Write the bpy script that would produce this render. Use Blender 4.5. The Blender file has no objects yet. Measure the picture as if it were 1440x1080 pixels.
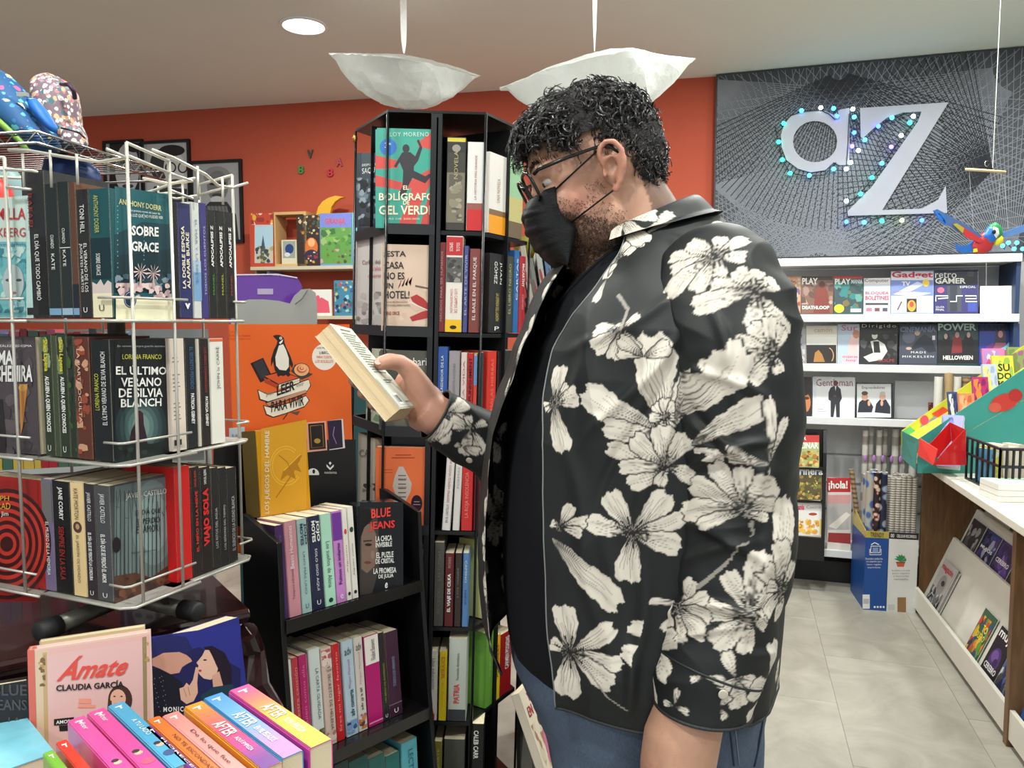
import bpy,bmesh,math,random
import numpy as np
from mathutils import Vector,Matrix
PI = math.pi
random.seed(7)
SC = bpy.context.scene
COL = SC.collection

# ---------------------------------------------------------------- camera, light, exposure
F,PITCH,H = 1100.0,math.radians(4.4),1.48
cam_d = bpy.data.cameras.new('camera')
cam = bpy.data.objects.new('camera',cam_d)
COL.objects.link(cam)
cam.location = (0,0,H)
cam.rotation_euler = (PI / 2 - PITCH,0,0)
cam_d.sensor_width = 36
cam_d.lens = 36 * F / 1440
cam_d.clip_start = 0.02
SC.camera = cam
SC.view_settings.view_transform = 'Standard'
SC.view_settings.look = 'None'
SC.view_settings.gamma = 1
SC.view_settings.use_curve_mapping = False
SC.view_settings.exposure = 0.0
world = bpy.data.worlds.new('shop_surroundings')
SC.world = world
world.use_nodes = True
world.node_tree.nodes['Background'].inputs[0].default_value = (0.93,0.96,1.0,1)
world.node_tree.nodes['Background'].inputs[1].default_value = 0.88
CEIL = 2.98

def lamp(name,loc,power,size,color=(.975,1,.945),rot=None,shape='DISK',sy=None):
 l = bpy.data.lights.new(name,'AREA')
 l.shape = shape
 l.size = size
 if sy:
  l.size_y = sy
 l.energy = power
 l.color = color
 o = bpy.data.objects.new(name,l)
 COL.objects.link(o)
 o.location = loc
 if rot:
  o.rotation_euler = rot
 return o

# first downlight is in view; the others are unseen, added to brighten the shop
LAMPS = [(-1.063,3.93),(0.9,2.6),(-0.9,1.7),(0.55,0.75),(-0.75,0.1),(2.3,3.2),(2.3,1.2),(1.1,-0.9),(-2.3,3.4),(-1.4,-1.2),(1.3,3.45)]
_d = Vector(((427 - 720) / F,math.cos(PITCH) + 505 / F * math.sin(PITCH),-math.sin(PITCH) + 505 / F * math.cos(PITCH)))
_d = _d * ((CEIL - H) / _d.z)
LAMPS[0] = (_d.x,_d.y)
for lx,ly in LAMPS:
 lamp('downlight',(lx,ly,CEIL - .012),31 if ly > 3 else 24,.17)

# ---------------------------------------------------------------- pixel rays of the 1440x1080 photograph -> points at a real distance
def ray(px,py):
 u,v = (px - 720) / F,(540 - py) / F
 return Vector((u,math.cos(PITCH) + v * math.sin(PITCH),-math.sin(PITCH) + v * math.cos(PITCH)))

def W(px,py,Y):
 d = ray(px,py)
 return Vector((0,0,H)) + d * (Y / d.y)

def WZ(px,py,z):
 d = ray(px,py)
 return Vector((0,0,H)) + d * ((z - H) / d.z)

def proj(P):
 """numpy (n,3) -> px, py"""
 x,y,z = P[:,0],P[:,1],P[:,2] - H
 f = y * math.cos(PITCH) - z * math.sin(PITCH)
 up = y * math.sin(PITCH) + z * math.cos(PITCH)
 return 720 + F * x / f,540 - F * up / f

class Fr:
 """a plane in the shop: origin O, R to the right, U up the plane, N towards the viewer; local x = R, y = into, z = U"""
 def __init__(s,O,R,tilt=0.0,U=None):
  s.O = Vector(O)
  s.R = Vector(R).normalized()
  if U is None:
   n = s.R.cross(Vector((0,0,1))).normalized()
   t = math.radians(tilt)
   s.U = (Vector((0,0,1)) * math.cos(t) - n * math.sin(t)).normalized()
  else:
   s.U = Vector(U).normalized()
  s.N = s.R.cross(s.U).normalized()

 def hit(s,px,py):
  d = ray(px,py)
  c = Vector((0,0,H))
  return c + d * ((s.O - c).dot(s.N) / d.dot(s.N))

 def loc(s,px,py):
  p = s.hit(px,py) - s.O
  return p.dot(s.R),p.dot(s.U)

 def pt(s,x,z,y=0.0):
  return s.O + s.R * x + s.U * z - s.N * y

 def moved(s,x,z,y=0.0,roll=0.0):
  U,R = s.U,s.R
  if roll:
   q = Matrix.Rotation(roll,3,s.N)
   R,U = q @ R,q @ U
  return Fr(s.pt(x,z,y),R,U=U)

 def M(s):
  m = Matrix.Identity(4)
  for i in range(3):
   m[i][0],m[i][1],m[i][2],m[i][3] = s.R[i],-s.N[i],s.U[i],s.O[i]
  return m

# ---------------------------------------------------------------- materials
def lin(c):
 return tuple(((x / 255) / 12.92 if x / 255 <= .04045 else ((x / 255 + .055) / 1.055) ** 2.4) for x in c)

_m = {}

def mat(c,rough=.5,metal=0.,bump=0.,bs=60.,var=.06,vs=12.,coat=0.,name='paint',alpha=1.,trans=0.,emit=0.,sheen=0.,sub=0.):
 k = (tuple(c),rough,metal,bump,bs,var,vs,coat,name,alpha,trans,emit,sheen,sub)
 if k in _m:
  return _m[k]
 m = bpy.data.materials.new(name)
 m.use_nodes = True
 nt = m.node_tree
 b = nt.nodes['Principled BSDF']
 L = lin(c)
 tc = nt.nodes.new('ShaderNodeTexCoord')
 nz = nt.nodes.new('ShaderNodeTexNoise')
 nz.inputs['Scale'].default_value = vs
 nz.inputs['Detail'].default_value = 4
 nt.links.new(tc.outputs['Object'],nz.inputs['Vector'])
 mx = nt.nodes.new('ShaderNodeMix')
 mx.data_type = 'RGBA'
 mx.inputs[6].default_value = (*[x * (1 - var) for x in L],1)
 mx.inputs[7].default_value = (*[min(1,x * (1 + var)) for x in L],1)
 nt.links.new(nz.outputs['Fac'],mx.inputs[0])
 nt.links.new(mx.outputs[2],b.inputs['Base Color'])
 b.inputs['Roughness'].default_value = rough
 b.inputs['Metallic'].default_value = metal
 b.inputs['Coat Weight'].default_value = coat
 b.inputs['Alpha'].default_value = alpha
 b.inputs['Transmission Weight'].default_value = trans
 if sheen:
  b.inputs['Sheen Weight'].default_value = sheen
 if sub:
  b.inputs['Subsurface Weight'].default_value = sub
  b.inputs['Subsurface Radius'].default_value = (.9,.35,.2)
  b.inputs['Subsurface Scale'].default_value = .01
 if emit:
  b.inputs['Emission Color'].default_value = (*L,1)
  b.inputs['Emission Strength'].default_value = emit
 if bump:
  n2 = nt.nodes.new('ShaderNodeTexNoise')
  n2.inputs['Scale'].default_value = bs
  n2.inputs['Detail'].default_value = 5
  nt.links.new(tc.outputs['Object'],n2.inputs['Vector'])
  bp = nt.nodes.new('ShaderNodeBump')
  bp.inputs['Strength'].default_value = bump
  bp.inputs['Distance'].default_value = .004
  nt.links.new(n2.outputs['Fac'],bp.inputs['Height'])
  nt.links.new(bp.outputs['Normal'],b.inputs['Normal'])
 _m[k] = m
 return m

def attr_mat(name,rough=.45,bump=0.,bs=200.,sheen=0.,coat=0.):
 m = bpy.data.materials.new(name)
 m.use_nodes = True
 nt = m.node_tree
 b = nt.nodes['Principled BSDF']
 a = nt.nodes.new('ShaderNodeAttribute')
 a.attribute_name = 'Col'
 nt.links.new(a.outputs['Color'],b.inputs['Base Color'])
 b.inputs['Roughness'].default_value = rough
 b.inputs['Coat Weight'].default_value = coat
 if sheen:
  b.inputs['Sheen Weight'].default_value = sheen
 if bump:
  tc = nt.nodes.new('ShaderNodeTexCoord')
  n2 = nt.nodes.new('ShaderNodeTexNoise')
  n2.inputs['Scale'].default_value = bs
  nt.links.new(tc.outputs['Object'],n2.inputs['Vector'])
  bp = nt.nodes.new('ShaderNodeBump')
  bp.inputs['Strength'].default_value = bump
  bp.inputs['Distance'].default_value = .002
  nt.links.new(n2.outputs['Fac'],bp.inputs['Height'])
  nt.links.new(bp.outputs['Normal'],b.inputs['Normal'])
 return m

PRINT = attr_mat('printed_ink',.4)
INK = {}

def ink(c):
 return mat(c,.45,var=.0,name='lettering_ink')

CREAM = mat((226,212,180),.8,bump=.25,bs=900,name='page_edges')
WHITEP = mat((232,230,222),.7,bump=.2,bs=900,name='white_page_edges')
BLACK = mat((16,16,18),.35,bump=.05,bs=90,name='black_board')
WIRE = mat((196,193,184),.35,.35,name='cream_coated_wire')
CHROME = mat((190,190,192),.2,1.,name='chrome')
WHITE = mat((222,222,218),.5,name='white_laminate')

# ---------------------------------------------------------------- objects
def thing(name,label,cat,M=None,loc=(0,0,0),rz=0.,group=None):
 o = bpy.data.objects.new(name,None)
 COL.objects.link(o)
 o.empty_display_size = .05
 if M is None:
  M = Matrix.Translation(loc) @ Matrix.Rotation(rz,4,'Z')
 o.matrix_world = M
 o['label'] = label
 o['category'] = cat
 if group:
  o['group'] = group
 return o

def mesh_obj(name,me,m=None,parent=None,world=False,label=None,kind=None,smooth=False):
 o = bpy.data.objects.new(name,me)
 COL.objects.link(o)
 if m is not None:
  me.materials.append(m)
 if smooth:
  me.polygons.foreach_set('use_smooth',[True] * len(me.polygons))
 if parent is not None:
  o.parent = parent
  if world:
   o.matrix_parent_inverse = ROOTM(parent).inverted()
 if label:
  o['label'] = label
 if kind:
  o['kind'] = kind
 return o

def ROOTM(o):
 m = o.matrix_basis.copy()
 while o.parent:
  m = o.parent.matrix_basis @ o.matrix_parent_inverse @ m
  o = o.parent
 return m

class MB:
 """collects shapes into one bmesh"""
 def __init__(s):
  s.bm = bmesh.new()

 def verts(s,pts):
  return [s.bm.verts.new(p) for p in pts]

 def face(s,vs):
  try:
   return s.bm.faces.new(vs)
  except ValueError:
   return None

 def box(s,x0,x1,y0,y1,z0,z1,M=None):
  p = [Vector((x,y,z)) for z in (z0,z1) for (x,y) in ((x0,y0),(x1,y0),(x1,y1),(x0,y1))]
  if M is not None:
   p = [M @ q for q in p]
  v = s.verts(p)
  for q in ((3,2,1,0),(4,5,6,7),(0,1,5,4),(1,2,6,5),(2,3,7,6),(3,0,4,7)):
   s.face([v[i] for i in q])
  return s

 def prism(s,poly,ext,M=None):
  """poly: list of 3D points, extruded by vector ext"""
  a = [Vector(p) for p in poly]
  b = [p + Vector(ext) for p in a]
  if M is not None:
   a = [M @ p for p in a]
   b = [M @ p for p in b]
  va,vb = s.verts(a),s.verts(b)
  n = len(a)
  s.face(va[::-1])
  s.face(vb)
  for i in range(n):
   s.face([va[i],va[(i + 1) % n],vb[(i + 1) % n],vb[i]])
  return s

 def tube(s,pts,r,n=8,cap=True,closed=False,flat=1.0):
  pts = [Vector(p) for p in pts]
  k = len(pts)
  rs = r if isinstance(r,(list,tuple)) else [r] * k
  rings = []
  ref = None
  for i,p in enumerate(pts):
   if closed:
    t = (pts[(i + 1) % k] - pts[i - 1])
   else:
    t = (pts[min(i + 1,k - 1)] - pts[max(i - 1,0)])
   t.normalize()
   if ref is None:
    ref = Vector((0,0,1)) if abs(t.z) < .9 else Vector((1,0,0))
   a = (ref - t * ref.dot(t)).normalized()
   ref = a
   b = t.cross(a)
   rings.append(s.verts([p + (a * math.cos(2 * PI * j / n) + b * math.sin(2 * PI * j / n) * flat) * rs[i] for j in range(n)]))
  m = k if closed else k - 1
  for i in range(m):
   A,B = rings[i],rings[(i + 1) % k]
   for j in range(n):
    s.face([A[j],A[(j + 1) % n],B[(j + 1) % n],B[j]])
  if cap and not closed:
   s.face(rings[0][::-1])
   s.face(rings[-1])
  return s

 def lathe(s,prof,c=(0,0,0),n=24,M=None):
  c = Vector(c)
  rings = []
  for r,z in prof:
   ps = [c + Vector((r * math.cos(2 * PI * j / n),r * math.sin(2 * PI * j / n),z)) for j in range(n)]
   if M is not None:
    ps = [M @ q for q in ps]
   rings.append(s.verts(ps))
  for i in range(len(rings) - 1):
   for j in range(n):
    s.face([rings[i][j],rings[i][(j + 1) % n],rings[i + 1][(j + 1) % n],rings[i + 1][j]])
  s.face(rings[0][::-1])
  s.face(rings[-1])
  return s

 def ball(s,c,r,u=10,v=7,sc=(1,1,1)):
  c = Vector(c)
  M = Matrix.Translation(c) @ Matrix.Diagonal((*[r * k for k in sc],1))
  bmesh.ops.create_uvsphere(s.bm,u_segments=u,v_segments=v,radius=1,matrix=M)
  return s

 def grid(s,P):
  """P: rows of points"""
  R = [s.verts(r) for r in P]
  for i in range(len(R) - 1):
   for j in range(len(R[0]) - 1):
    s.face([R[i][j],R[i][j + 1],R[i + 1][j + 1],R[i + 1][j]])
  return s

 def build(s,name,m=None,parent=None,world=False,smooth=False,label=None,kind=None,bevel=0):
  bmesh.ops.recalc_face_normals(s.bm,faces=s.bm.faces[:])
  me = bpy.data.meshes.new(name)
  s.bm.to_mesh(me)
  s.bm.free()
  o = mesh_obj(name,me,m,parent,world,label,kind)
  if smooth:
   me.polygons.foreach_set('use_smooth',[True] * len(me.polygons))
  if bevel:
   b = o.modifiers.new('bevel','BEVEL')
   b.width = bevel
   b.segments = 2
   b.limit_method = 'ANGLE'
  return o

def struct(o):
 o['kind'] = 'structure'
 return o

# ---------------------------------------------------------------- flat print: shapes given by the pixels they cover on a frame's plane
def circ(cx,cy,rx,ry=None,n=20,rot=0.,a0=0.,a1=2 * PI):
 ry = rx if ry is None else ry
 full = abs(a1 - a0 - 2 * PI) < 1e-6
 out = []
 for i in range(n if full else n + 1):
  a = a0 + (a1 - a0) * i / n
  x,y = rx * math.cos(a),ry * math.sin(a)
  out.append((cx + x * math.cos(rot) - y * math.sin(rot),cy + x * math.sin(rot) + y * math.cos(rot)))
 return out

def rect(x0,y0,x1,y1):
 return [(x0,y0),(x1,y0),(x1,y1),(x0,y1)]

def stroke(pts,w):
 L,Rr = [],[]
 for i,(x,y) in enumerate(pts):
  ax,ay = pts[max(i - 1,0)]
  bx,by = pts[min(i + 1,len(pts) - 1)]
  dx,dy = bx - ax,by - ay
  d = math.hypot(dx,dy) or 1
  L.append((x - dy / d * w / 2,y + dx / d * w / 2))
  Rr.append((x + dy / d * w / 2,y - dx / d * w / 2))
 return L + Rr[::-1]

def blot(box,pal,n,size,seed=1,sq=1.0,clip=True):
 """a photographic mottle: n overlapping irregular dabs of the palette inside the box"""
 r = random.Random(seed)
 x0,y0,x1,y1 = box
 out = []
 for i in range(n):
  s_ = size * r.uniform(.4,1.3)
  cx,cy = r.uniform(x0,x1),r.uniform(y0,y1)
  k = r.randint(5,7)
  a0 = r.uniform(0,6)
  pts = []
  for j in range(k):
   q = s_ * r.uniform(.55,1.1)
   x,y = cx + q * math.cos(a0 + 2 * PI * j / k),cy + q * sq * math.sin(a0 + 2 * PI * j / k)
   pts.append((min(max(x,x0),x1),min(max(y,y0),y1)))
  out.append((r.choice(pal),pts))
 return out

def prnt(name,fr,shapes,parent,conv=None,y0=-.0004,dy=-.00002,label=None):
 """one mesh of flat inked shapes; conv maps the shape's numbers to (x, z) on the frame"""
 conv = conv or fr.loc
 vs,fs,cols = [],[],[]
 y = y0
 for c,pts in shapes:
  q = [conv(*p) for p in pts]
  i0 = len(vs)
  vs += [(a,y,b) for a,b in q]
  ar = sum(q[i][0] * q[(i + 1) % len(q)][1] - q[(i + 1) % len(q)][0] * q[i][1] for i in range(len(q)))
  idx = list(range(i0,i0 + len(q)))
  if ar < 0:
   idx = idx[::-1]
  fs.append(idx)
  cols.append((lin(c),len(q)))
  y += dy
 me = bpy.data.meshes.new(name)
 me.from_pydata(vs,[],fs)
 at = me.color_attributes.new('Col','FLOAT_COLOR','CORNER')
 arr = []
 for c,n in cols:
  arr += [c[0],c[1],c[2],1.0] * n
 at.data.foreach_set('color',arr)
 return mesh_obj(name,me,PRINT,parent,label=label)

_tx = {}

def text_mesh(s,bold=0.0,spacing=1.0,align='CENTER'):
 k = (s,bold,spacing)
 if k not in _tx:
  cu = bpy.data.curves.new('t','FONT')
  cu.body = s
  cu.size = 1
  cu.resolution_u = 2
  cu.offset = bold
  cu.space_character = spacing
  cu.align_x = align
  o = bpy.data.objects.new('t',cu)
  me = bpy.data.meshes.new_from_object(o)
  n = len(me.vertices)
  P = np.zeros(n * 3)
  me.vertices.foreach_get('co',P)
  P = P.reshape(-1,3)
  fs = [list(p.vertices) for p in me.polygons]
  bpy.data.objects.remove(o)
  bpy.data.meshes.remove(me)
  if len(P):
   lo,hi = P.min(0),P.max(0)
   P = (P - lo) / np.maximum(hi - lo,1e-6)
  _tx[k] = (P,fs)
 return _tx[k]

def put_text(s,parent,c,bl,br,tl,bold=0.0,y=-.0016,name='lettering',spacing=1.0,shear=0.):
 """lettering filling the parallelogram bl, br, tl given in the parent's own (x, z)"""
 P,fs = text_mesh(s,bold,spacing)
 if not len(P):
  return None
 bl,br,tl = np.array(bl),np.array(br),np.array(tl)
 ex,ez = br - bl,tl - bl
 X = bl[0] + P[:,0] * ex[0] + P[:,1] * ez[0] + shear * P[:,1] * ex[0] * .1
 Z = bl[1] + P[:,0] * ex[1] + P[:,1] * ez[1]
 me = bpy.data.meshes.new(name)
 me.from_pydata([(a,y,b) for a,b in zip(X,Z)],[],fs)
 return mesh_obj(name,me,ink(c),parent)

def ptext(s,fr,parent,c,box,d='h',bold=0.0,y=-.0016,name='lettering',slope=0.,spacing=1.,shear=0.):
 """box in photograph pixels (x0, y0 top, x1, y1 bottom) on the frame; slope = rise of the line in px"""
 x0,y0,x1,y1 = box
 tl,tr,bl,br = fr.loc(x0,y0),fr.loc(x1,y0 - slope),fr.loc(x0,y1),fr.loc(x1,y1 - slope)
 if d == 'up':
  return put_text(s,parent,c,br,tr,bl,bold,y,name,spacing,shear)
 if d == 'down':
  return put_text(s,parent,c,tl,bl,tr,bold,y,name,spacing,shear)
 return put_text(s,parent,c,bl,br,tl,bold,y,name,spacing,shear)

# ---------------------------------------------------------------- books
def book_parts(root,t,w,h,face,col,pages=CREAM,rough=.38,hard=False,spine_col=None):
 e = .0022 if hard else .0007
 c = min(.0018,t * .2)
 over = .003 if hard else .0004
 pf = [(0,w),(0,c),(c,0),(t - c,0),(t,c),(t,w),(t - e,w),(t - e,e),(e,e),(e,w)]
 mp = (lambda a,b,z: (b,a,z)) if face else (lambda a,b,z: (a,b,z))
 m = MB()
 m.prism([mp(a,b,0) for a,b in pf],(0,0,h))
 m.build('cover',mat(col,rough,name='book_cover'),root)
 m = MB()
 n = max(3,min(9,int(t / .004)))
 # page block with a few gathered sheets standing slightly proud
 for i in range(n):
  a0,a1 = e + (t - 2 * e) * i / n,e + (t - 2 * e) * (i + 1) / n
  dd = random.uniform(0,.0012)
  p0,p1 = mp(a0,e,0),mp(a1,w - over - .0005 - dd,0)
  m.box(min(p0[0],p1[0]),max(p0[0],p1[0]),min(p0[1],p1[1]),max(p0[1],p1[1]),over,h - over - dd * .4)
 m.build('pages',pages,root)

ORD = ['first','second','third','fourth','fifth','sixth','seventh','eighth','ninth','tenth','eleventh','twelfth','thirteenth','fourteenth','fifteenth','sixteenth','seventeenth','eighteenth','nineteenth','twentieth','twenty-first','twenty-second','twenty-third','twenty-fourth','twenty-fifth','twenty-sixth','twenty-seventh','twenty-eighth','twenty-ninth','thirtieth','thirty-first','thirty-second','thirty-third','thirty-fourth','thirty-fifth']

def spine_book(fr,x,z,t,w,h,col,label,bands=(),txt=(),art=(),group=None,pages=CREAM,y=0.,roll=0.,rough=.38,hard=False,side=None):
 f = fr.moved(x,z,y,roll)
 root = thing('book',label,'book',f.M(),group=group)
 book_parts(root,t,w,h,False,col,pages,rough,hard)
 conv = lambda a,b: (a * t,b * h)
 sh = [(c,rect(.03,a,.97,b)) for a,b,c in bands] + list(art)
 if sh:
  prnt('spine_print',f,sh,root,conv)
 for q in txt:
  s,z0,z1,c,d = q[:5]
  x0,x1 = (q[5],q[6]) if len(q) > 6 else (.28,.72)
  b = q[7] if len(q) > 7 else -.002
  x0,x1,z0,z1 = x0 * t,x1 * t,z0 * h,z1 * h
  if d == 'up':
   put_text(s,root,c,(x1,z0),(x1,z1),(x0,z0),b)
  elif d == 'down':
   put_text(s,root,c,(x0,z1),(x0,z0),(x1,z1),b)
  else:
   put_text(s,root,c,(x0,z0),(x1,z0),(x0,z1),b)
 return root,f

def spine_row(fr,zs,rows,place,group,w=.13,start=0,total=None,**kw):
 """rows: (x0, x1, ytop, colour, short look, options); x pixels are read at the foot of the book"""
 out = []
 for i,r in enumerate(rows):
  x0,x1,yt,col,desc = r[:5]
  o = dict(r[5]) if len(r) > 5 else {}
  # foot pixel: iterate for the row of the shelf edge
  ya = 540.
  for _ in range(4):
   P = fr.hit((x0 + x1) / 2,ya)
   P = fr.pt((P - fr.O).dot(fr.R),zs)
   a,b = proj(np.array([tuple(P)]))
   ya = b[0]
  a0,a1 = fr.loc(x0,ya)[0],fr.loc(x1,ya)[0]
  top = fr.loc((x0 + x1) / 2 + o.pop('dx',0),yt)[1]
  h = max(.08,top - zs)
  lab = '%s, %s from left %s' % (desc,ORD[i + start],place)
  out.append(spine_book(fr,a0 + .0003,zs + .0005,max(.004,a1 - a0 - .0006),o.pop('w',w),h,col,lab,group=group,**{**kw,**o}))
 return out

def face_book(fr,box,t,col,label,shapes=(),txt=(),group=None,cat='book',name='book',hard=False,pages=CREAM,y=0.,zs=None,rough=.35,roll=0.,spine_col=None):
 """box = (x0, y0, x1, y1) photograph pixels of the front cover"""
 x0,y0,x1,y1 = box
 a0,b0 = fr.loc(x0,y1)
 a1,b1 = fr.loc(x1,y0)
 if zs is not None:
  b0 = zs
 f = fr.moved(a0,b0,y,roll)
 root = thing(name,label,cat,f.M(),group=group)
 book_parts(root,t,a1 - a0,b1 - b0,True,col,pages,rough,hard)
 if shapes:
  prnt('cover_print',f,shapes,root)
 for q in txt:
  s,c,bx = q[:3]
  kw = q[3] if len(q) > 3 else {}
  ptext(s,f,root,c,bx,**kw)
 return root,f
# ================================================================ ROOM
OW_A,OW_B = Vector((-3.18,5.83,0)),Vector((1.244,4.886,0))
PW_B = Vector((2.867,4.38,0))
RO = (OW_B - OW_A).normalized()
RP = (PW_B - OW_B).normalized()
ORANGE = mat((186,82,58),.8,bump=.12,bs=60,var=.04,vs=3,name='orange_wall_paint')
GREYW = mat((170,170,172),.7,bump=.1,bs=60,name='grey_wall_paint')

def wallbox(name,A,B,th,z0,z1,m,n=(0,1,0)):
 d = (B - A).normalized()
 nn = Vector((-d.y,d.x,0)) * th
 o = MB().prism([A + Vector((0,0,z0)),B + Vector((0,0,z0)),B + nn + Vector((0,0,z0)),A + nn + Vector((0,0,z0))],(0,0,z1 - z0)).build(name,m)
 return struct(o)

wallbox('wall_back',OW_A - RO * 1.0,OW_B,.12,0,CEIL,ORANGE)
wallbox('wall_right',OW_B + RP * .0,PW_B + RP * 1.6,.12,0,CEIL,GREYW)
wallbox('wall_left',Vector((-4.25,-2.6,0)),Vector((-4.25,6.2,0)),.1,0,CEIL,GREYW)
wallbox('wall_far_right',Vector((4.5,4.0,0)),Vector((4.5,-2.6,0)),.1,0,CEIL,GREYW)
# ceiling
CM = mat((226,230,220),.85,bump=.1,bs=40,var=.03,vs=2,name='ceiling_plaster')
struct(MB().box(-4.6,4.8,-2.6,7.2,CEIL,CEIL + .08).build('ceiling',CM))

def floor_mat():
 m = bpy.data.materials.new('grey_stone_vinyl')
 m.use_nodes = True
 nt = m.node_tree
 b = nt.nodes['Principled BSDF']
 tc = nt.nodes.new('ShaderNodeTexCoord')
 mp = nt.nodes.new('ShaderNodeMapping')
 nt.links.new(tc.outputs['Object'],mp.inputs['Vector'])
 n1 = nt.nodes.new('ShaderNodeTexNoise')
 n1.inputs['Scale'].default_value = 3.2
 n1.inputs['Detail'].default_value = 8
 n1.inputs['Roughness'].default_value = .62
 n1.inputs['Distortion'].default_value = .8
 nt.links.new(mp.outputs[0],n1.inputs['Vector'])
 cr = nt.nodes.new('ShaderNodeValToRGB')
 e = cr.color_ramp.elements
 e[0].position,e[0].color = .32,(*lin((150,146,135)),1)
 e[1].position,e[1].color = .68,(*lin((184,180,168)),1)
 nt.links.new(n1.outputs['Fac'],cr.inputs[0])
 nt.links.new(cr.outputs[0],b.inputs['Base Color'])
 b.inputs['Roughness'].default_value = .42
 bp = nt.nodes.new('ShaderNodeBump')
 bp.inputs['Strength'].default_value = .15
 bp.inputs['Distance'].default_value = .003
 nt.links.new(n1.outputs['Fac'],bp.inputs['Height'])
 nt.links.new(bp.outputs[0],b.inputs['Normal'])
 return m

FM = floor_mat()
fl = struct(MB().box(-4.6,4.8,-2.6,7.2,-.05,-.002).build('floor',mat((128,125,119),.7,name='joint_filler')))
# vinyl tiles near the aisle in view, laid along the counter (45 x 90 cm, staggered) ; the rest of the floor joined
fa = math.atan2(RP.y,RP.x)
TM = Matrix.Translation((1.4,3.4,0)) @ Matrix.Rotation(fa + .02,4,'Z')
tile_me = {}
far_t = MB()
for i in range(-11,12):
 for j in range(-8,7):
  x0,y0 = i * .457 + (j % 2) * .0,j * .914 + (i % 2) * .457
  c = TM @ Vector((x0 + .22,y0 + .45,0))
  if -4.5 < c.x < 4.6 and -2.4 < c.y < 6.9:
   if .55 < c.x < 2.3 and 2.2 < c.y < 4.9:
    if 't' not in tile_me:
     o = MB().box(.0008,.4562,.0008,.9132,-.003,0).build('tile',FM,fl)
     tile_me['t'] = o.data
    else:
     o = bpy.data.objects.new('tile',tile_me['t'])
     COL.objects.link(o)
     o.parent = fl
    o.matrix_basis = TM @ Matrix.Translation((x0,y0,random.uniform(-.0002,.0002)))
   else:
    far_t.box(x0 + .0008,x0 + .4562,y0 + .0008,y0 + .9132,-.003,0,TM)
ft = far_t.build('tile_field',FM,fl)
ft['kind'] = 'stuff'

# downlight fittings; all but the first are added to house the fill lights
for k,(lx,ly) in enumerate(LAMPS):
 lab = 'round recessed downlight ' + ['shining in the grey ceiling left of the paper lamps','added out of view as fill, behind the larger paper lamp','added unseen as fill above the black card display','added unseen as fill above the man','added unseen as fill above the pink hardcover','added unseen as fill above the walnut counter','added unseen as fill above the near end of the aisle','added unseen as fill behind the camera to the right','added unseen as fill above the far left corner','added unseen as fill behind the camera to the left','added unseen as fill above the aisle by the wall shelves'][k]
 r = thing('ceiling_light',lab,'light',loc=(lx,ly,CEIL),group='ceiling downlights')
 MB().lathe([(.118,-.001),(.118,-.008),(.104,-.011),(.100,-.004),(.100,-.001)],n=36).build('rim',mat((240,240,238),.4,name='white_rim'),r,smooth=False)
 MB().lathe([(.0,-.0045),(.099,-.0045),(.099,-.0035)],n=36).build('diffuser',mat((255,252,246),.4,emit=9,var=0,name='lit_diffuser'),r)

# ================================================================ BLACK PANEL WITH "az"
fp = Fr(OW_B + RP * .0,RP)
fp = fp.moved(.0,0,-.05)
zb = fp.loc(1220,361)[1]
panel_mat = mat((58,61,68),.55,bump=.1,bs=120,name='slate_panel')
pan = thing('sign_board','dark slate board with pale woven lines above the magazine shelves','sign',fp.moved(0,zb).M())
pf = fp.moved(0,zb)
PWID,PHT = 2.7,CEIL - zb - .005
MB().box(0,PWID,0,.045,0,PHT).build('board',panel_mat,pan)
# string-art lines: fans of taut pale and dark cords, drawn between points of the board edge
lm = MB()
rl = random.Random(3)

def cord(m,a,b,w,y):
 (x0,z0),(x1,z1) = a,b
 dx,dz = x1 - x0,z1 - z0
 L = math.hypot(dx,dz)
 if L < 1e-3:
  return
 nx,nz = -dz / L * w / 2,dx / L * w / 2
 v = m.verts([(x0 + nx,y,z0 + nz),(x1 + nx,y,z1 + nz),(x1 - nx,y,z1 - nz),(x0 - nx,y,z0 - nz),(x0,y - .0016,z0),(x1,y - .0016,z1)])
 m.face([v[0],v[1],v[5],v[4]])
 m.face([v[4],v[5],v[2],v[3]])

def clipseg(a,b):
 """clip to the board rectangle"""
 x0,z0 = a
 x1,z1 = b
 t0,t1 = 0.,1.
 dx,dz = x1 - x0,z1 - z0
 for p,q in ((-dx,x0 - .01),(dx,PWID - .01 - x0),(-dz,z0 - .01),(dz,PHT - .01 - z0)):
  if abs(p) < 1e-9:
   if q < 0:
    return None
   continue
  r = q / p
  if p < 0:
   t0 = max(t0,r)
  else:
   t1 = min(t1,r)
 if t0 >= t1:
  return None
 return (x0 + dx * t0,z0 + dz * t0),(x0 + dx * t1,z0 + dz * t1)

def fan(m,apex,a0,a1,n,w,y,L=3.2,start=0.):
 ax,az = pf.loc(*apex)
 for i in range(n):
  a = math.radians(a0 + (a1 - a0) * (i + .5) / n)
  s_ = clipseg((ax + start * math.cos(a),az + start * math.sin(a)),(ax + L * math.cos(a),az + L * math.sin(a)))
  if s_:
   cord(m,s_[0],s_[1],w,y)

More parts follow.
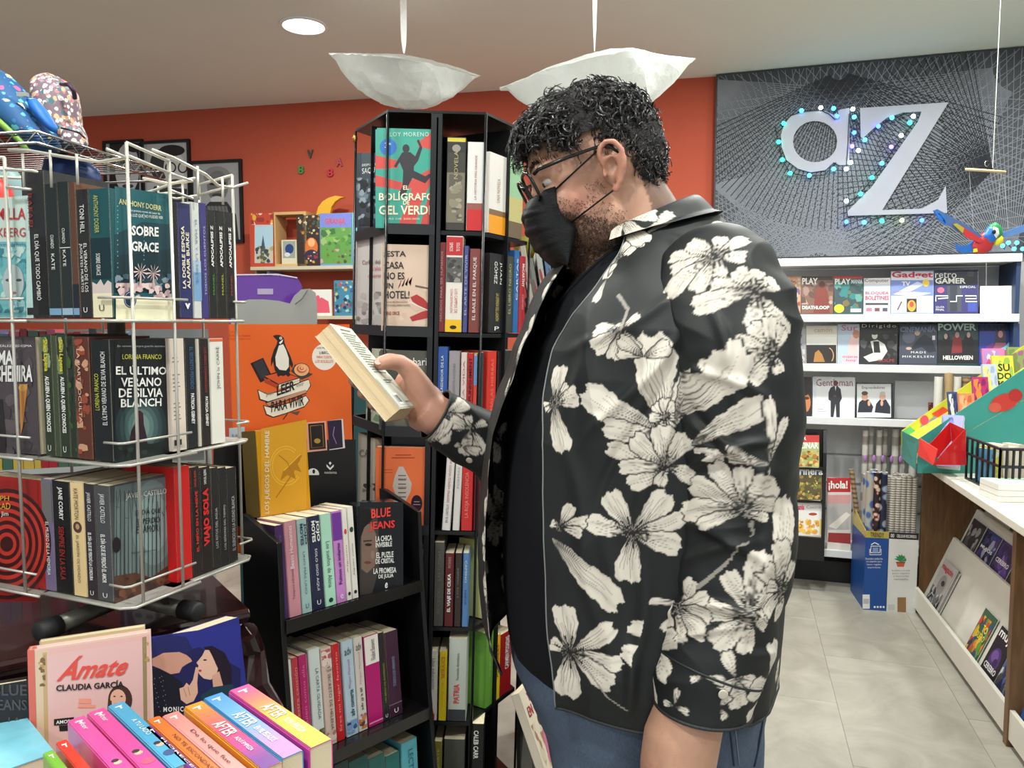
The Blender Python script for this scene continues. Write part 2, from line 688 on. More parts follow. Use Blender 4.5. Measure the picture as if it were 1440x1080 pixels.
lp = MB()
fan(lp,(1005,112),-88,-8,46,.0042,-.001)
fan(lp,(1150,385),20,160,76,.004,-.0013,start=.12)
fan(lp,(1000,260),-42,12,34,.0042,-.0016,L=1.3)
fan(lp,(1330,150),195,262,40,.004,-.0019,start=.1)
fan(lp,(1238,172),222,262,26,.004,-.0022,L=1.0)
fan(lp,(1440,90),182,250,40,.004,-.0025,start=.15)
fan(lp,(1420,385),80,168,50,.004,-.0028,start=.1)
fan(lp,(1010,365),2,70,34,.004,-.0031)
lp.build('line_pattern',mat((134,138,146),.5,name='pale_cord'),pan,kind='stuff')
dk = MB()
fan(dk,(1180,100),200,340,60,.005,-.0034,L=.9,start=.05)
fan(dk,(1395,240),100,230,50,.0045,-.0036,L=.8)
dk.build('dark_line_pattern',mat((40,42,48),.5,name='dark_cord'),pan,kind='stuff')

# letters: raised flat lavender-grey shapes
LET = mat((158,160,172),.5,name='lavender_grey_letter')

def raised(polys_px,holes_px,name,m,fr,parent,y0=-.006,th=.012):
 """outline with a hole, extruded; polygons by pixels on the frame"""
 bm = bmesh.new()
 def loop(px):
  vs = [bm.verts.new((fr.loc(*p)[0],y0,fr.loc(*p)[1])) for p in px]
  return [bm.edges.new((vs[i],vs[(i + 1) % len(vs)])) for i in range(len(vs))]
 ed = []
 for p in polys_px:
  ed += loop(p)
 for p in holes_px:
  ed += loop(p)
 bmesh.ops.triangle_fill(bm,use_beauty=True,edges=ed)
 g = bmesh.ops.extrude_face_region(bm,geom=bm.faces[:])
 for v in [e for e in g['geom'] if isinstance(e,bmesh.types.BMVert)]:
  v.co.y -= th
 bmesh.ops.recalc_face_normals(bm,faces=bm.faces[:])
 me = bpy.data.meshes.new(name)
 bm.to_mesh(me)
 bm.free()
 return mesh_obj(name,me,m,parent)

a_out = [(1117,160),(1135,157),(1160,157),(1172,163),(1181,155),(1194,153),(1194,232),(1180,233),(1172,229),(1160,240),(1140,243),(1122,238),(1106,226),(1099,208),(1098,190),(1104,172)]
a_hole = circ(1146,200,31,29,22)
raised([a_out],[a_hole],'letter_a',LET,pf,pan)
z_poly = [(1209,152),(1334,145),(1318,172),(1225,297),(1300,296),(1318,288),(1330,272),(1331,305),(1192,305),(1191,298),(1222,262),(1245,234),(1262,205),(1290,170),(1294,160),(1270,160),(1248,166),(1226,180),(1213,195),(1209,195)]
z_poly = [(1209,153),(1333,145),(1240,296),(1295,294),(1318,282),(1329,262),(1331,300),(1192,304),(1191,298),(1225,264),(1290,172),(1295,158),(1270,159),(1246,167),(1224,185),(1210,198)]
raised([z_poly],[],'letter_z',LET,pf,pan,y0=-.006)

# string of LED lights round the letters, a thing of its own
LED = [((1127,156),'c'),((1154,152),'w'),((1172,153),'c'),((1177,164),'b'),((1199,154),'w'),((1201,165),'c'),((1201,187),'b'),((1198,206),'v'),((1207,212),'w'),((1196,229),'w'),((1190,238),'w'),((1102,174),'g'),((1095,200),'g'),((1100,225),'g'),((1111,244),'g'),((1138,247),'c'),((1172,238),'c'),((1216,197),'c'),((1235,178),'b'),((1254,166),'c'),((1279,173),'g'),((1284,164),'w'),((1267,191),'w'),((1253,207),'v'),((1240,230),'c'),((1226,250),'g'),((1210,273),'g'),((1190,283),'w'),((1190,312),'b'),((1215,313),'c'),((1240,311),'g'),((1268,310),'y'),((1296,310),'b')]
LC = {'c': (60,200,255),'b': (50,90,255),'g': (40,235,200),'w': (225,250,255),'v': (110,90,255),'y': (190,240,120)}
lf = pf.moved(0,0,-.03)
led = thing('string_lights','string of blue and green fairy lights outlining the letters on dark board','lights',lf.M())
path = [(1090,178),(1095,200),(1100,225),(1111,243),(1138,248),(1160,246),(1176,228),(1178,240),(1190,238),(1193,200),(1194,160),(1204,156),(1206,190),(1216,197),(1235,178),(1254,166),(1284,158),(1294,161),(1279,180),(1260,205),(1240,235),(1226,252),(1210,272),(1190,290),(1192,305),(1205,306),(1215,304),(1228,308),(1240,304),(1254,309),(1268,303),(1296,303),(1310,306)]
path2 = [(1102,174),(1112,162),(1127,157),(1154,154),(1166,160),(1174,168),(1180,164),(1176,152)]
cw = MB()
for pp in (path,path2):
 cw.tube([(lf.loc(*p)[0],.004 + .006 * math.sin(i * 2.3),lf.loc(*p)[1]) for i,p in enumerate(pp)],.0028,n=5)
cw.build('cable',mat((24,30,34),.5,name='dark_cable'),led)
for (p,c) in LED:
 x,z = lf.loc(*p)
 MB().ball((x,-.008,z),.0125,8,6).build('bulb',mat(LC[c],.3,emit=7 if c != 'b' else 9,var=0,name='led_bulb'),led,smooth=True)

# ================================================================ WALL: framed portraits, magnets, moon
fo = Fr(OW_A,RO).moved(0,0,-.002)

def framed(label,box,shapes,grp='framed black and white portraits',rim=4):
 x0,y0,x1,y1 = box
 a0,b0 = fo.loc(x0,y1)
 a1,b1 = fo.loc(x1,y0)
 f = fo.moved(a0,b0)
 r = thing('framed_portrait',label,'picture',f.M(),group=grp)
 w,h = a1 - a0,b1 - b0
 k = .02
 m = MB()
 m.box(0,w,-.022,0,0,k).box(0,w,-.022,0,h - k,h).box(0,k,-.022,0,k,h - k).box(w - k,w,-.022,0,k,h - k)
 m.build('frame',mat((22,22,25),.4,name='black_frame'),r)
 MB().box(k,w - k,-.008,-.004,k,h - k).build('print_sheet',mat((168,170,172),.3,name='grey_photo_paper'),r)
 prnt('portrait_print',f,shapes,r,y0=-.0085,dy=-.00008)
 return r

def skin_g(v):
 return (v,v,v + 2)

framed('framed photo of a face close up, leftmost on orange wall',(150,196,202,290),[(skin_g(35),rect(155,201,197,286)),(skin_g(190),circ(180,238,17,36,20)),(skin_g(30),circ(172,228,6,4)),(skin_g(30),circ(188,226,6,4)),(skin_g(120),circ(181,244,4,8)),(skin_g(60),circ(181,262,8,3)),(skin_g(40),circ(186,208,10,6,16,.4))])
framed('framed photo of a writer with round glasses, middle one on orange wall',(203,196,268,292),[(skin_g(185),rect(208,201,264,288)),(skin_g(60),circ(226,232,14,22,18)),(skin_g(205),circ(246,236,15,22,18)),(skin_g(35),circ(243,212,18,8)),(skin_g(40),circ(241,236,8,8)),(skin_g(200),circ(241,236,6,6)),(skin_g(40),circ(258,236,7,8)),(skin_g(200),circ(258,236,5,6)),(skin_g(80),circ(248,258,10,6)),(skin_g(60),[(208,288),(218,262),(264,266),(264,288)])])
framed('framed photo of an old man in a scarf, rightmost on orange wall',(272,224,341,343),[(skin_g(160),rect(277,229,337,339)),(skin_g(130),circ(306,248,19,14)),(skin_g(112),circ(307,262,15,22,18)),(skin_g(40),circ(300,258,5,3)),(skin_g(40),circ(314,258,5,3)),(skin_g(60),circ(307,275,8,3)),(skin_g(190),circ(306,281,9,5)),(skin_g(50),[(277,339),(280,300),(296,284),(320,284),(333,302),(337,339)]),(skin_g(110),[(292,290),(320,290),(324,306),(308,316),(290,304)])] + [(skin_g(80),stroke([(292 + 5 * i,290),(295 + 5 * i,308)],1.4)) for i in range(6)])

for (p,s_,c,n_) in (((437,217),'V',(60,70,60),'dark'),((424,239),'8',(70,130,60),'green'),((465,243),'8',(190,40,60),'red'),((478,228),'A',(170,70,80),'pink')):
 x,z = fo.loc(*p)
 f = fo.moved(x - .022,z - .028)
 r = thing('wall_letter','small %s wooden letter stuck on the orange wall' % n_,'letter',f.M(),group='wooden letters on the orange wall')
 P,fs = text_mesh(s_,.03)
 m = MB()
 bmv = m.verts([(q[0] * .044,-.001,q[1] * .056) for q in P])
 for q in fs:
  m.face([bmv[i] for i in q])
 g = bmesh.ops.extrude_face_region(m.bm,geom=m.bm.faces[:])
 for v in [e for e in g['geom'] if isinstance(e,bmesh.types.BMVert)]:
  v.co.y -= .012
 m.build('letter_shape',mat(c,.5,name='painted_wood'),r)

# ================================================================ children's wall shelf (left back)
fk = Fr(OW_A,RO).moved(0,0,-.22)          # front plane of the shelf boards
z1,z2 = fk.loc(430,374)[1],fk.loc(480,444)[1]
xa,xb = fk.loc(352,374)[0],fk.loc(640,374)[0]
ks = thing('wall_shelf','pale wall shelf holding picture books in front of orange wall','shelf',fk.moved(xa,z2 - .03).M())
dz = z1 - (z2 - .03)
LW = mat((196,186,160),.5,bump=.05,name='pale_shelf_board')
MB().box(0,xb - xa,0,.215,dz - .022,dz).build('upper_board',LW,ks)
xo = fk.loc(442,444)[0] - xa
MB().box(xo,xb - xa,0,.215,.008,.03).build('lower_board',LW,ks)
MB().box(.11,.13,.02,.215,-.3,dz - .022).build('upright_panel',mat((110,104,140),.5,name='lilac_panel'),ks)
MB().box(.0,.012,0.06,.215,-.2,dz - .022).build('bracket',LW,ks)
kb = fk.moved(0,0,.03)
gk = 'picture books on the wall shelf'
face_book(kb,(352,299,385,371),.02,(190,70,50),'picture book with a town skyline, far left of the wall shelf',[((196,186,176),rect(358,316,384,370))] + blot((353,300,384,316),[(220,170,60),(150,50,50),(230,210,180)],16,4,2) + [((170,200,215),rect(359,318,384,348)),((70,80,100),[(366,356),(370,330),(374,356)])] + blot((359,346,384,370),[(80,90,70),(170,160,110),(50,70,80),(200,190,150)],26,4,4),group=gk,zs=z1)
fb = kb.moved(*[kb.loc(385,372)[0],z1])
cub = thing('wooden_box','pale open wooden box frame standing on the wall shelf','box',fb.M())
wv,hv = kb.loc(430,297)[0] - kb.loc(385,372)[0],kb.loc(430,297)[1] - z1
MB().box(0,wv,0,.15,0,.018).box(0,wv,0,.15,hv - .018,hv).box(0,.018,0,.15,.018,hv - .018).box(wv - .018,wv,0,.15,.018,hv - .018).build('box_frame',mat((205,165,110),.5,bump=.1,name='pine'),cub)
face_book(kb.moved(0,0,.02),(396,337,417,365),.015,(214,206,176),'small framed card with a blue animal in the wooden box',[((150,160,150),rect(398,339,415,363)),((40,60,120),circ(407,350,6,7)),((210,210,210),circ(404,358,4,3))],cat='card',name='framed_card',zs=z1 + .019)
face_book(kb,(418,302,450,371),.018,(52,40,36),'dark picture book with a nesting doll and flowers on wall shelf',blot((419,303,449,330),[(190,120,50),(200,190,150),(120,60,40),(60,90,60)],40,2.5,5) + [((210,110,40),circ(438,348,9,14)),((230,170,120),circ(438,341,5,6)),((50,40,70),circ(438,360,10,9))] + blot((430,354,447,370),[(210,150,60),(150,50,50),(220,200,160)],14,2,6),group=gk,zs=z1)
face_book(kb,(450,299,495,372),.02,(110,150,200),'green picture book of farm animals on the wall shelf',[((120,130,210),rect(451,300,494,320)),((96,150,70),rect(451,320,494,371))] + blot((451,320,494,350),[(80,140,60),(120,170,80),(60,110,60),(150,180,110)],30,5,7) + blot((451,350,494,371),[(220,220,210),(200,150,150),(90,140,60),(80,70,60),(120,90,60)],16,3.5,8),[('GRANJA',(220,80,70),(457,307,486,317),{'bold': .02})],group=gk,zs=z1)
face_book(kb,(495,298,530,372),.02,(120,190,200),'turquoise picture book partly behind the revolving tower',blot((497,300,530,371),[(70,150,120),(150,210,220),(60,120,110)],14,6,9),group=gk,zs=z1)
kb2 = kb.moved(0,0,.02)
face_book(kb2,(437,407,466,441),.01,(228,224,216),'white picture book with a pink elephant on the lower wall shelf',[((222,90,110),[(443,440),(444,424),(452,418),(462,424),(464,440)]),((222,90,110),circ(447,420,3,5))],group=gk,zs=z2)
face_book(kb2,(470,394,504,441),.012,(70,130,160),'blue picture book crowded with small figures on lower wall shelf',blot((471,395,503,440),[(60,110,90),(150,200,210),(60,90,160),(200,190,110),(30,60,90),(190,80,80)],60,3,11),group=gk,zs=z2)
# moon standing on the wooden box
mf = kb.moved(*kb.loc(445,304)).moved(0,0,.05)
mo = thing('moon_ornament','yellow crescent moon leaning behind the picture books','ornament',mf.M())
mp = [(446,312),(444,302),(447,291),(453,283),(461,278),(471,275),(485,277),(478,279),(471,284),(466,291),(464,300),(466,312)]
m = MB()
m.prism([(mf.loc(*p)[0],0,mf.loc(*p)[1]) for p in mp],(0,.03,0))
m.build('crescent',mat((228,170,30),.45,name='yellow_painted_wood'),mo,bevel=.004)
# ================================================================ WIRE SPINNER RACK (left)
an = Vector((.39,.92,0)).normalized()
nn = Vector((an.y,-an.x,0))
C1 = Vector(((160 - 720) / F * 1.15,1.15,0))
S = .295
SA = .262
cen = C1 + an * SA / 2 - nn * S / 2
ZT = [WZ(0,0,0).z] * 3
ZT = [H - (447 - 455) * 1.15 / F,H - (652 - 455) * 1.15 / F,H - (859 - 455) * 1.15 / F]   # three tiers, top to bottom
# pocket frames: R = spine-to-fore-edge of the covers (e), N = outward
PK = []
e,n_ = an.copy(),nn.copy()
for k in range(4):
 PK.append((e.copy(),n_.copy()))
 e,n_ = -n_,e.copy()
# corners
PC = [C1,C1 + an * SA,C1 + an * SA - nn * S,C1 - nn * S]
# PK[0] -> right-front face (covers face nn); PK[1] -> its spines run along the right side; PK[3] -> front-left face
rack = thing('wire_book_rack','cream wire spinner rack with three tiers of paperbacks, front left','rack',loc=(cen.x,cen.y,.985))

def wl(v):
 return v - Vector((cen.x,cen.y,.985))

TOPZ = H - (203 - 455) * 1.15 / F
for k in range(4):
 e,n_ = PK[k]
 c = PC[k]
 q = lambda a,d,z: wl(c + e * a + n_ * d) + Vector((0,0,z))
 zb_ = ZT[2] - .004
 for a in (.022,.1):
  MB().tube([q(a,.016,zb_),q(a,.016,TOPZ - (0 if a < .05 else .012))],.0026,8).build('upright_wire',WIRE,rack,smooth=True)
 top = MB()
 top.tube([q(.022,.016,TOPZ),q(.1,.016,TOPZ - .012)],.0026,8)
 top.tube([q(.022,.016,TOPZ - .018),q(.1,.016,TOPZ - .03)],.0026,8)
 # upper ring bending inwards round the pocket
 zr = TOPZ - .022
 ring = [q(-.012,.016,zr + .006),q(.022,.016,zr),q(.022 - .01,-.03,zr - .004),q(-.01,-.08,zr + .004),q(-.012,-.15,zr + .018),q(-.012,-.19,zr + .022)]
 top.tube(ring,.0026,8)
 for d in (-.045,-.1,-.16):
  top.tube([q(-.012,d,zr + .004 + (.01 if d < -.09 else 0)),q(-.012,d,zr - .04)],.0022,6)
 top.tube([q(.1,.016,TOPZ - .03),q(.15,.012,TOPZ - .034),q(.15,-.04,TOPZ - .034),q(.1,-.04,TOPZ - .034)],.0022,6)
 top.tube([q(.1,.016,TOPZ - .056),q(.15,.012,TOPZ - .062)],.0022,6)
 top.build('top_rail',WIRE,rack,smooth=True)
 for zt in ZT:
  zo = zt - .985
  zt_ = zt - .004
  m = MB()
  q0 = lambda a,d,z: q(a,d,z)
  ln = [q(-.006,-.02,zt_ + .034),q(-.006,.010,zt_ + .034),q(.0,.016,zt_ + .034),q(.128,.016,zt_ + .034)]
  m.tube(ln,.002,6)
  m.tube([q(-.006,-.17,zt_),q(-.006,.0,zt_),q(.006,.018,zt_),q(.135,.018,zt_)],.0024,6)
  m.build('pocket_wire',WIRE,rack,smooth=True)
  # pan under the books
  p = [q(-.005,-.17,zt_),q(-.005,-.002,zt_),q(.006,.014,zt_),q(.13,.014,zt_),q(.13,-.17,zt_)]
  MB().prism(p,(0,0,.0022)).build('tray',mat((172,170,164),.4,.2,name='grey_coated_tray'),rack)
m = MB()
m.lathe([(.014,ZT[2] - .985 - .03),(.014,ZT[0] - .985 + .1)],n=16)
m.build('centre_pole',mat((150,148,142),.35,.6,name='grey_tube'),rack,smooth=True)
for k,a in enumerate((an * -1,nn,an,-nn)):
 d = (a + Vector((.0,0,0))).normalized()
 foot = thing  # noqa
 p0,p1 = Vector((0,0,.022)),d * .165 + Vector((0,0,.018))
 lg = MB().tube([p0,p1 - d * .035],.0135,14).build('leg',mat((122,120,112),.4,.5,name='grey_tube'),rack,smooth=True)
 MB().tube([p1 - d * .036,p1 - d * .004,p1],[.0165,.0165,.012],14).build('rubber_cap',mat((30,31,32),.6,name='black_rubber'),lg,smooth=True)

def row_wire(k,tier,rows,place,w=.113,along='stack'):
 """books of pocket k: spines seen; rows listed left to right as seen; px read at the foot"""
 e,n_ = PK[k]
 fr = Fr(PC[k] + Vector((0,0,0)),n_)           # spine plane: R = outward normal of the covers, N = -e
 return spine_row(fr,ZT[tier] + .0005,rows,place,'paperbacks in the wire rack',w=w)

G = 'paperbacks in the wire rack'
W_ = (236,236,232)
CR = (236,226,196)
# pocket 0 (spines towards the viewer, covers to the right front)
t0 = row_wire(0,0,[
 (38,70,240,(34,36,40),'tall black paperback with white upright title',dict(txt=[('EL DÍA QUE TODO CAMBIÓ',.12,.57,W_,'down',.5,.75),('RAFAEL',.6,.85,(150,50,50),'down',.3,.5)],art=[((22,22,26),rect(.55,.02,.99,.55))],bands=[(.02,.07,(38,38,42))])),
 (70,88,258,(30,38,40),'dark slim paperback with pale lettering',dict(txt=[('CUANDO',.52,.62,W_,'down',.4,.65),('KATE',.36,.48,W_,'down',.4,.65)],bands=[(.02,.07,(120,160,190))])),
 (88,104,255,(32,40,42),'dark paperback with a thin white rule',dict(txt=[('CUANDO',.55,.66,W_,'down',.35,.6),('KATE',.38,.5,W_,'down',.35,.6)],bands=[(.02,.07,(150,180,200)),(.515,.52,W_)])),
 (104,113,256,(92,58,44),'brown paperback with wood coloured spine',dict(bands=[(.0,.25,(26,34,46)),(.02,.07,(120,160,190))])),
 (113,131,266,(38,38,40),'black paperback with white serif title',dict(txt=[('TONI HILL',.66,.88,W_,'down',.35,.7),('EL VERANO DE LOS',.2,.58,W_,'down',.55,.8),('JUGUETES MUERTOS',.2,.58,W_,'down',.2,.45),('U',.04,.08,W_,'h',.35,.65)])),
 (131,160,265,(24,78,84),'thick teal novel with cream foot',dict(txt=[('ANTHONY DOERR',.66,.95,(190,190,90),'down',.28,.5),('SOBRE GRACE',.33,.5,W_,'down',.3,.5),('U',.05,.1,(60,60,60),'h',.35,.6)],art=[((14,46,56),rect(.03,.3,.97,.62)),((214,196,190),[(.03,.18),(.97,.18),(.97,.27),(.8,.29),(.6,.25),(.45,.3),(.25,.26),(.03,.28)]),((234,226,190),rect(.03,.0,.97,.19))])),
],'on wire rack top front')
t1 = row_wire(0,1,[
 (64,79,471,(44,56,38),'dark green paperback with yellow author name',dict(txt=[('ALGUIEN A QUIEN CONOCES',.2,.66,W_,'down',.3,.75,.03),('Shari Lapena',.7,.96,(230,210,40),'down',.25,.75,.02),('U',.04,.09,W_,'h',.35,.65)],art=blot((.05,.68,.95,.98),[(120,140,90),(90,110,70),(150,160,120)],8,.25,3,sq=.3))),
 (79,86,472,(60,72,50),'leafy green paperback cover edge',{}),
 (86,100,471,(40,52,36),'second dark green paperback with yellow name',dict(txt=[('ALGUIEN A QUIEN CONOCES',.2,.66,W_,'down',.3,.75,.03),('Shari Lapena',.7,.96,(230,210,40),'down',.25,.75,.02),('U',.04,.09,W_,'h',.35,.65)],art=blot((.05,.68,.95,.98),[(120,140,90),(90,110,70),(150,160,120)],8,.25,4,sq=.3))),
 (100,110,473,(36,46,34),'near black green paperback cover edge',dict(art=blot((.05,.02,.95,.98),[(30,60,34),(20,30,20),(60,90,40)],16,.4,14,sq=.12))),
 (110,131,474,(92,46,34),'rust brown paperback with figure painting spine',dict(txt=[('LA PARTE OCULTA',.3,.9,(226,200,180),'down',.25,.45)],art=blot((.05,.02,.95,.98),[(120,60,40),(200,150,120),(60,30,26),(150,70,50)],24,.4,6,sq=.12))),
 (133,160,478,(20,26,30),'black paperback with thin white spine title',dict(txt=[('EL ÚLTIMO VERANO DE SILVIA BLANCH',.3,.9,W_,'up',.5,.8),('LORENA FRANCO',.42,.72,(200,200,60),'up',.2,.42)])),
],'on wire rack middle front')
t2 = row_wire(0,2,[
 (64,79,675,(118,104,140),'mauve paperback with grey top',dict(txt=[('EL MUSEO DE LA MEMORIA',.14,.62,W_,'down',.35,.65)],bands=[(.62,.98,(110,108,110))])),
 (79,104,678,(18,18,20),'black paperback with red lettering',dict(txt=[('JANE CORRY',.66,.95,W_,'down',.35,.65,.02),('SIEMPRE EN LA SALA',.12,.6,(150,40,36),'down',.35,.65,.02)])),
 (104,123,680,(232,204,150),'cream paperback with an oval medallion',dict(txt=[('KATE MORTON',.68,.95,(60,50,40),'down',.35,.65),('EL JARDÍN OLVIDADO',.12,.54,(60,50,40),'down',.35,.65)],art=[((90,60,50),circ(.5,.61,.32,.05)),((190,150,120),circ(.5,.615,.14,.025))])),
 (123,139,682,(52,44,52),'plum grey paperback with white title',dict(txt=[('JAVIER CASTILLO',.68,.93,W_,'down',.3,.7),('EL DÍA QUE SE PERDIÓ LA CORDURA',.16,.58,W_,'down',.3,.72,.02),('U',.03,.07,W_,'h',.35,.65)])),
 (139,160,684,(74,76,80),'slate grey paperback with white title',dict(txt=[('JAVIER CASTILLO',.68,.93,W_,'down',.3,.7),('EL DÍA QUE SE PERDIÓ EL AMOR',.16,.58,W_,'down',.3,.72,.02),('U',.03,.07,W_,'h',.35,.65)])),
],'on wire rack bottom front')

# the front covers of the three front books
fc = Fr(C1,an)

def cover_on(bk,shapes,txts,fr=None):
 """print and lettering on the right-hand board of a spine book: fr plane carries covers"""
 root,f = bk
 t = max(v.co.x for v in root.children[0].data.vertices)
 g = Fr(f.pt(t,0),-f.N * 1.0,U=f.U)            # R = away from the spine
 hold = bpy.data.objects.new('front_cover',None)
 sh = prnt('cover_print',g,shapes,None)
 M = (f.M().inverted() @ g.M())
 sh.parent = root
 sh.matrix_basis = M
 bpy.data.objects.remove(hold)
 for q in txts:
  kw = q[3] if len(q) > 3 else {}
  ptext(q[0],g,sh,q[1],q[2],**kw)
 return g

sky = [((14,70,78),rect(161,250,242,450))]
g_cov = [((18,88,96),[(161,262),(242,274),(242,450),(161,450)]),((12,58,68),[(161,330),(200,312),(242,316),(242,402),(161,402)]),((10,44,54),[(161,360),(242,350),(242,412),(161,412)])]
g_cov += [((150,190,200),circ(165 + (i * 37) % 74,290 + (i * 53) % 90,.7,.7,6)) for i in range(26)]
g_cov += blot((161,385,240,410),[(30,60,76),(60,90,104),(120,140,150)],30,7,21)
g_cov += blot((161,398,240,420),[(232,206,200),(214,186,184),(190,160,165)],40,6,22)
for cx,cy in ((196,382),(214,384)):
 for i in range(11):
  a = math.radians(15 + 330 * i / 10 + 90)
  g_cov.append(((228,200,196),[(cx,cy),(cx + 9 * math.cos(a) - 1.6 * math.sin(a),cy + 11 * math.sin(a)),(cx + 10 * math.cos(a + .2),cy + 13 * math.sin(a + .2)),(cx + 6 * math.cos(a + .25),cy + 7 * math.sin(a + .25))]))
 g_cov.append(((200,170,166),[(cx - 1,cy),(cx + 1,cy),(cx + 1.5,cy + 22),(cx - 1.5,cy + 22)]))
g_cov += [((238,232,200),[(161,418),(180,414),(210,420),(242,418),(242,450),(161,450)]),((20,50,90),circ(181,421,9,12,20)),((200,210,210),circ(181,421,7.6,10.4,20)),((20,50,90),circ(181,421,7,9.6,20))]
cover_on(t0[5],g_cov,[('ANTHONY DOERR',(205,200,140),(166,279,226,287),{'slope': -10,'bold': .02}),('SOBRE',W_,(184,317,222,331),{'slope': -2,'bold': .03}),('GRACE',W_,(184,339,222,353),{'slope': -2,'bold': .03}),('La primera novela del autor de',W_,(183,294,224,298),{'slope': -5}),('LA LUZ QUE NO PUEDES VER',W_,(180,300,228,305),{'slope': -4}),('edición',W_,(176,418,187,424),{}),('DEBOLSILLO',(60,60,60),(196,440,212,443),{})])

g_cov = [((22,28,32),[(161,478),(242,480),(242,652),(161,655)])]
for i,c in enumerate([(34,50,54),(48,70,72),(66,92,92),(90,116,114),(112,138,134)]):
 g_cov.append((c,circ(198,600,36 - 6 * i,46 - 7 * i,24)))
g_cov += [((44,26,40),[(180,630),(184,606),(189,596),(191,580),(196,577),(201,581),(202,597),(206,614),(208,630)]),((60,30,44),circ(196,584,4.5,6)),((24,34,34),[(161,634),(180,622),(214,624),(242,616),(242,652),(161,655)])] + blot((161,628,240,650),[(26,38,36),(40,56,52),(18,24,26)],24,7,31)
cover_on(t1[5],g_cov,[('LORENA FRANCO',(205,205,70),(171,498,226,505),{'slope': 0}),('EL ÚLTIMO',W_,(162,512,233,527),{'slope': 0,'bold': .02}),('VERANO',W_,(169,531,226,544),{'slope': 1,'bold': .02}),('DE SILVIA',W_,(166,546,228,559),{'slope': 1,'bold': .02}),('BLANCH',W_,(169,561,226,573),{'slope': 2,'bold': .02}),('En verano, siempre guardo secretos.',(170,170,170),(164,485,232,489),{'slope': 0})])

g_cov = [((108,124,124),[(161,684),(245,668),(245,832),(161,862)])]
for i,c in enumerate([(126,146,146),(144,166,165)]):
 g_cov.append((c,circ(215,735,30 - 8 * i,60 - 18 * i,22)))
rr = random.Random(5)
for i in range(15):
 x = 163 + i * 5.6
 w = rr.uniform(.8,2.0)
 g_cov.append(((60,72,72),[(x,690),(x + w * .6,690),(x + w,815),(x - w * .4,815)]))
 g_cov.append(((70,82,82),stroke([(x,760 - rr.uniform(0,50)),(x + rr.uniform(-9,9),735 - rr.uniform(0,50))],.8)))
g_cov += [((88,56,44),[(161,810),(190,805),(212,812),(240,792),(245,832),(161,862)])] + blot((161,812,243,850),[(96,56,40),(60,36,30),(120,76,56),(50,40,40)],26,7,8) + [((30,26,30),circ(163,766,6,11,14))]
cover_on(t2[4],g_cov,[('JAVIER CASTILLO',(225,225,220),(176,694,233,704),{'slope': 8}),('EL DÍA QUE',(30,34,36),(190,716,225,726),{'slope': 4}),('SE PERDIÓ',(30,34,36),(191,728,224,738),{'slope': 4}),('EL AMOR',(30,34,36),(191,740,222,750),{'slope': 3}),('Nadie podrá escapar de su destino',(40,44,46),(184,776,220,780),{'slope': 5})])

# pocket 1 : spines along the right-hand side
APX = [('APOCALIPSIS Z',.45,.85)]
row_wire(1,0,[
 (246,254,287,(26,24,30),'black slim paperback',{}),
 (254,273,287,(44,48,96),'navy thriller paperback with white bird badge',dict(txt=[('LA DOBLE ESPOSA',.26,.8,CR,'up',.18,.42,.02),('ALAFAIR BURKE',.26,.75,CR,'up',.52,.76,.02),('v',.08,.13,W_,'h',.3,.7,.05)])),
 (273,285,286,(206,210,206),'pale paperback with blue washed spine',dict(txt=[('EL MAR Y LA NIEVE',.3,.85,(90,120,160),'down',.35,.6)],bands=[(.15,.4,(120,160,200)),(.4,.5,(170,190,210))])),
 (285,295,287,(62,56,120),'violet blue paperback with small white script',dict(txt=[('TODOS LOS CUENTOS',.2,.8,(190,190,220),'up',.35,.6)])),
 (295,307,297,(28,30,28),'black zombie paperback with green lettering',dict(txt=[('APOCALIPSIS Z',.48,.86,W_,'up',.3,.6,.03),('MANEL',.22,.42,(70,160,70),'up',.4,.6)])),
 (307,320,298,(28,28,26),'black zombie paperback with yellow lettering',dict(txt=[('APOCALIPSIS Z',.48,.86,W_,'up',.3,.6,.03),('MANEL',.22,.42,(190,180,70),'up',.4,.6)])),
 (320,332,300,(30,28,28),'black zombie paperback with red lettering',dict(txt=[('APOCALIPSIS Z',.48,.86,W_,'up',.3,.6,.03),('MANEL',.22,.42,(170,60,50),'up',.4,.6)])),
],'on wire rack top right')
row_wire(1,1,[
 (243,264,476,(222,208,194),'thick cream paperback with small print',dict(txt=[('CUANDO LLEGA LA NOCHE',.3,.7,(110,100,95),'h',.1,.6)] if 0 else [],art=[((120,110,100),rect(.15,.28 + i * .035 + (i // 5) * .08,.62 - (i * 7 % 3) * .06,.288 + i * .035 + (i // 5) * .08)) for i in range(12)] + [((40,36,36),rect(.1,.05,.6,.1))])),
 (264,280,476,(30,32,38),'black paperback with blue title',dict(txt=[('EL SECRETO PERDIDO',.54,.92,(60,110,160),'down',.35,.65),('PATRICIA GIBNEY',.22,.5,W_,'down',.35,.65,.02)])),
 (280,285,477,(200,192,180),'pale slim paperback',{}),
 (285,298,477,(36,28,30),'black paperback with red title',dict(txt=[('LOS NIÑOS DESAPARECIDOS',.5,.92,(170,50,46),'down',.35,.65),('PATRICIA GIBNEY',.18,.46,W_,'down',.35,.65,.02)])),
 (298,318,476,(226,224,214),'white paperback with an orange top',dict(txt=[('JOHN le CARRÉ',.52,.92,(50,60,60),'up',.4,.7)],bands=[(.97,.995,(226,100,50))])),
],'on wire rack middle right')
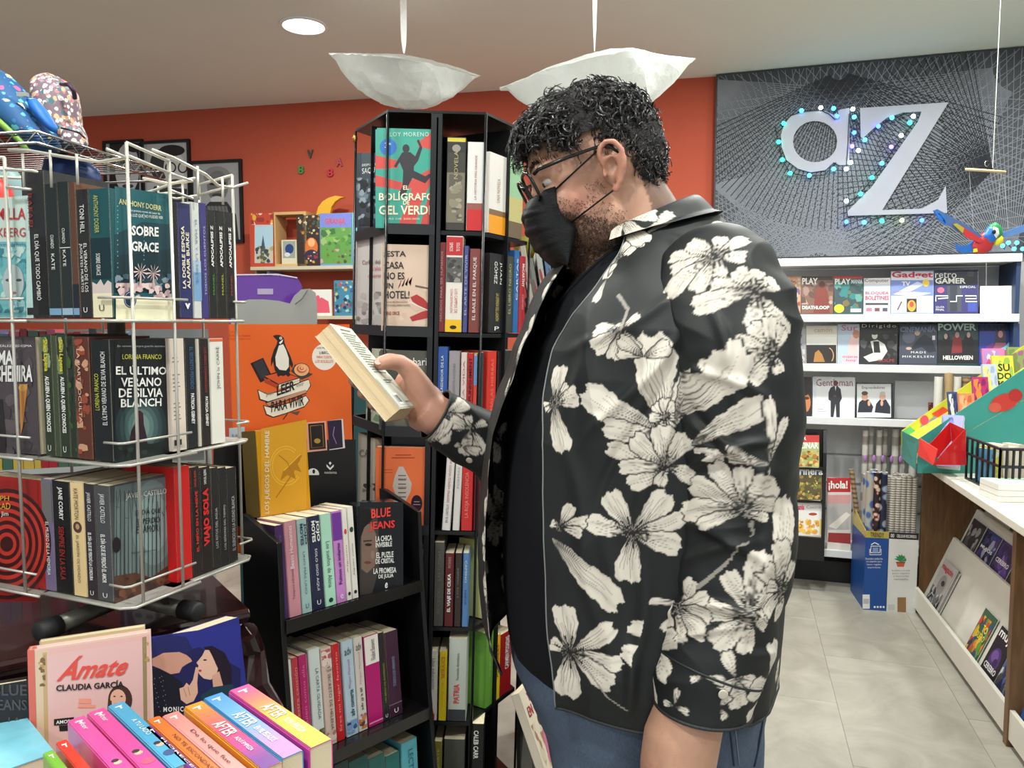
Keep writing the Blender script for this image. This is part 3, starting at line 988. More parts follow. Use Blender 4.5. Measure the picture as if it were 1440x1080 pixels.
row_wire(1,2,[
 (250,272,655,(205,26,26),'red thriller paperback with a bright red back',dict(txt=[])),
 (272,285,656,(36,26,28),'black paperback titled in small red capitals',dict(txt=[('EL NIÑO EN LA NIEVE',.22,.78,(205,50,44),'up',.3,.65,.03),('SAMUEL BJØRK',.82,.97,(210,60,50),'up',.3,.6)])),
 (285,300,656,(32,24,26),'black paperback titled in large red capitals',dict(txt=[('VIAJO SOLA',.25,.8,(215,40,36),'up',.15,.85,.05),('SAMUEL BJØRK',.84,.98,W_,'up',.3,.6)])),
 (300,311,657,(28,28,30),'black fantasy paperback with tiny grey title',dict(txt=[('LOS RITOS DEL AGUA',.2,.6,(190,190,190),'up',.35,.65)])),
 (311,322,657,(26,26,28),'black fantasy paperback with white title',dict(txt=[('LOS SEÑORES DEL TIEMPO',.16,.62,(190,190,190),'up',.35,.65)])),
 (322,336,657,(26,26,28),'black fantasy paperback with the longest title',dict(txt=[('EL SILENCIO DE LA CIUDAD BLANCA',.12,.7,(190,190,190),'up',.35,.65)])),
],'on wire rack bottom right')

# pocket 3 : covers facing the front left
ff = Fr(PC[3],nn)          # plane through the corner, covers face -an
ff = Fr(C1 - nn * (S - .0),nn)

def front_left(tier,yt,col,label,shapes,txts,t=.03,x0=.0,w=.126):
 h = ff.loc(20,yt)[1] - ZT[tier]
 f = ff.moved(x0,ZT[tier] + .0005)
 root = thing('book',label,'book',f.M(),group=G)
 book_parts(root,t,w,h,True,col)
 if shapes:
  prnt('cover_print',f,shapes,root)
 for q in txts:
  ptext(q[0],f,root,q[1],q[2],**(q[3] if len(q) > 3 else {}))
 return f

front_left(0,277,(190,220,216),'pale aqua paperback with a drowned face, top left pocket of wire rack',[((196,216,208),rect(-40,278,37,360)),((110,180,185),rect(-40,340,37,446))] + blot((-20,345,37,440),[(90,165,175),(150,200,200),(60,130,145),(190,220,215)],60,8,41) + [((176,190,190),circ(20,398,15,26)),((70,80,86),circ(13,394,4,2)),((70,80,86),circ(28,394,4,2)),((150,100,100),circ(20,412,5,2))],[('CAMILLA',(190,50,60),(-24,293,37,309),{'bold': .01}),('LÄCKBERG',(190,50,60),(-26,318,37,333),{}),('La princesa de hielo',(60,120,150),(-14,341,37,349),{})])
front_left(1,474,(76,68,74),'grey brown paperback with a hanging chandelier, middle left pocket',blot((-30,477,46,645),[(86,78,84),(68,60,66),(96,86,90)],40,12,43) + [((196,130,60),[(28,540),(40,540),(33,600),(30,612)]),((210,160,80),circ(33,545,6,5)),((40,36,40),[(-10,560),(4,562),(8,600),(10,645),(-10,645)])],[('DAMA',W_,(-22,493,20,513),{'bold': .03}),('CACHEMIRA',W_,(-22,514,47,537),{'bold': .03}),('GONZÁLEZ LEDESMA',W_,(-14,484,46,488),{})])
fsp = front_left(2,672,(160,30,26),'red paperback with a coiled rope, bottom left pocket of wire rack',[((150,26,24),rect(-30,676,54,846))] + [((196,52,40) if i % 2 else (60,10,12),circ(10,765,62 - i * 4.4,78 - i * 5.6,40)) for i in range(13)],[('JOSEPH',(230,180,60),(-22,697,14,706),{}),('CONRAD',(230,180,60),(-24,707,16,716),{}),('Lord Jim',W_,(-14,719,13,727),{})])

# ================================================================ DARK SIDEBOARD under the rack
zt = .985 - .018
ed = (Vector((-.47,1.385,0)) - Vector((-.80,1.145,0))).normalized()
eb = Vector((-ed.y,ed.x,0))
E1 = Vector((-.475,1.378,0))
BUR = mat((46,20,22),.18,bump=.02,var=.25,vs=6,coat=.6,name='dark_burgundy_lacquer')
sb = thing('sideboard','dark burgundy lacquered sideboard under the wire rack','sideboard',Fr(E1 - ed * 1.2,ed).M())
Ls = 1.2
m = MB()
prof = [(-.0,zt),(-.006,zt - .006),(-.006,zt - .014),(.004,zt - .02),(.012,zt - .03),(.03,zt - .036)]
pts = [(0,y,z) for y,z in prof] + [(0,.62,zt - .036),(0,.62,zt)]
m.prism(pts,(Ls,0,0))
m.build('top',BUR,sb,bevel=.002)
m = MB()
m.box(.0,Ls - .05,.06,.58,.05,zt - .036)
m.build('carcass',BUR,sb)
for i in range(2):
 d = MB().box(.06 + i * .54,.56 + i * .54,.042,.06,.1,zt - .1).build('door',mat((52,24,24),.22,var=.25,vs=6,coat=.5,name='burgundy_panel'),sb,bevel=.004)
 MB().ball((.5 + i * .14,.03,.55),.012).build('knob',mat((120,100,60),.3,.9,name='brass'),d,smooth=True)
# carved moulding at the right end of the front
m = MB()
m.tube([(Ls + .0,.02,zt - .05),(Ls + .02,.05,zt - .1),(Ls + .01,.02,zt - .16),(Ls + .035,.0,zt - .2),(Ls + .05,.0,zt - .26)],[.02,.022,.03,.022,.03],12)
m.box(Ls - .05,Ls + .05,.0,.1,.05,zt - .25)
m.build('corner_scroll',BUR,sb,smooth=False)

# ================================================================ FOREGROUND DISPLAY TABLE with books
Dd = Vector((.714,-.70,0)).normalized()      # far -> near along the spines
Rr = Vector((.70,.714,0)).normalized()
tb = thing('display_table','low black display table holding the romance books at the bottom left','table',Fr((-.85,.62,0),Rr).M())
TZ = .855
MB().box(-.5,.66,-.14,.30,TZ - .025,TZ).build('table_top',BLACK,tb)
for x,y in ((-.46,-.1),(.6,-.1),(-.46,.22),(.6,.22)):
 MB().box(x,x + .04,y,y + .04,0,TZ - .025).build('leg',BLACK,tb)

GF = 'romance paperbacks standing spine up in the foreground'
# spine-up books: local frame x = across the row (to the right), y = towards the far end, z = up (spine)
SU = [  # far-top-left px, far-top-right px, spine z above table top adj, colours far->near, label, lettering
 ((59,1058),(77,1055),(120,180,60),[],'lime green book spine up, low at the left of foreground row',[]),
 ((77,1043),(96,1040),(214,62,44),[],'red orange book spine up beside the lime green one',[]),
 ((94,1013),(121,1006),(226,84,160),[],'hot pink book spine up, left one of the pink pair',[('After',.05,.2)]),
 ((121,1002),(149,995),(228,82,158),[(.6,.8,(60,50,60))],'hot pink book spine up, right one of the pink pair',[('After',.05,.2)]),
 ((150,992),(176,986),(84,168,208),[(.62,.9,(40,60,120))],'sky blue book spine up beside the hot pink pair',[('A TU LADO',.3,.55)]),
 ((204,1024),(213,1019),(118,50,130),[],'slim purple book spine up beside the orange one',[('FLORECER',.2,.7)]),
 ((206,1012),(226,1006),(224,120,50),[],'orange book spine up with dark title and white badge',[('NO TE ESCONDAS',.3,.8)]),
 ((227,1007),(252,999),(224,146,140),[],'peach book spine up with black script title',[('De lo que fue',.3,.8)]),
 ((257,994),(287,986),(236,160,50),[(.33,.55,(226,70,100)),(.55,.78,(200,50,130)),(.78,1.,(110,50,140))],'orange to purple gradient book with bold white title',[('AFTER',.34,.54),('AQUÍ EMPIEZA',.58,.78)]),
 ((284,982),(315,974),(70,150,214),[(.4,.6,(110,160,220)),(.6,1.,(180,130,200))],'blue to lilac gradient book with bold white title',[('AFTER',.34,.54),('EN MIL PEDAZOS',.58,.8)]),
 ((320,971),(353,962),(216,70,160),[(.12,.3,(230,110,100)),(.3,.55,(240,160,50)),(.55,1.,(222,196,40))],'magenta to yellow gradient book, the rightmost of the row',[('AFTER',.36,.56),('ALMA PERDIDA',.6,.82)]),
]
for (pl,pr_,c,bands,lab,tx) in SU:
 ztop = 1.003
 A = WZ(pl[0],pl[1],ztop)
 Bq = WZ(pr_[0],pr_[1],ztop)
 mid = (A + Bq) / 2
 t = abs((Bq - A).dot(Rr)) * .98
 L = .198
 wdt = ztop - TZ - .0006
 # root frame at the near end foot; x = Rr, y = -Dd
 O = mid - Rr * t / 2 + Dd * L
 f = Fr((O.x,O.y,TZ + .0006),Rr)
 Ms = Matrix.Identity(4)
 for i in range(3):
  Ms[i][0],Ms[i][1],Ms[i][2],Ms[i][3] = Rr[i],-Dd[i],(0,0,1)[i],(O.x,O.y,TZ + .0006)[i]
 root = thing('book',lab + '','book',Ms,group=GF)
 ee = .0008
 c_ = min(.003,t * .2)
 pf_ = [(0,0),(0,wdt - c_),(c_,wdt),(t - c_,wdt),(t,wdt - c_),(t,0),(t - ee,0),(t - ee,wdt - ee),(ee,wdt - ee),(ee,0)]
 MB().prism([(a,0,b) for a,b in pf_],(0,L,0)).build('cover',mat(c,.3,coat=.3,name='book_cover'),root)
 MB().box(ee,t - ee,.0008,L - .0008,.001,wdt - ee * 1.5).build('pages',CREAM,root)
 # printing on the spine (top face): conv (u across, v far->near)
 vs,fs,cols = [],[],[]

 def top_poly(me_l,cc,uv,zz):
  i0 = len(vs)
  for (u,v) in uv:
   vs.append((u * t,L * (1 - v),wdt + zz))
  fs.append(list(range(i0,i0 + len(uv))))
  cols.append((lin(cc),len(uv)))
 zz = .0003
 if bands and len(bands) > 1:
  kn = [(0,c)] + [((a + b) / 2,cc) for a,b,cc in bands]
  kn.append((1,kn[-1][1]))
  for i in range(24):
   v = (i + .5) / 24
   j = max(k for k in range(len(kn)) if kn[k][0] <= v)
   (v0,c0),(v1,c1) = kn[j],kn[min(j + 1,len(kn) - 1)]
   w_ = (v - v0) / max(1e-6,v1 - v0)
   top_poly(None,tuple(p * (1 - w_) + q_ * w_ for p,q_ in zip(c0,c1)),[(.06,i / 24),(.94,i / 24),(.94,(i + 1) / 24),(.06,(i + 1) / 24)],zz)
  zz += .00002
 top_poly(None,W_,[(.25,.05),(.7,.05),(.6,.065),(.55,.1),(.45,.1),(.48,.065),(.25,.065)],zz)
 if 'pink pair' in lab or 'sky blue' in lab:
  for (u,v,cc,rr_) in ((.5,.7,(226,180,150),.22),(.45,.67,(60,50,60),.2),(.55,.82,(60,80,130) if 'sky' in lab else (200,90,120),.35)):
   top_poly(None,cc,[(u + rr_ * math.cos(j * PI / 4),v + rr_ * t / L * math.sin(j * PI / 4)) for j in range(8)],zz)
   zz += .00002
 me = bpy.data.meshes.new('spine_print')
 me.from_pydata(vs,[],[q[::-1] for q in fs])
 at = me.color_attributes.new('Col','FLOAT_COLOR','CORNER')
 arr = []
 for cc,n in cols:
  arr += [*cc,1.] * n
 at.data.foreach_set('color',arr)
 mesh_obj('spine_print',me,PRINT,root)
 for s_,v0,v1 in tx:
  P,fq = text_mesh(s_,.012 if s_ == 'AFTER' else 0.)
  big = s_ == 'AFTER'
  u0,u1 = (.2,.8) if big else (.35,.65)
  # reads from far to near, letters' feet to the left
  V = [((u0 + (u1 - u0) * q[1]) * t,L * (1 - (v0 + (v1 - v0) * q[0])),wdt + .0012) for q in P]
  me = bpy.data.meshes.new('lettering')
  me.from_pydata(V,[],fq)
  mesh_obj('lettering',me,ink((40,30,40) if 'peach' in lab or 'orange book' in lab else W_),root)

# light blue book lying at the far left of the foreground
A = WZ(-30,1078,.99)
f = Fr((A.x,A.y,TZ + .001),Rr)
rb = thing('book','pale blue book with clouds lying flat at the bottom left corner','book',Fr(WZ(2,1074,.955) + Vector((0,0,-.1)) - Rr * .12,Rr).M())
MB().box(0,.17,-.02,.13,.0,.1).build('pages',CREAM,rb)
MB().box(-.001,.172,-.021,.131,.1,.1012).build('cover',mat((120,190,210),.35,var=.3,vs=30,name='cloudy_blue_cover'),rb)
rb.matrix_world = rb.matrix_world @ Matrix.Translation((0,0,0))

# hardcovers leaning against the sideboard, facing the viewer
fa_ = Fr(W(40,915,1.0),W(208,889,1.075) - W(40,915,1.0),tilt=0)
Ra = (W(208,889,1.06) - W(40,915,1.0))
Ra.z = 0
fa_ = Fr(W(40,1000,1.0),Ra,tilt=8)
x0,_ = fa_.loc(40,1000)
base = .862
zz0 = (base - fa_.O.z) / fa_.U.z
xa_,zt_ = fa_.loc(41,914)
xb_,zt2 = fa_.loc(212,889)
f = fa_.moved(xa_,zz0)
hb = thing('book','pink hardcover with red script title leaning at the bottom left','book',f.M(),group='hardcovers leaning on the sideboard')
ha = (zt_ + zt2) / 2 - zz0
wa = xb_ - xa_
book_parts(hb,.022,wa,ha,True,(226,190,178),hard=True,pages=WHITEP)
MB().box(-.002,.006,-.001,.0235,0,ha).build('spine_edge',mat((210,104,92),.5,name='coral_cloth'),hb)
sh = [((224,176,170),[(42,916),(210,892),(212,1080),(44,1080)]),((214,188,160),[(42,916),(68,913),(70,1080),(48,1080)]),((196,160,120),[(60,918),(66,917),(69,1080),(63,1080)]),((224,180,178),[(66,922),(200,900),(203,1080),(70,1080)]),((150,130,90),[(200,896),(206,895),(208,1080),(203,1080)])]
sh += blot((54,920,64,965),[(180,150,90),(150,120,70),(120,96,60)],14,4,51) + blot((203,900,210,930),[(180,150,90),(150,120,70)],8,3,52)
sh += [((70,46,40),circ(169,984,17,21,20)),((226,172,150),circ(166,982,11,13,18)),((70,46,40),[(152,985),(150,1010),(158,1008),(157,985)]),((200,110,100),circ(165,990,5,2)),((40,30,30),circ(161,979,1.6,1)),((40,30,30),circ(171,979,1.6,1)),((90,120,150),[(150,1005),(185,1003),(190,1080),(145,1080)]),((24,22,26),[(76,1011),(104,1008),(104,1018),(76,1020)]),((24,22,26),[(83,1020),(100,1019),(100,1027),(84,1028)]),((236,150,130),rect(111,982,128,989)),((236,150,130),rect(110,991,134,995))]
prnt('cover_print',f,sh,hb)
ptext('Ámate',f,hb,(222,76,66),(79,926,174,958),slope=9,bold=.025,shear=2.)
ptext('CLAUDIA GARCÍA',f,hb,(34,26,32),(79,961,174,972),slope=6,bold=.03)
ptext('AMOR',f,hb,W_,(79,1013,100,1018),slope=2,bold=.02)

Rb2 = W(338,868,1.17) - W(206,898,1.055)
Rb2.z = 0
f2 = Fr(W(206,960,1.075),Rb2,tilt=9)
zz0 = (base - f2.O.z) / f2.U.z
xa_,zt_ = f2.loc(207,896)
xb_,zt2 = f2.loc(337,880)
f = f2.moved(xa_,zz0)
h2 = (zt_ + zt2) / 2 - zz0
hb2 = thing('book','blue book with a whispering couple beside the pink hardcover','book',f.M(),group='hardcovers leaning on the sideboard')
book_parts(hb2,.034,xb_ - xa_,h2,True,(46,48,130),pages=CREAM)
sh = [((46,50,134),[(207,896),(338,878),(338,1080),(207,1080)]),((34,34,84),[(207,930),(280,910),(338,940),(338,1080),(207,1080)]),
  ((38,40,96),[(208,900),(236,892),(262,896),(270,912),(258,922),(240,920),(222,926),(209,930)]),
  ((206,150,130),[(214,918),(232,916),(250,916),(262,921),(268,926),(270,930),(262,934),(256,938),(252,946),(240,948),(224,940),(214,936)]),
  ((38,40,96),[(208,916),(226,910),(250,908),(262,914),(250,917),(230,918),(214,926),(208,936)]),
  ((26,26,40),[(208,942),(222,940),(240,948),(256,960),(258,1012),(208,1016)]),
  ((34,24,40),[(286,910),(298,908),(316,918),(326,940),(324,970),(310,974),(300,960),(296,930)]),
  ((228,180,160),[(288,914),(284,922),(276,932),(279,936),(277,942),(280,948),(286,954),(296,956),(304,950),(307,936),(302,922),(296,914)]),
  ((34,24,40),[(292,911),(310,914),(322,930),(326,960),(316,966),(306,940),(298,922)]),
  ((212,160,140),[(298,950),(308,944),(314,966),(300,972)]),
  ((30,60,74),[(282,978),(300,966),(326,962),(338,976),(338,1010),(284,1004)]),
  ((222,172,150),[(271,956),(275,938),(279,939),(277,960),(278,974),(272,986),(262,990),(254,984),(252,968),(258,966),(262,960),(266,964)]),
  ((160,110,96),stroke([(258,968),(262,980)],.8)),((160,110,96),stroke([(264,966),(267,978)],.8)),((40,30,34),circ(288,928,2.6,1)),((170,60,60),circ(281,943,2.2,1.6))]
sh += [((150,150,190),circ(212 + (i * 17) % 22,950 + (i * 29) % 55,.7,.7,5)) for i in range(24)]
prnt('cover_print',f,sh,hb2)
ptext('MONICA MURPHY',f,hb2,W_,(229,994,300,1001),slope=2,bold=.02,spacing=1.3)

# a third hardcover behind the pink one and a dark one at the far left
f3 = Fr(W(56,1000,1.06),Ra,tilt=9)
zz0 = (base - f3.O.z) / f3.U.z
xa_,zt_ = f3.loc(55,903)
xb_,_ = f3.loc(204,885)
f = f3.moved(xa_,zz0)
bk = thing('book','cream paged hardcover standing behind the pink hardcover','book',f.M(),group='hardcovers leaning on the sideboard')
book_parts(bk,.02,xb_ - xa_,zt_ - zz0,True,(214,190,150),hard=False,pages=CREAM)
f4 = Fr(W(-30,1000,.985),Ra,tilt=8)
zz0 = (base - f4.O.z) / f4.U.z
xa_,_ = f4.loc(-62,1000)
xb_,zt_ = f4.loc(39,957)
f = f4.moved(xa_,zz0)
bk = thing('book','black hardcover with embossed grey capitals at the far left','book',f.M(),group='hardcovers leaning on the sideboard')
book_parts(bk,.024,xb_ - xa_,zt_ - zz0,True,(26,24,26),hard=True)
GE = (70,68,72)
for s_,bx in (('BLUE',(-10,962,38,978)),('JEANS',(-10,983,38,1003)),('LA',(12,1008,30,1017)),('PROMISE',(-14,1022,38,1038)),('DE JULIA',(-10,1040,38,1056))):
 ptext(s_,f,bk,GE,bx,bold=.02)
# ================================================================ BLACK STEPPED CARD DISPLAY (centre left)
DL = Vector(((393 - 720) / F * 1.60,1.60,0))
DR_ = Vector(((577 - 720) / F * 1.845,1.845,0))
rd = (DR_ - DL).normalized()
DW = (DR_ - DL).length
nd = Vector((rd.y,-rd.x,0))
ZA,ZB,ZC = .861,.556,.27
disp = thing('card_display','black stepped cardboard book display with an orange penguin header','display',Fr(DL,rd).M())
BC = mat((18,18,21),.3,bump=.03,name='black_display_card')
# side panels (profile: y into the display, leaning)
for xx in (-.022,DW + .008):
 m = MB()
 m.prism([(xx,-.105,0),(xx,.14,0),(xx,.14,ZA + .205),(xx,.12,ZA + .205),(xx,-.012,ZA + .17),(xx,-.02,ZA - .02),(xx,-.05,ZB - .02)],(.012,0,0))
 m.build('side_panel',BC,disp,bevel=.0015)
for k,z in enumerate((ZA,ZB,ZC)):
 o = -.012 - .03 * k
 m = MB()
 m.box(-.012,DW + .01,o - .006,.135,z - .012,z - .001)
 m.box(-.012,DW + .01,o - .012,o - .006,z - .022,z + .006)
 m.build('shelf',mat((20,18,20),.12,bump=.02,name='glossy_black_shelf'),disp)
MB().box(-.012,DW + .01,.135,.142,0,ZA + .14).build('back_panel',BC,disp)
MB().box(-.012,DW + .01,-.095,-.09,0,ZC - .02).build('front_panel',BC,disp)
GD = 'novels on the black stepped display'
fA = Fr(DL,rd,tilt=5)
UW = {'w': .128}
rA = [
 (395,407,737,(74,40,96),'deep purple novel with faint script',dict(txt=[('AFTERLIGHT',.5,.9,(120,90,150),'down',.4,.6)])),
 (407,425,731,(206,142,152),'dusty pink novel with white script',dict(txt=[('Besos Humeantes',.5,.95,W_,'up',.3,.6),('Tempora ediciones',.18,.5,(70,60,70),'up',.35,.6)])),
 (425,440,728,(160,190,186),'pale teal novel with navy author name',dict(txt=[('JOJO',.72,.95,(40,60,90),'down',.62,.9,.03),('MOYES',.72,.95,(40,60,90),'down',.28,.56,.03),('UNO MÁS UNO',.2,.65,(60,80,110),'down',.4,.65),('U',.05,.1,(60,80,110),'h',.35,.65)])),
 (440,458,724,(30,36,66),'navy novel with white author name',dict(txt=[('JOJO',.72,.95,W_,'down',.62,.9,.03),('MOYES',.72,.95,W_,'down',.28,.56,.03),('SOLO SIGO AQUÍ',.2,.65,W_,'down',.4,.65),('U',.05,.1,W_,'h',.35,.65)])),
 (458,474,721,(168,214,190),'mint green novel with dark script',dict(txt=[('Los sueños de Alena',.2,.7,(30,60,60),'down',.35,.7)],art=[((30,60,50),circ(.5,.06,.2,.025))])),
 (474,488,717,(196,130,200),'lilac novel with purple top',dict(txt=[('Fuimos un invierno',.2,.65,(60,30,90),'up',.3,.65,.02),('e',.04,.09,W_,'h',.35,.65)],bands=[(.68,.98,(110,50,150))])),
 (488,496,714,(228,220,212),'slim white novel with red flower',dict(txt=[('Alguien',.3,.6,(150,80,100),'up',.3,.6)],art=[((210,60,70),circ(.5,.75,.25,.03)),((40,40,50),circ(.5,.07,.25,.02))])),
 (496,505,711,(226,222,214),'slim white novel with black leaf',dict(txt=[('Alguien como',.25,.6,(60,70,60),'up',.3,.6)],art=[((40,60,50),circ(.5,.75,.3,.03)),((40,40,50),circ(.5,.07,.25,.02))])),
]
spine_row(fA,0,[r for r in rA],'on top display shelf',GD,w=.13) if 0 else None

class RowFr:
 pass

def shelf_fr(z,tilt=5,dy=0.):
 f = Fr(DL + nd * dy + Vector((0,0,z)),rd,tilt=tilt)
 return f

def row2(z,rows,place,grp,dy=0.,w=.112,tilt=5,base=None,**kw):
 f = base if base is not None else shelf_fr(z,tilt,dy)
 return spine_row(f,0,rows,place,grp,w=w,**kw)

row2(ZA,rA,'on upper display shelf',GD)
# boxed trilogy: photographic black cover
fbj = Fr(W(506,834,1.752),Vector((.90,.44,0)),tilt=5)
x0_,z0_ = fbj.loc(506,841)
h_ = fbj.loc(515,716)[1] - z0_
w_ = fbj.loc(566,828)[0] - x0_
fj = fbj.moved(x0_,0)
fj.O.z = ZA + .001
bj = thing('boxed_book_set','black boxed trilogy with a face and red hand lettered title on display','book',fj.M())
MB().box(0,w_,0,.07,0,h_).build('slipcase',mat((34,36,42),.2,coat=.4,name='glossy_card'),bj,bevel=.0008)
sh = [((30,32,38),rect(506,706,567,842)),((70,62,60),[(506,716),(527,714),(532,735),(533,800),(522,838),(506,841)])]
sh += [((128,104,92),[(508,740),(522,736),(529,752),(531,776),(527,796),(516,806),(508,800)]),((26,24,26),[(506,716),(520,715),(524,730),(512,742),(506,760)]),((40,30,30),circ(518,766,5,2)),((150,120,106),circ(524,780,2.5,6)),((110,60,56),circ(517,791,5,2)),((40,32,34),stroke([(511,761),(523,760)],1.6))]
prnt('cover_print',fj,sh,bj)
for s_,c,bx,k in (('BLUE',(232,70,60),(522,716,549,729),{}),('JEANS',(232,60,54),(519,734,555,748),{}),('LA CHICA',W_,(528,754,551,762),{}),('INVISIBLE',W_,(528,763,551,770),{}),('EL PUZLE',W_,(529,777,553,785),{}),('DE CRISTAL',W_,(528,786,554,793),{}),('LA PROMESA',W_,(525,799,557,807),{}),('DE JULIA',W_,(532,808,553,815),{}),('e',W_,(541,820,545,828),{})):
 ptext(s_,fj,bj,c,bx,slope=3 if 'BLUE' in s_ or 'JE' in s_ else 2,bold=.02)

rB = [
 (413,419,925,(214,210,200),'thin pale book',{}),
 (419,428,922,(190,50,70),'crimson novel with pale script',dict(txt=[('Nuestra canción',.3,.9,(230,150,150),'up',.3,.7)])),
 (428,441,918,(176,30,100),'magenta novel with pink script',dict(txt=[('Alguien como ella',.2,.9,(220,120,170),'up',.3,.7)])),
 (442,459,909,(200,208,204),'pale novel with woodland foot',dict(txt=[('LA CARTA OLVIDADA',.3,.8,(60,70,80),'down',.5,.75)],art=blot((.05,.02,.95,.2),[(70,70,50),(110,100,70),(40,46,36)],20,.3,5,sq=.12))),
 (459,475,908,(204,180,168),'rose patterned novel with dark title',dict(txt=[('EL SECRETO DE HELENA',.15,.8,(60,50,50),'down',.5,.75)],art=blot((.05,.75,.95,.98),[(180,90,90),(220,200,190),(150,110,90)],20,.3,6,sq=.12) + blot((.05,.02,.95,.14),[(180,120,110),(220,200,190)],10,.3,6,sq=.12))),
 (475,486,903,(196,26,36),'bright red novel with pink script',dict(txt=[('Eres mi lugar favorito',.1,.92,(240,150,150),'up',.3,.7)])),
 (488,505,898,(176,196,210),'light blue novel with black script',dict(txt=[('adv',.85,.93,(20,60,60),'h',.2,.8),('Megan Maxwell',.5,.8,(150,90,140),'up',.4,.65),('adv comerte',.2,.48,(20,40,60),'up',.4,.75,.02)],art=blot((.05,.02,.95,.16),[(50,90,150),(30,60,110),(120,150,190)],16,.3,7,sq=.12))),
 (505,518,893,(206,196,188),'beige novel with floral foot',dict(txt=[('adv',.86,.94,(40,40,40),'h',.2,.8),('Megan Maxwell',.5,.84,(190,130,130),'up',.4,.65),('adv ¿y a ti?',.22,.46,(30,30,40),'up',.35,.7,.02)],art=blot((.05,.02,.95,.18),[(190,120,60),(90,60,60),(150,100,130)],16,.3,8,sq=.12))),
 (519,540,890,(172,20,104),'magenta novel with a white upper third',dict(txt=[('Elísabet Benavent',.72,.95,(80,60,70),'up',.4,.7)],bands=[(.68,.99,(228,222,214)),(.03,.045,(210,150,180))])),
 (540,548,887,(36,30,36),'black novel with yellow green title',dict(txt=[('UN BESO DE INVIERNO',.2,.65,(150,160,50),'up',.35,.65),('U',.03,.07,W_,'h',.3,.7)])),
 (548,567,885,(60,28,52),'dark plum novel with blue grey title',dict(txt=[('TODOS LOS VERANOS',.35,.7,(140,150,190),'up',.4,.6),('U',.04,.09,W_,'h',.35,.65)],bands=[(.14,.15,(120,110,120))])),
]
row2(ZB,rB,'on middle display shelf',GD,dy=.018,w=.125)
rC = [
 (470,490,1077,(40,70,70),'dark teal book low down',{}),
 (490,518,1073,(30,90,86),'dark green book low down',{}),
 (518,542,1069,(34,104,98),'sea green book',{}),
 (542,562,1065,(30,110,104),'teal green book',{}),
 (564,587,1047,(96,186,200),'light cyan book',dict(txt=[('LECTURA',.5,.9,(40,100,130),'down',.4,.7)])),
]
fC = Fr(DL + nd * .04 + Vector((0,0,ZC)),rd,tilt=3)
for (x0,x1,yt,c,d,o) in rC:
 a0,b1 = fC.loc(x0,yt)
 a1,_ = fC.loc(x1,yt)
 spine_book(fC,a0,.0005,a1 - a0 - .0006,.14,b1,c,'%s on the lowest display shelf, below magenta books' % d,txt=o.get('txt',()),group=GD)

# gold paperback with a bird, standing on the books
fg = Fr(W(366,720,1.70),Vector((.80,.60,0)),tilt=6)
x0_,z0_ = fg.loc(366,727)
x1_,z1_ = fg.loc(430,600)
fgm = fg.moved(x0_,z0_)
gb = thing('book','gold paperback with an embossed bird on the black display','book',fgm.M(),group='books leaning on the display header')
GOLD = (216,152,28)
book_parts(gb,.03,x1_ - x0_,z1_ - z0_,True,GOLD,rough=.22)
sp = MB().prism([(0,.0,0),(0,.0,z1_ - z0_),(-.026,.012,z1_ - z0_),(-.026,.012,0)],(0,.001,0))
sp.build('spine',mat((92,74,26),.35,name='dark_gold_card'),gb)
sh = [((222,160,36),[(367,603),(431,590),(431,716),(367,727)])]
sh += [((238,184,60),stroke(circ(402,655,r,r * 1.25,26,0,.6,5.4),1.2)) for r in (22,19)]
sh += [((176,118,20),stroke([(388,700),(410,668),(424,640)],1.5)),((184,124,20),[(398,662),(412,648),(424,636),(418,652),(424,664),(412,660),(416,674),(404,668),(394,676)]),((240,190,70),stroke([(399,662),(412,649),(423,638)],1.2)),((176,118,20),stroke([(392,640),(404,650),(408,660)],1.3))]
prnt('cover_print',fgm,sh,gb)
ptext('LOS JUEGOS DEL HAMBRE',fgm,gb,(240,230,200),(372,606,380,722),'up',bold=.01)
ptext('LOS JUEGOS DEL HAMBRE',fg.moved(0,0,.004),None,(200,190,150),(356,640,361,716),'up',bold=.01) if 0 else None

# header: orange card with penguin
HL = W(322,620,1.70)
HR = W(495,620,1.905)
rh = (HR - HL)
rh.z = 0
fh = Fr((HL.x,HL.y,0),rh,tilt=1)
xa_,za_ = fh.loc(322,456)
xb_,_ = fh.loc(494,560)
zo_ = fh.loc(400,618)[1]
hd = disp
hM = disp.matrix_basis.inverted()

def on_disp(fr,name,shapes,y0=0.,m=None):
 pass

fhm = fh.moved(xa_,0)
hold = MB().box(0,xb_ - xa_,0,.006,ZA + .08,za_).build('header_card',mat((226,98,34),.4,bump=.02,var=.02,name='orange_card'),disp)
hold.matrix_basis = hM @ fhm.M()
# prints are sub-parts of the header card
SKL = (232,226,214)
OUT = (34,26,30)
sh = [((22,21,24),[(405,600),(500,588),(500,712),(405,724)]),((22,21,24),[(322,640),(405,620),(405,724),(322,740)])]
sh = [((22,21,24),[(300,622),(405,606),(405,619),(500,618),(502,740),(300,740)])]
# books behind the penguin
sh += [(OUT,[(352,511),(370,503),(382,528),(379,532),(366,538)]),((52,48,54),[(356,511),(369,505),(379,527),(367,533)]),(OUT,[(372,528),(395,521),(422,531),(422,540),(392,545)]),((214,84,40),[(372,529),(396,523),(420,531),(392,540)]),((176,60,30),[(371,531),(391,541),(391,547),(372,538)]),((228,220,196),[(392,541),(421,532),(421,538),(392,547)]),((170,160,140),stroke([(393,544),(421,535)],.7))]
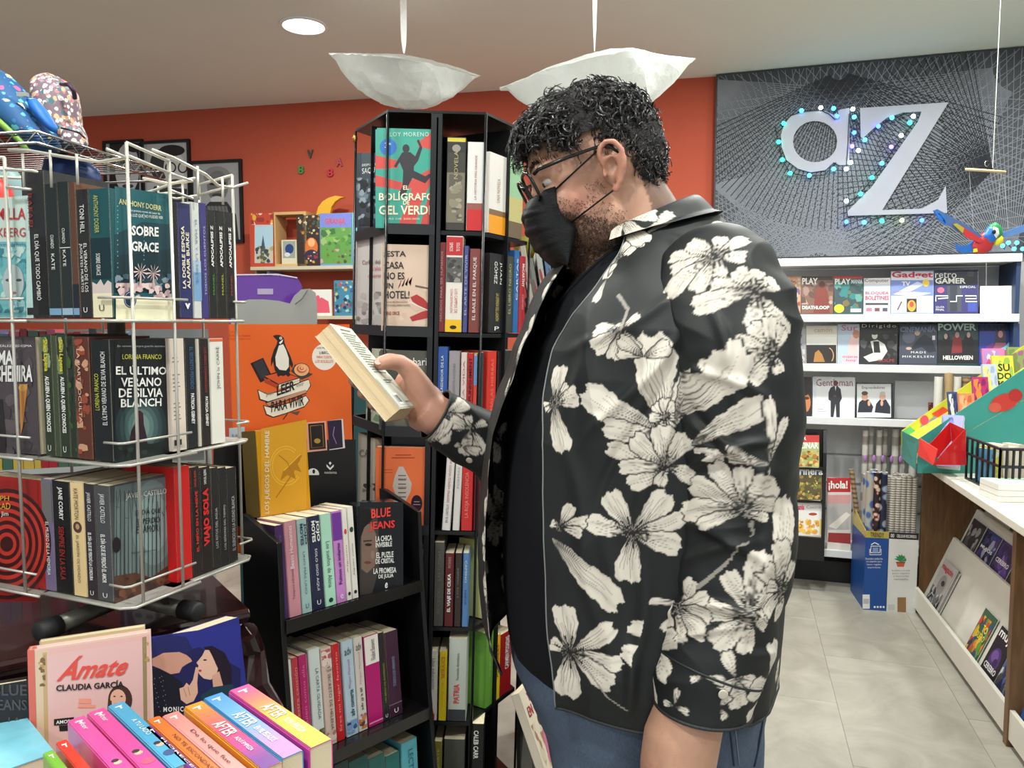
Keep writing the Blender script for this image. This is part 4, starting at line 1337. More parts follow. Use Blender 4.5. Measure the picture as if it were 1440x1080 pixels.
# rose
sh += [((60,60,52),[(409,522),(415,512),(422,520),(440,526),(434,530),(424,534)]),(OUT,circ(424,520,11.5,9.5,18)),((236,170,120),circ(424,520,10.6,8.7,18)),((190,90,60),circ(424,519,7,5.6)),((240,180,130),circ(425,518,5.6,4.4)),((190,90,60),circ(424,518,3.2,2.4)),((240,180,130),circ(424.5,517.5,1.8,1.3))]
# penguin
sh += [(OUT,[(384,472),(388,471),(393,471),(399,475),(400,482),(403,490),(408,500),(412,512),(411,518),(407,512),(408,522),(405,526),(398,529),(390,526),(386,520),(384,508),(381,516),(381,505),(385,492),(389,484),(390,479),(384,473)]),(SKL,[(392,486),(398,484),(402,492),(406,504),(406,516),(402,521),(393,520),(388,514),(387,502)]),(W_,[(392,482),(398,477),(397,481),(394,484)]),(W_,circ(394.5,475.5,1.9)),(OUT,circ(394.5,475.5,.9)),(OUT,[(389,526),(392,522),(396,527),(391,530)]),(OUT,[(402,527),(405,522),(409,527),(405,530)])]
# ribbons
for (o_,cc) in ((1.4,OUT),(0,(230,222,204))):
 sh.append((cc,[(363 - o_,549 - o_),(376,555 - o_),(400,549 - o_),(425,537 - o_),(434,534 - o_),(436 + o_,542),(432,549 + o_),(404,561 + o_),(382,566 + o_),(366 - o_,561 + o_)]))
for (o_,cc) in ((1.4,OUT),(0,(196,140,110))):
 sh.append((cc,[(374 - o_,567 - o_),(430,548),(431,552 + o_),(378,571 + o_)]))
for (o_,cc) in ((1.4,OUT),(0,(230,222,204))):
 sh.append((cc,[(371 - o_,571 - o_),(382,574 - o_),(410,566 - o_),(430,557 - o_),(434 + o_,563),(428,571 + o_),(404,580 + o_),(384,586 + o_),(375 - o_,582 + o_)]))
sh += [(OUT,stroke([(404,582),(398,590)],1.2)),((90,76,66),[(408,580),(422,578),(418,584)])]
# round sticker
sh += [((236,226,214),circ(456,502,17.5,18.5,30))]
# small pictured books at the lower right + badges
sh += [((226,160,140),[(430,594),(458,592),(460,633),(432,636)]),((30,22,24),[(433,596),(456,594),(458,631),(435,633)]),((170,120,50),stroke([(436,599),(453,597.5),(455,628),(438,630),(436,599)],.8)),((180,140,60),circ(446,620,4.5,3.5)),((226,214,220),[(460,592),(482,589),(485,630),(463,633)]),((40,26,54),[(460,592),(480,590),(482,629),(463,632)]),((160,120,190),stroke([(470,600),(468,612),(473,624)],1)),((20,20,22),[(420,598),(428,597),(430,637),(422,638)]),((190,200,210),[(322,602),(344,600),(344,624),(322,626)])]
sh += [((232,232,230),circ(440,667,8.5,8.5,16,0,PI,2 * PI) + [(448,668),(432,668)]),((22,21,24),circ(441,663,2,3)),(W_,[(459,653),(464,658),(469,653),(469,656),(464,661),(459,656)]),(W_,[(462,651),(464,649),(466,651),(464,654)])]
prnt('header_print',fhm,sh,hold,dy=-.000012)
for s_,c,bx,k in (('LEER',OUT,(389,543,414,557),dict(slope=9,bold=.03)),('PARA VIVIR',OUT,(381,565,427,580),dict(slope=10,bold=.02)),('por',(150,140,130),(374,553,386,559),dict(slope=3)),('vivir',(150,140,130),(416,539,427,545),dict(slope=3)),('LOS MEJORES',(60,40,40),(445,488,467,491),{}),('LIBROS',(60,40,40),(449,494,464,498),{}),('PARA TODOS',(220,90,50),(445,500,466,504),{}),('LOS BOLSILLOS',(220,90,50),(443,506,468,510),{}),('Penguin',(190,70,30),(322,465,336,468),{}),('Random House',(190,70,30),(322,470,352,473),{}),('Grupo Editorial',(190,70,30),(322,475,352,478),{}),('nocturna',W_,(456,663,473,666),{}),('EL DÍA',(40,60,90),(326,610,336,614),{}),('QUE SE',(40,60,90),(326,616,336,620),{})):
 ptext(s_,fhm,hold,c,bx,**k)

# ================================================================ HEXAGONAL REVOLVING TOWER
TS = 1.06
SD = .2265 * TS
HC = Vector((-.1825,2.045,0)) * TS
hv = [HC + Vector((SD * math.cos(math.radians(a)),SD * math.sin(math.radians(a)),0)) for a in (180,240,300,0,60,120)]
tw = thing('revolving_book_tower','tall black hexagonal revolving bookcase in the middle of the shop','bookcase',loc=(HC.x,HC.y,0))
loc_ = lambda v,z: Vector((v.x - HC.x,v.y - HC.y,z))
BT = mat((24,25,28),.28,.3,bump=.02,name='black_tower_metal')
ZTOP = H + (1.965 - H) * TS
ZK = [H + (1.70 - .2385 * k - H) * TS for k in range(8)]
MB().prism([loc_(v,ZTOP) for v in hv],(0,0,.006)).build('top_plate',BT,tw)
MB().prism([loc_(HC + (v - HC) * 1.0,.04) for v in hv],(0,0,.05)).build('base',BT,tw)
MB().lathe([(.16,0),(.16,.04)],n=32).build('turntable',BT,tw)
for z in ZK[:7]:
 MB().prism([loc_(HC + (v - HC) * .97,z - .012) for v in hv],(0,0,.01)).build('shelf',BT,tw)
for v in hv:
 MB().tube([loc_(v,.06),loc_(v,ZTOP)],.0035,8).build('corner_rod',BT,tw,smooth=True)
for i in range(6):
 a,b = hv[i],hv[(i + 1) % 6]
 mid = (a + b) / 2
 d = (b - a).normalized()
 nx = Vector((d.y,-d.x,0))
 if nx.dot(mid - HC) < 0:
  nx = -nx
 c = mid - nx * .0
 p = [loc_(c - d * .014,.06),loc_(c + d * .014,.06),loc_(c + d * .014 - nx * .02,.06),loc_(c - d * .014 - nx * .02,.06)]
 if i in (1,3,5):
  MB().prism(p,(0,0,ZTOP - .06)).build('post',mat((34,35,38),.3,.3,name='satin_black_metal'),tw,bevel=.001)
 # inner divider panel behind the books
 MB().prism([loc_(mid,.08),loc_(HC,.08),loc_(HC + d * .004,.08),loc_(mid + d * .004,.08)],(0,0,ZTOP - .09)).build('divider',BT,tw)
 # front lips
 if i in (0,1,5):
  for z in ZK[:7]:
   m0,m1 = (a + d * .004,mid) if i == 1 else (a,b)
   MB().prism([loc_(m0 + nx * .001,z - .014),loc_(m1 + nx * .001,z - .014),loc_(m1 - nx * .003,z - .014),loc_(m0 - nx * .003,z - .014)],(0,0,.026)).build('shelf_lip',mat((40,41,44),.35,.2,name='satin_black_metal'),tw)
MB().ball((hv[0].x - HC.x - .002,hv[0].y - HC.y,ZTOP - .02),.007,sc=(1,1,1.6)).build('brass_bell',mat((190,150,70),.3,.9,name='brass'),tw,smooth=True)

GT = 'books in the revolving tower'
Yn = hv[1].y
AL = math.radians(1.55)
PZ = H + .15
PV = Vector((HC.x,HC.y,PZ))
RQ = Matrix.Rotation(AL,3,'Y')
tw.matrix_world = Matrix.Translation(PV) @ RQ.to_4x4() @ Matrix.Translation((0,0,-PZ))
tw.matrix_basis = tw.matrix_world.copy()

def lean(f):
 return Fr(PV + RQ @ (f.O + Vector((0,0,PZ)) - PV),RQ @ f.R,U=RQ @ f.U)

fN = Fr((hv[1].x,Yn + .006,0),(1,0,0))
fNc = Fr((hv[1].x,Yn + .01,0),(1,0,0))
fRt = Fr(hv[2] + Vector((-.008,.004,0)),hv[3] - hv[2])
fLt = Fr(hv[0] + Vector((.008,.004,0)),hv[1] - hv[0])
fN,fNc,fRt,fLt = lean(fN),lean(fNc),lean(fRt),lean(fLt)
ZK = [z - PZ for z in ZK]
LV = ['top','second','third','fourth','fifth','sixth','seventh']

def near_row(k,rows,start=0):
 return spine_row(fN,ZK[k],rows,'on %s tower shelf' % LV[k],GT,w=.095,rough=.35)

def right_row(k,rows):
 return spine_row(fRt,ZK[k],rows,'on %s tower shelf right' % LV[k],GT,w=.085,rough=.35)

near_row(0,[
 (626,653,193,(60,58,52),'thick black book with old photograph spine',dict(txt=[('NOVELA',.55,.85,(180,170,120),'up',.4,.6)],bands=[(.95,.99,(210,190,60)),(.08,.62,(120,112,96)),(.84,.95,(40,40,40))],art=blot((.15,.1,.85,.6),[(140,132,112),(90,86,76),(160,150,130)],20,.3,3,sq=.15) + [((150,140,130),circ(.5,.88,.22,.04))])),
 (655,679,200,(226,224,220),'white book with a red foot',dict(txt=[('LA HISTORIA MÁS GRANDE',.35,.85,(150,80,80),'up',.42,.58)],bands=[(.0,.24,(200,40,44)),(.24,.31,(150,90,80))])),
])
right_row(0,[
 (686,712,217,(228,224,218),'white book with an orange foot',dict(txt=[('UNA NOVELA',.4,.7,(150,120,100),'up',.42,.58)],bands=[(.0,.23,(236,156,30)),(.23,.3,(130,100,70))])),
 (714,734,221,(150,190,150),'pale green book with golden field',dict(txt=[('LA GUERRA',.8,.88,(90,110,90),'h',.2,.8)],bands=[(.2,.5,(190,180,120)),(.0,.2,(110,92,70))])),
])
near_row(1,[
 (614,625,341,(120,36,38),'maroon book with grey capitals',dict(txt=[('NACIDOS PARA SER HUMANOS',.12,.9,(190,150,150),'up',.35,.65)])),
 (625,649,332,(226,220,212),'white red and yellow book on a dictator',dict(txt=[('SOLO EL',.84,.93,W_,'down',.6,.8),('SIMIOS',.84,.93,W_,'down',.2,.4),('LOS CAMPOS DE',.2,.45,(190,50,44),'down',.55,.72),('CONCENTRACIÓN',.2,.45,(190,50,44),'down',.3,.48)],bands=[(.8,.99,(190,40,44)),(.52,.78,(90,88,86)),(.0,.13,(236,186,30))],art=blot((.1,.52,.9,.78),[(60,58,58),(150,146,140),(100,98,96)],20,.2,4,sq=.15) + [((40,30,20),circ(.5,.05,.2,.02))])),
 (650,657,346,(70,76,130),'slim blue violet book',dict(txt=[('EL ARTE DE VIVIR',.2,.9,(180,180,210),'up',.3,.7)])),
 (658,673,350,(128,64,60),'rust brown book with white handwriting',dict(txt=[('EL BAILE EN EL PARQUE',.15,.9,W_,'up',.35,.7)])),
])
right_row(1,[
 (687,708,357,(34,35,36),'charcoal crime novel with white and gold title',dict(txt=[('JUAN',.62,.9,W_,'down',.6,.75),('GÓMEZ',.62,.9,W_,'down',.25,.5),('LA LEYENDA DEL LADRÓN',.15,.5,(200,180,90),'down',.4,.65),('P',.03,.08,W_,'h',.35,.65)])),
 (709,720,360,(60,62,52),'dark olive novel',dict(txt=[('EL LIBRO NEGRO',.25,.9,(170,170,120),'up',.35,.65)])),
 (721,728,352,(40,100,160),'tall bright blue novel',dict(txt=[('CARTAS',.4,.9,W_,'up',.35,.65)])),
 (729,737,360,(176,44,54),'red novel with white capitals',dict(txt=[('McCARTHY',.6,.9,W_,'down',.3,.7,.02),('CORMAC',.3,.5,(230,180,180),'down',.35,.65)])),
])
near_row(2,[
 (613,628,488,(44,84,160),'blue guide with white title',dict(txt=[('VIAJE ALREDEDOR DE LA',.3,.9,W_,'up',.35,.65)])),
 (629,645,494,(150,144,148),'silver grey book with thin title',dict(txt=[('CONSTELACIONES',.45,.85,(110,106,110),'up',.4,.6)])),
 (646,655,496,(214,196,190),'pinkish white slim book',dict(txt=[('LA VIDA',.4,.9,(150,90,100),'up',.35,.65)])),
 (655,664,497,(196,36,38),'red book with black title',dict(txt=[('PUNISHMENT',.4,.95,(40,20,20),'up',.25,.75,.02)],bands=[(.02,.25,(210,110,50))])),
 (664,669,497,(190,170,120),'striped slim book',dict(bands=[(.0,.3,(220,180,50)),(.3,.6,(200,70,60)),(.6,.97,(90,140,190))])),
 (670,677,496,(60,70,76),'slate grey slim book',{}),
])
right_row(2,[
 (683,696,494,(206,48,40),'scarlet book with red lettering',dict(txt=[('MALAS HIERBAS',.25,.9,(240,120,100),'up',.35,.65)])),
 (698,706,494,(40,26,30),'nearly black slim book',{}),
 (707,733,493,(46,46,50),'charcoal grey wide book',dict(txt=[('ARTURO PÉREZ',.4,.95,W_,'up',.5,.65)])),
])
near_row(3,[
 (621,633,634,(226,222,220),'white book with red upright capitals',dict(roll=-.05,txt=[('SIEMPRE HEMOS VIVIDO AQUÍ',.35,.95,(170,60,60),'up',.3,.7),('EN EL CASTILLO',.1,.33,(60,60,90),'up',.35,.65)])),
 (636,646,647,(220,218,212),'plain white leaning book',dict(roll=-.03,txt=[('POEMAS',.6,.9,(150,150,150),'up',.35,.65)])),
 (648,664,655,(204,44,44),'bright red book with pale capitals',dict(txt=[('LA ROJA INSOLENCIA',.2,.9,(236,150,140),'up',.3,.7)])),
 (665,673,660,(110,26,36),'dark red slim book',{}),
])
right_row(3,[
 (684,710,664,(150,30,110),'magenta book with violet badges',dict(txt=[('OFERTA',.3,.4,(200,130,190),'h',.2,.8)],art=[((190,90,170),rect(.2,.68,.7,.72)),((190,90,170),rect(.2,.6,.6,.64))])),
])
near_row(4,[
 (609,623,763,(84,82,78),'weathered grey book with faint capitals',dict(txt=[('LAS TUMBAS',.55,.9,(130,126,110),'up',.35,.65),('INOCENCIO',.15,.45,(130,126,120),'up',.35,.65)])),
 (624,637,778,(92,26,32),'maroon book with bold white capitals',dict(txt=[('EL VIAJE DE CILKA',.2,.72,W_,'up',.3,.75,.03),('MORRIS',.8,.95,(200,150,150),'up',.35,.65)])),
 (638,648,778,(50,40,38),'dark brown book with small letters',dict(txt=[('LOS VIAJES',.4,.8,(150,140,130),'up',.35,.6)])),
 (649,658,778,(88,132,186),'light blue book with white letters',dict(txt=[('CAMINO',.6,.9,W_,'down',.35,.65),('NIEVE',.3,.5,(60,60,90),'down',.35,.65)])),
])
right_row(4,[
 (681,690,762,(196,194,120),'yellow green book covered in small print',dict(art=[((120,120,90),rect(.2,.3 + i * .04,.8,.31 + i * .04)) for i in range(15)] + [((30,30,30),rect(.4,.08,.7,.14))])),
 (691,712,770,(90,60,60),'brown book half hidden by the shirt',{}),
])
near_row(5,[
 (600,614,916,(214,208,200),'white book with a pencil at its foot',dict(txt=[('Una educación',.45,.9,(110,90,110),'down',.45,.75)],art=[((230,140,60),[(.5,.2),(.75,.1),(.25,.1)]),((40,40,40),[(.5,.24),(.56,.19),(.44,.19)]),((180,30,36),rect(.22,.0,.78,.1)),((230,160,60),rect(.3,.02,.6,.06))])),
 (616,627,916,(224,200,24),'bright yellow book with orange title',dict(txt=[('DYER',.6,.92,(220,130,30),'down',.3,.75,.02),('En busca',.2,.55,(230,150,40),'down',.4,.65)])),
 (629,655,898,(196,202,192),'pale grey novel with red title',dict(txt=[('PATRIA',.22,.45,(220,60,70),'up',.3,.62,.02),('Fernando Aramburu',.5,.82,(60,66,66),'up',.42,.58)],bands=[(.0,.14,(52,56,62))])),
])
right_row(5,[
 (682,692,890,(104,158,60),'green book with pale letters',dict(txt=[('EL JARDÍN',.4,.7,(180,210,150),'up',.4,.6)])),
 (693,702,895,(236,170,30),'orange and yellow book',dict(bands=[(.0,.5,(236,206,40))],txt=[('ANIMALES',.35,.85,(110,60,30),'up',.3,.7)])),
 (703,718,890,(158,26,32),'dark red book with white author name',dict(txt=[('CARMEN POSADAS',.4,.93,W_,'up',.35,.7,.02),('La hija de Cayetana',.42,.8,(220,160,160),'up',.74,.88)])),
])
near_row(6,[
 (597,607,1045,(120,112,40),'olive yellow book',{}),
 (609,620,1043,(130,124,50),'khaki book',dict(txt=[('NORTE',.6,.9,(200,190,110),'up',.35,.65)])),
 (622,652,1040,(76,76,70),'grey book with slanted lettering',{}),
])
fb6 = fN.moved(fN.loc(662,1005)[0],ZK[6],-.0)
spine_book(fN,fN.loc(659,1005)[0],ZK[6],.042,.1,fN.loc(670,1018)[1] - ZK[6],(20,20,22),'thick black book with white author name, low on the tower near the jeans',txt=[('CALEB CARR',.62,.93,W_,'down',.35,.65,.02),('EL ALIENISTA',.1,.5,(220,210,190),'down',.35,.65)],group=GT)

# covers facing out, left half of the near face and left face
R_ = (206,74,66)
TQ = (58,160,142)
sh = [(TQ,rect(528,182,612,320))]
sh += [(R_,[(528,190 + 28),(560,226),(560,236),(528,238)]),(R_,[(528,246),(570,258),(600,240),(612,236),(612,250),(570,268),(528,262)]),(R_,[(612,182),(612,212),(588,206),(588,200)]),(R_,[(560,318),(580,262),(604,240),(612,244),(590,290),(584,320)]),(R_,[(590,320),(606,262),(612,258),(612,320)])]
DK = (44,40,48)
sh += [(DK,circ(571,209,5,6)),(DK,[(561,222),(566,214),(577,214),(584,220),(590,206),(586,198),(589,196),(594,208),(588,226),(582,234),(582,240),(598,248),(604,244),(606,248),(598,258),(580,250),(574,262),(570,276),(562,278),(560,274),(566,262),(567,240),(562,228),(557,236),(554,234)])]
sh += [((40,110,190),circ(546,207,12,12,20))]
bgf = dict(bold=.02)
TK = {'hard': False}
face_book(fNc,(528,182,610,316),.022,TQ,'turquoise and red hardback with a leaping silhouette, top left of the tower',sh,[('ELOY MORENO',(200,224,214),(544,186,603,192),{'spacing': 1.2}),('3ª',W_,(541,201,550,208)),('EL',(238,230,200),(567,261,575,267),bgf),('BOLÍGRAFO',(238,230,200),(533,269,611,282),bgf),('DE',(238,230,200),(567,282,576,288),bgf),('GEL VERDE',(238,230,200),(533,289,610,302),bgf),('MÁS DE 200.000',(220,220,200),(541,306,590,309))],group=GT,zs=ZK[0] + .0005)
sh = [((216,190,170),rect(536,345,612,465))] + blot((537,400,611,462),[(210,182,162),(222,198,178)],20,8,3) + [((176,50,50),[(577,418),(586,414),(596,420),(603,428),(612,430),(612,438),(598,436),(580,424)]),((176,50,50),[(576,446),(594,438),(612,434),(612,444),(598,448),(580,452)]),((230,220,210),stroke([(577,425),(596,434),(611,440)],1.5)),((110,90,80),stroke([(584,402),(604,406)],2.5))] + [((210,110,110),stroke([(560 + i * 5,406 - i * 3),(565 + i * 5,392 - i),(562 + i * 5,402)],.8)) for i in range(4)]
BKT = (40,34,36)
face_book(fNc,(536,345,610,462),.02,(210,184,164),'beige paperback with red shoes and hand printed title on the tower',sh,[('¡ESTA',BKT,(540,353,571,363),bgf),('CASA',BKT,(540,368,568,378),bgf),('NO ES',BKT,(540,383,569,393),bgf),('UN',BKT,(540,398,553,406),bgf),('HOTEL!',BKT,(540,409,576,420),bgf),('MANUAL DE EDUCACIÓN',(90,70,60),(540,423,573,426)),('EMOCIONAL PARA PADRES',(90,70,60),(540,428,577,431)),('IRENE ORCE',(150,60,60),(540,438,562,443),bgf)],group=GT,zs=ZK[1] + .0005)
sh = [((84,84,76),rect(533,494,612,603))] + blot((534,510,611,600),[(74,76,66),(96,98,84),(64,66,60)],40,10,4)
face_book(fNc,(533,494,610,602),.02,(84,84,76),'grey green book with white title behind the reading hand',sh,[('La herbaria',W_,(548,503,606,514)),('remedios',(150,160,110),(560,520,596,528))],group=GT,zs=ZK[2] + .0005)
sh = [((232,112,62),rect(528,630,600,742)),((196,184,176),[(561,656),(567,656),(571,664),(579,680),(577,692),(571,704),(566,710),(560,708),(557,698),(552,684),(555,670)]),((44,26,44),circ(586,708,8,12,18))]
sh += [((110,90,90),rect(560,668 + i * 6,571,669.5 + i * 6)) for i in range(6)] + [((170,70,40),rect(556,639,578,640.5)),((170,70,40),rect(551,643,583,644.5)),((190,80,50),rect(541,660,552,661)),((190,80,50),rect(541,664,552,665)),((180,150,160),rect(582,705,590,706)),((180,150,160),rect(581,709,591,710))]
face_book(fNc,(528,630,598,738),.02,(232,112,62),'orange paperback with a grey lozenge, lower left of the tower',sh,[('MANUAL PARA',(90,70,70),(560,672,572,674)),('MUJERES',(90,70,70),(560,684,572,686))],group=GT,zs=ZK[3] + .0005)
face_book(fNc.moved(0,0,.035),(548,612,612,735),.02,(30,32,40),'black book behind the orange paperback on the tower',[],[],group=GT,zs=ZK[3] + .0005)
face_book(fNc,(560,768,600,893),.02,(60,86,120),'blue book glimpsed between the display and tower post',[((200,206,210),rect(560,772,600,800)),((30,50,90),rect(560,800,600,892))],[('AL',(60,80,110),(580,778,592,790))],group=GT,zs=ZK[4] + .0005)
sh = [((60,72,84),rect(500,215,534,320))] + blot((502,250,534,318),[(40,52,62),(110,130,144),(150,166,176),(26,34,42)],50,6,5)
face_book(fLt,(502,216,543,318),.018,(52,62,74),'steel blue war novel on the left face of the tower',sh,[('SAQUEO',W_,(510,237,538,246),{'slope': 3}),('DESPUÉS DEL',W_,(510,230,536,234),{'slope': 2})],group=GT,zs=ZK[0] + .0005)
sh = [((206,198,194),rect(500,330,545,470))] + blot((502,410,545,460),[(190,184,180),(170,160,158),(140,128,126)],30,6,6)
face_book(fLt,(508,346,543,462),.018,(206,198,194),'pale wintry paperback on the left face of the tower',sh,[('Carlos del',(120,90,90),(510,366,535,372),{'slope': 1}),('El año',(200,110,110),(522,375,536,381),{'slope': 1}),('de verano',(200,110,110),(518,385,540,391),{'slope': 1})],group=GT,zs=ZK[1] + .0005)
face_book(fLt,(514,492,543,604),.02,(196,196,176),'cream green cookery book on the left tower face',blot((515,500,543,600),[(170,180,140),(210,206,180),(120,150,110)],18,7,7),[],group=GT,zs=ZK[2] + .0005)
face_book(fLt,(502,618,528,738),.02,(190,186,172),'grey white book with dark letters on left tower face',blot((502,680,528,738),[(60,60,62),(120,118,112)],10,6,8),[('CA',(90,100,90),(506,632,520,642))],group=GT,zs=ZK[3] + .0005)

# ================================================================ behind the tower: magazine stand with leaning magazines, yoga book
fm = Fr(W(735,500,2.45),(1,-.05,0))
ms = thing('magazine_stand','low black magazine stand behind the revolving tower','stand',Fr((.02,2.55,0),(1,-.05,0)).M())
MB().box(0,.5,.12,.3,1.675,1.69).box(0,.5,-.1,.2,1.20,1.215).box(0,.5,.19,.2,0,1.675).box(0,.012,-.1,.2,0,1.22).box(.488,.5,-.1,.2,0,1.5).build('frame',BLACK,ms)
MB().box(.012,.488,-.06,.19,.6,.612).build('shelf',BLACK,ms)
for i,(c,xb,xt) in enumerate([((120,24,30),752,734),((34,30,32),760,742),((214,204,190),767,749),((150,150,146),775,757),((206,210,206),784,768),((110,140,180),793,778)]):
 A = W(xb,505,2.45)
 Bp = W(xt,392,2.45)
 U = (Bp - A)
 h = U.length
 f = Fr((A.x,A.y,1.2175),(1,0,0)).moved(0,0,0,0)
 roll = math.atan2(Bp.x - A.x,Bp.z - A.z)
 f = f.moved(0,.004,0,-roll) if False else Fr(f.O,Vector((math.cos(-roll),0,math.sin(-roll) * -1 * -1)) if 0 else (Matrix.Rotation(roll,3,'Y') @ Vector((1,0,0))),U=Matrix.Rotation(roll,3,'Y') @ Vector((0,0,1)))
 r_ = thing('magazine',['dark red','black','cream','grey','white','pale blue'][i] + ' magazine leaning left beside the revolving tower, near the mask','magazine',f.M(),group='magazines leaning behind the tower')
 book_parts(r_,.018,.2,.47 + .02 * (i % 3),False,c,pages=WHITEP)
 prnt('spine_print',f,blot((.1,.1,.9,.95),[tuple(min(255,k + 50) for k in c),tuple(max(0,k - 30) for k in c),(190,80,80)],14,.3,i,sq=.2),r_,lambda a,b: (a * .018,b * .46))
ob = thing('display_tub','olive yellow curved tub beside the tower at face height','tub',loc=(.09,2.76,1.692))
MB().lathe([(.02,0),(.06,.015),(.085,.05),(.09,.085),(.086,.085),(.08,.05),(.05,.02)],n=24).build('bowl',mat((140,130,30),.4,name='olive_plastic'),ob,smooth=True)
yTL,yTR = W(729,975,1.70),W(752,951,1.82)
fy = Fr(yTL,yTR - yTL,U=Vector((-.37,.12,.92)) - (yTR - yTL).normalized() * (Vector((-.37,.12,.92)).dot((yTR - yTL).normalized())))
wy,hy = (yTR - yTL).length,.19
fyy = fy.moved(0,-hy)
face = thing('book','cream yoga book with a smiling woman leaning beside the tower foot','book',fyy.M())
book_parts(face,.02,wy,hy,True,(222,210,190))
q = lambda a,b: (a * wy,b * hy)
prnt('cover_print',fyy,[((224,212,192),rect(.01,.01,.99,.99))] + blot((.05,.05,.95,.6),[(214,200,176),(200,170,140),(228,220,206),(170,130,100)],24,.12,2) + [((206,120,150),[(.34,.1),(.42,.4),(.6,.46),(.84,.4),(.86,.1),(.6,.02)]),((214,164,136),circ(.6,.54,.1,.07)),((96,62,44),circ(.57,.57,.14,.075)),((214,164,136),circ(.62,.55,.09,.06))],face,q)
put_text('YOGA',face,(176,50,50),q(.3,.83),q(.92,.83),q(.3,.94),.02)
put_text('EN CASA',face,(176,50,50),q(.12,.68),q(.95,.68),q(.12,.8),.02)
bs = thing('book_stand','low black stepped stand beside the tower foot near the jeans','stand',loc=(.2,1.95,0))
MB().box(-.14,.16,-.16,.3,0,.02).box(-.14,-.125,-.16,.3,.02,.5).box(.145,.16,-.16,.3,.02,.5).box(-.125,.145,-.15,.3,.48,.5).box(-.14,.16,.285,.3,.5,.85).build('frame',BLACK,bs)

# ================================================================ purple and grey cardboard mouse-shaped header behind the orange card
fe = Fr(W(330,450,1.98),Vector((.93,.36,0)))
gh = thing('shaped_sign','grey rounded cardboard sign rising behind the orange header','sign',fe.M())
gp = [(325,520),(325,432),(335,425),(350,421),(370,421),(392,423),(408,427),(414,416),(424,407),(436,406),(444,412),(446,430),(446,520)]
MB().prism([(fe.loc(*p)[0],0,fe.loc(*p)[1]) for p in gp],(0,.006,0)).build('card',mat((150,154,150),.5,name='grey_card'),gh)
MB().tube([(fe.loc(415,427)[0],-.001,fe.loc(415,427)[1]),(fe.loc(424,420)[0],-.001,fe.loc(424,420)[1]),(fe.loc(432,408)[0],-.001,fe.loc(432,408)[1])],.0015,5).build('crease',mat((120,124,120),.5),gh)
pbz = fe.loc(400,520)[1]
MB().box(.02,.2,.02,.08,-fe.O.z,pbz + .02).build('stand_post',BLACK,gh)
fp2 = Fr(W(330,450,2.12),Vector((.93,.36,0)))
pb = thing('purple_bag','glossy purple folder bag with a clear label behind the grey sign','bag',fp2.M())
pg = [(322,470),(322,388),(350,385),(392,387),(420,392),(426,404),(420,440),(416,470)]
MB().prism([(fp2.loc(*p)[0],0,fp2.loc(*p)[1]) for p in pg],(0,.03,0)).build('folder',mat((96,44,150),.15,coat=.6,bump=.4,bs=8,name='purple_plastic'),pb,bevel=.004)
prnt('label_window',fp2,[((176,160,190),rect(362,406,384,414))],pb,y0=-.001)
MB().tube([(fp2.loc(322,387)[0],0,fp2.loc(322,387)[1]),(fp2.loc(390,386)[0],0,fp2.loc(390,386)[1]),(fp2.loc(418,391)[0],0,fp2.loc(418,391)[1])],.002,6).build('rim',mat((200,190,210),.3),pb)
MB().box(.03,.06,.032,.06,-fp2.O.z,0).build('stand_post',BLACK,pb)

# ================================================================ bookshelf of coloured spines seen through the gaps of the wire rack
fz = Fr(W(20,470,2.55),Vector((.95,.31,0)))
bsf = thing('back_bookcase','pale low bookcase behind the wire rack full of small spines','bookcase',Fr((fz.O.x - .45,fz.O.y - .14,0),fz.R).M())
for zz in (.74,1.0,1.26):
 MB().box(0,1.05,0,.2,zz - .018,zz).build('shelf',mat((190,192,190),.5,name='pale_grey_board'),bsf)
MB().box(0,1.05,.19,.2,0,1.46).build('back_panel',mat((120,122,124),.6,name='grey_board'),bsf)
for x in (0,1.035):
 MB().box(x,x + .015,0,.19,0,1.28).build('side_panel',mat((190,192,190),.5,name='pale_grey_board'),bsf)
fzz = Fr((fz.O.x - .45,fz.O.y - .14,0),fz.R)
rz = random.Random(8)
PALZ = [((176,34,50),'red'),((206,90,120),'pink'),((60,60,70),'charcoal'),((220,216,208),'white'),((110,90,160),'violet'),((150,30,40),'crimson'),((90,130,160),'blue'),((210,180,80),'yellow'),((70,110,90),'green')]
for zz,nm in ((1.2605,'top'),(1.0005,'middle')):
 xx = .02
 for i in range(30):
  t = rz.uniform(.016,.034)
  c,cn_ = PALZ[rz.randrange(len(PALZ))]
  if xx + t > 1.03:
   break
  h = rz.uniform(.185,.205)
  g = fzz.moved(xx,zz,.004)
  r = thing('book','%s spine, %s from left on %s shelf of pale bookcase behind' % (cn_,ORD[i],nm),'book',g.M(),group='small spines in the bookcase behind the rack')
  book_parts(r,t,.13,h,False,c)
  xx += t + .001

# low cabinet in the background between the display and the back wall
fq = Fr(W(330,520,3.5),RO)
cb = thing('low_cabinet','dark teal low cabinet in the background behind the orange header','cabinet',Fr((fq.O.x,fq.O.y,0),RO).M())
MB().box(0,1.0,0,.4,.05,1.30).build('carcass',mat((40,74,78),.5,name='teal_laminate'),cb,bevel=.003)
MB().box(-.01,1.01,-.015,.41,1.30,1.33).build('top',mat((60,62,62),.4,name='dark_top'),cb)
for i in range(2):
 d_ = MB().box(.01 + i * .495,.495 + i * .495,-.018,0,.07,1.28).build('door',mat((48,92,96),.5,name='teal_laminate'),cb,bevel=.003)
 MB().tube([(.46 + i * .08,-.03,.8),(.46 + i * .08,-.03,.95)],.005,8).build('handle',CHROME,d_)
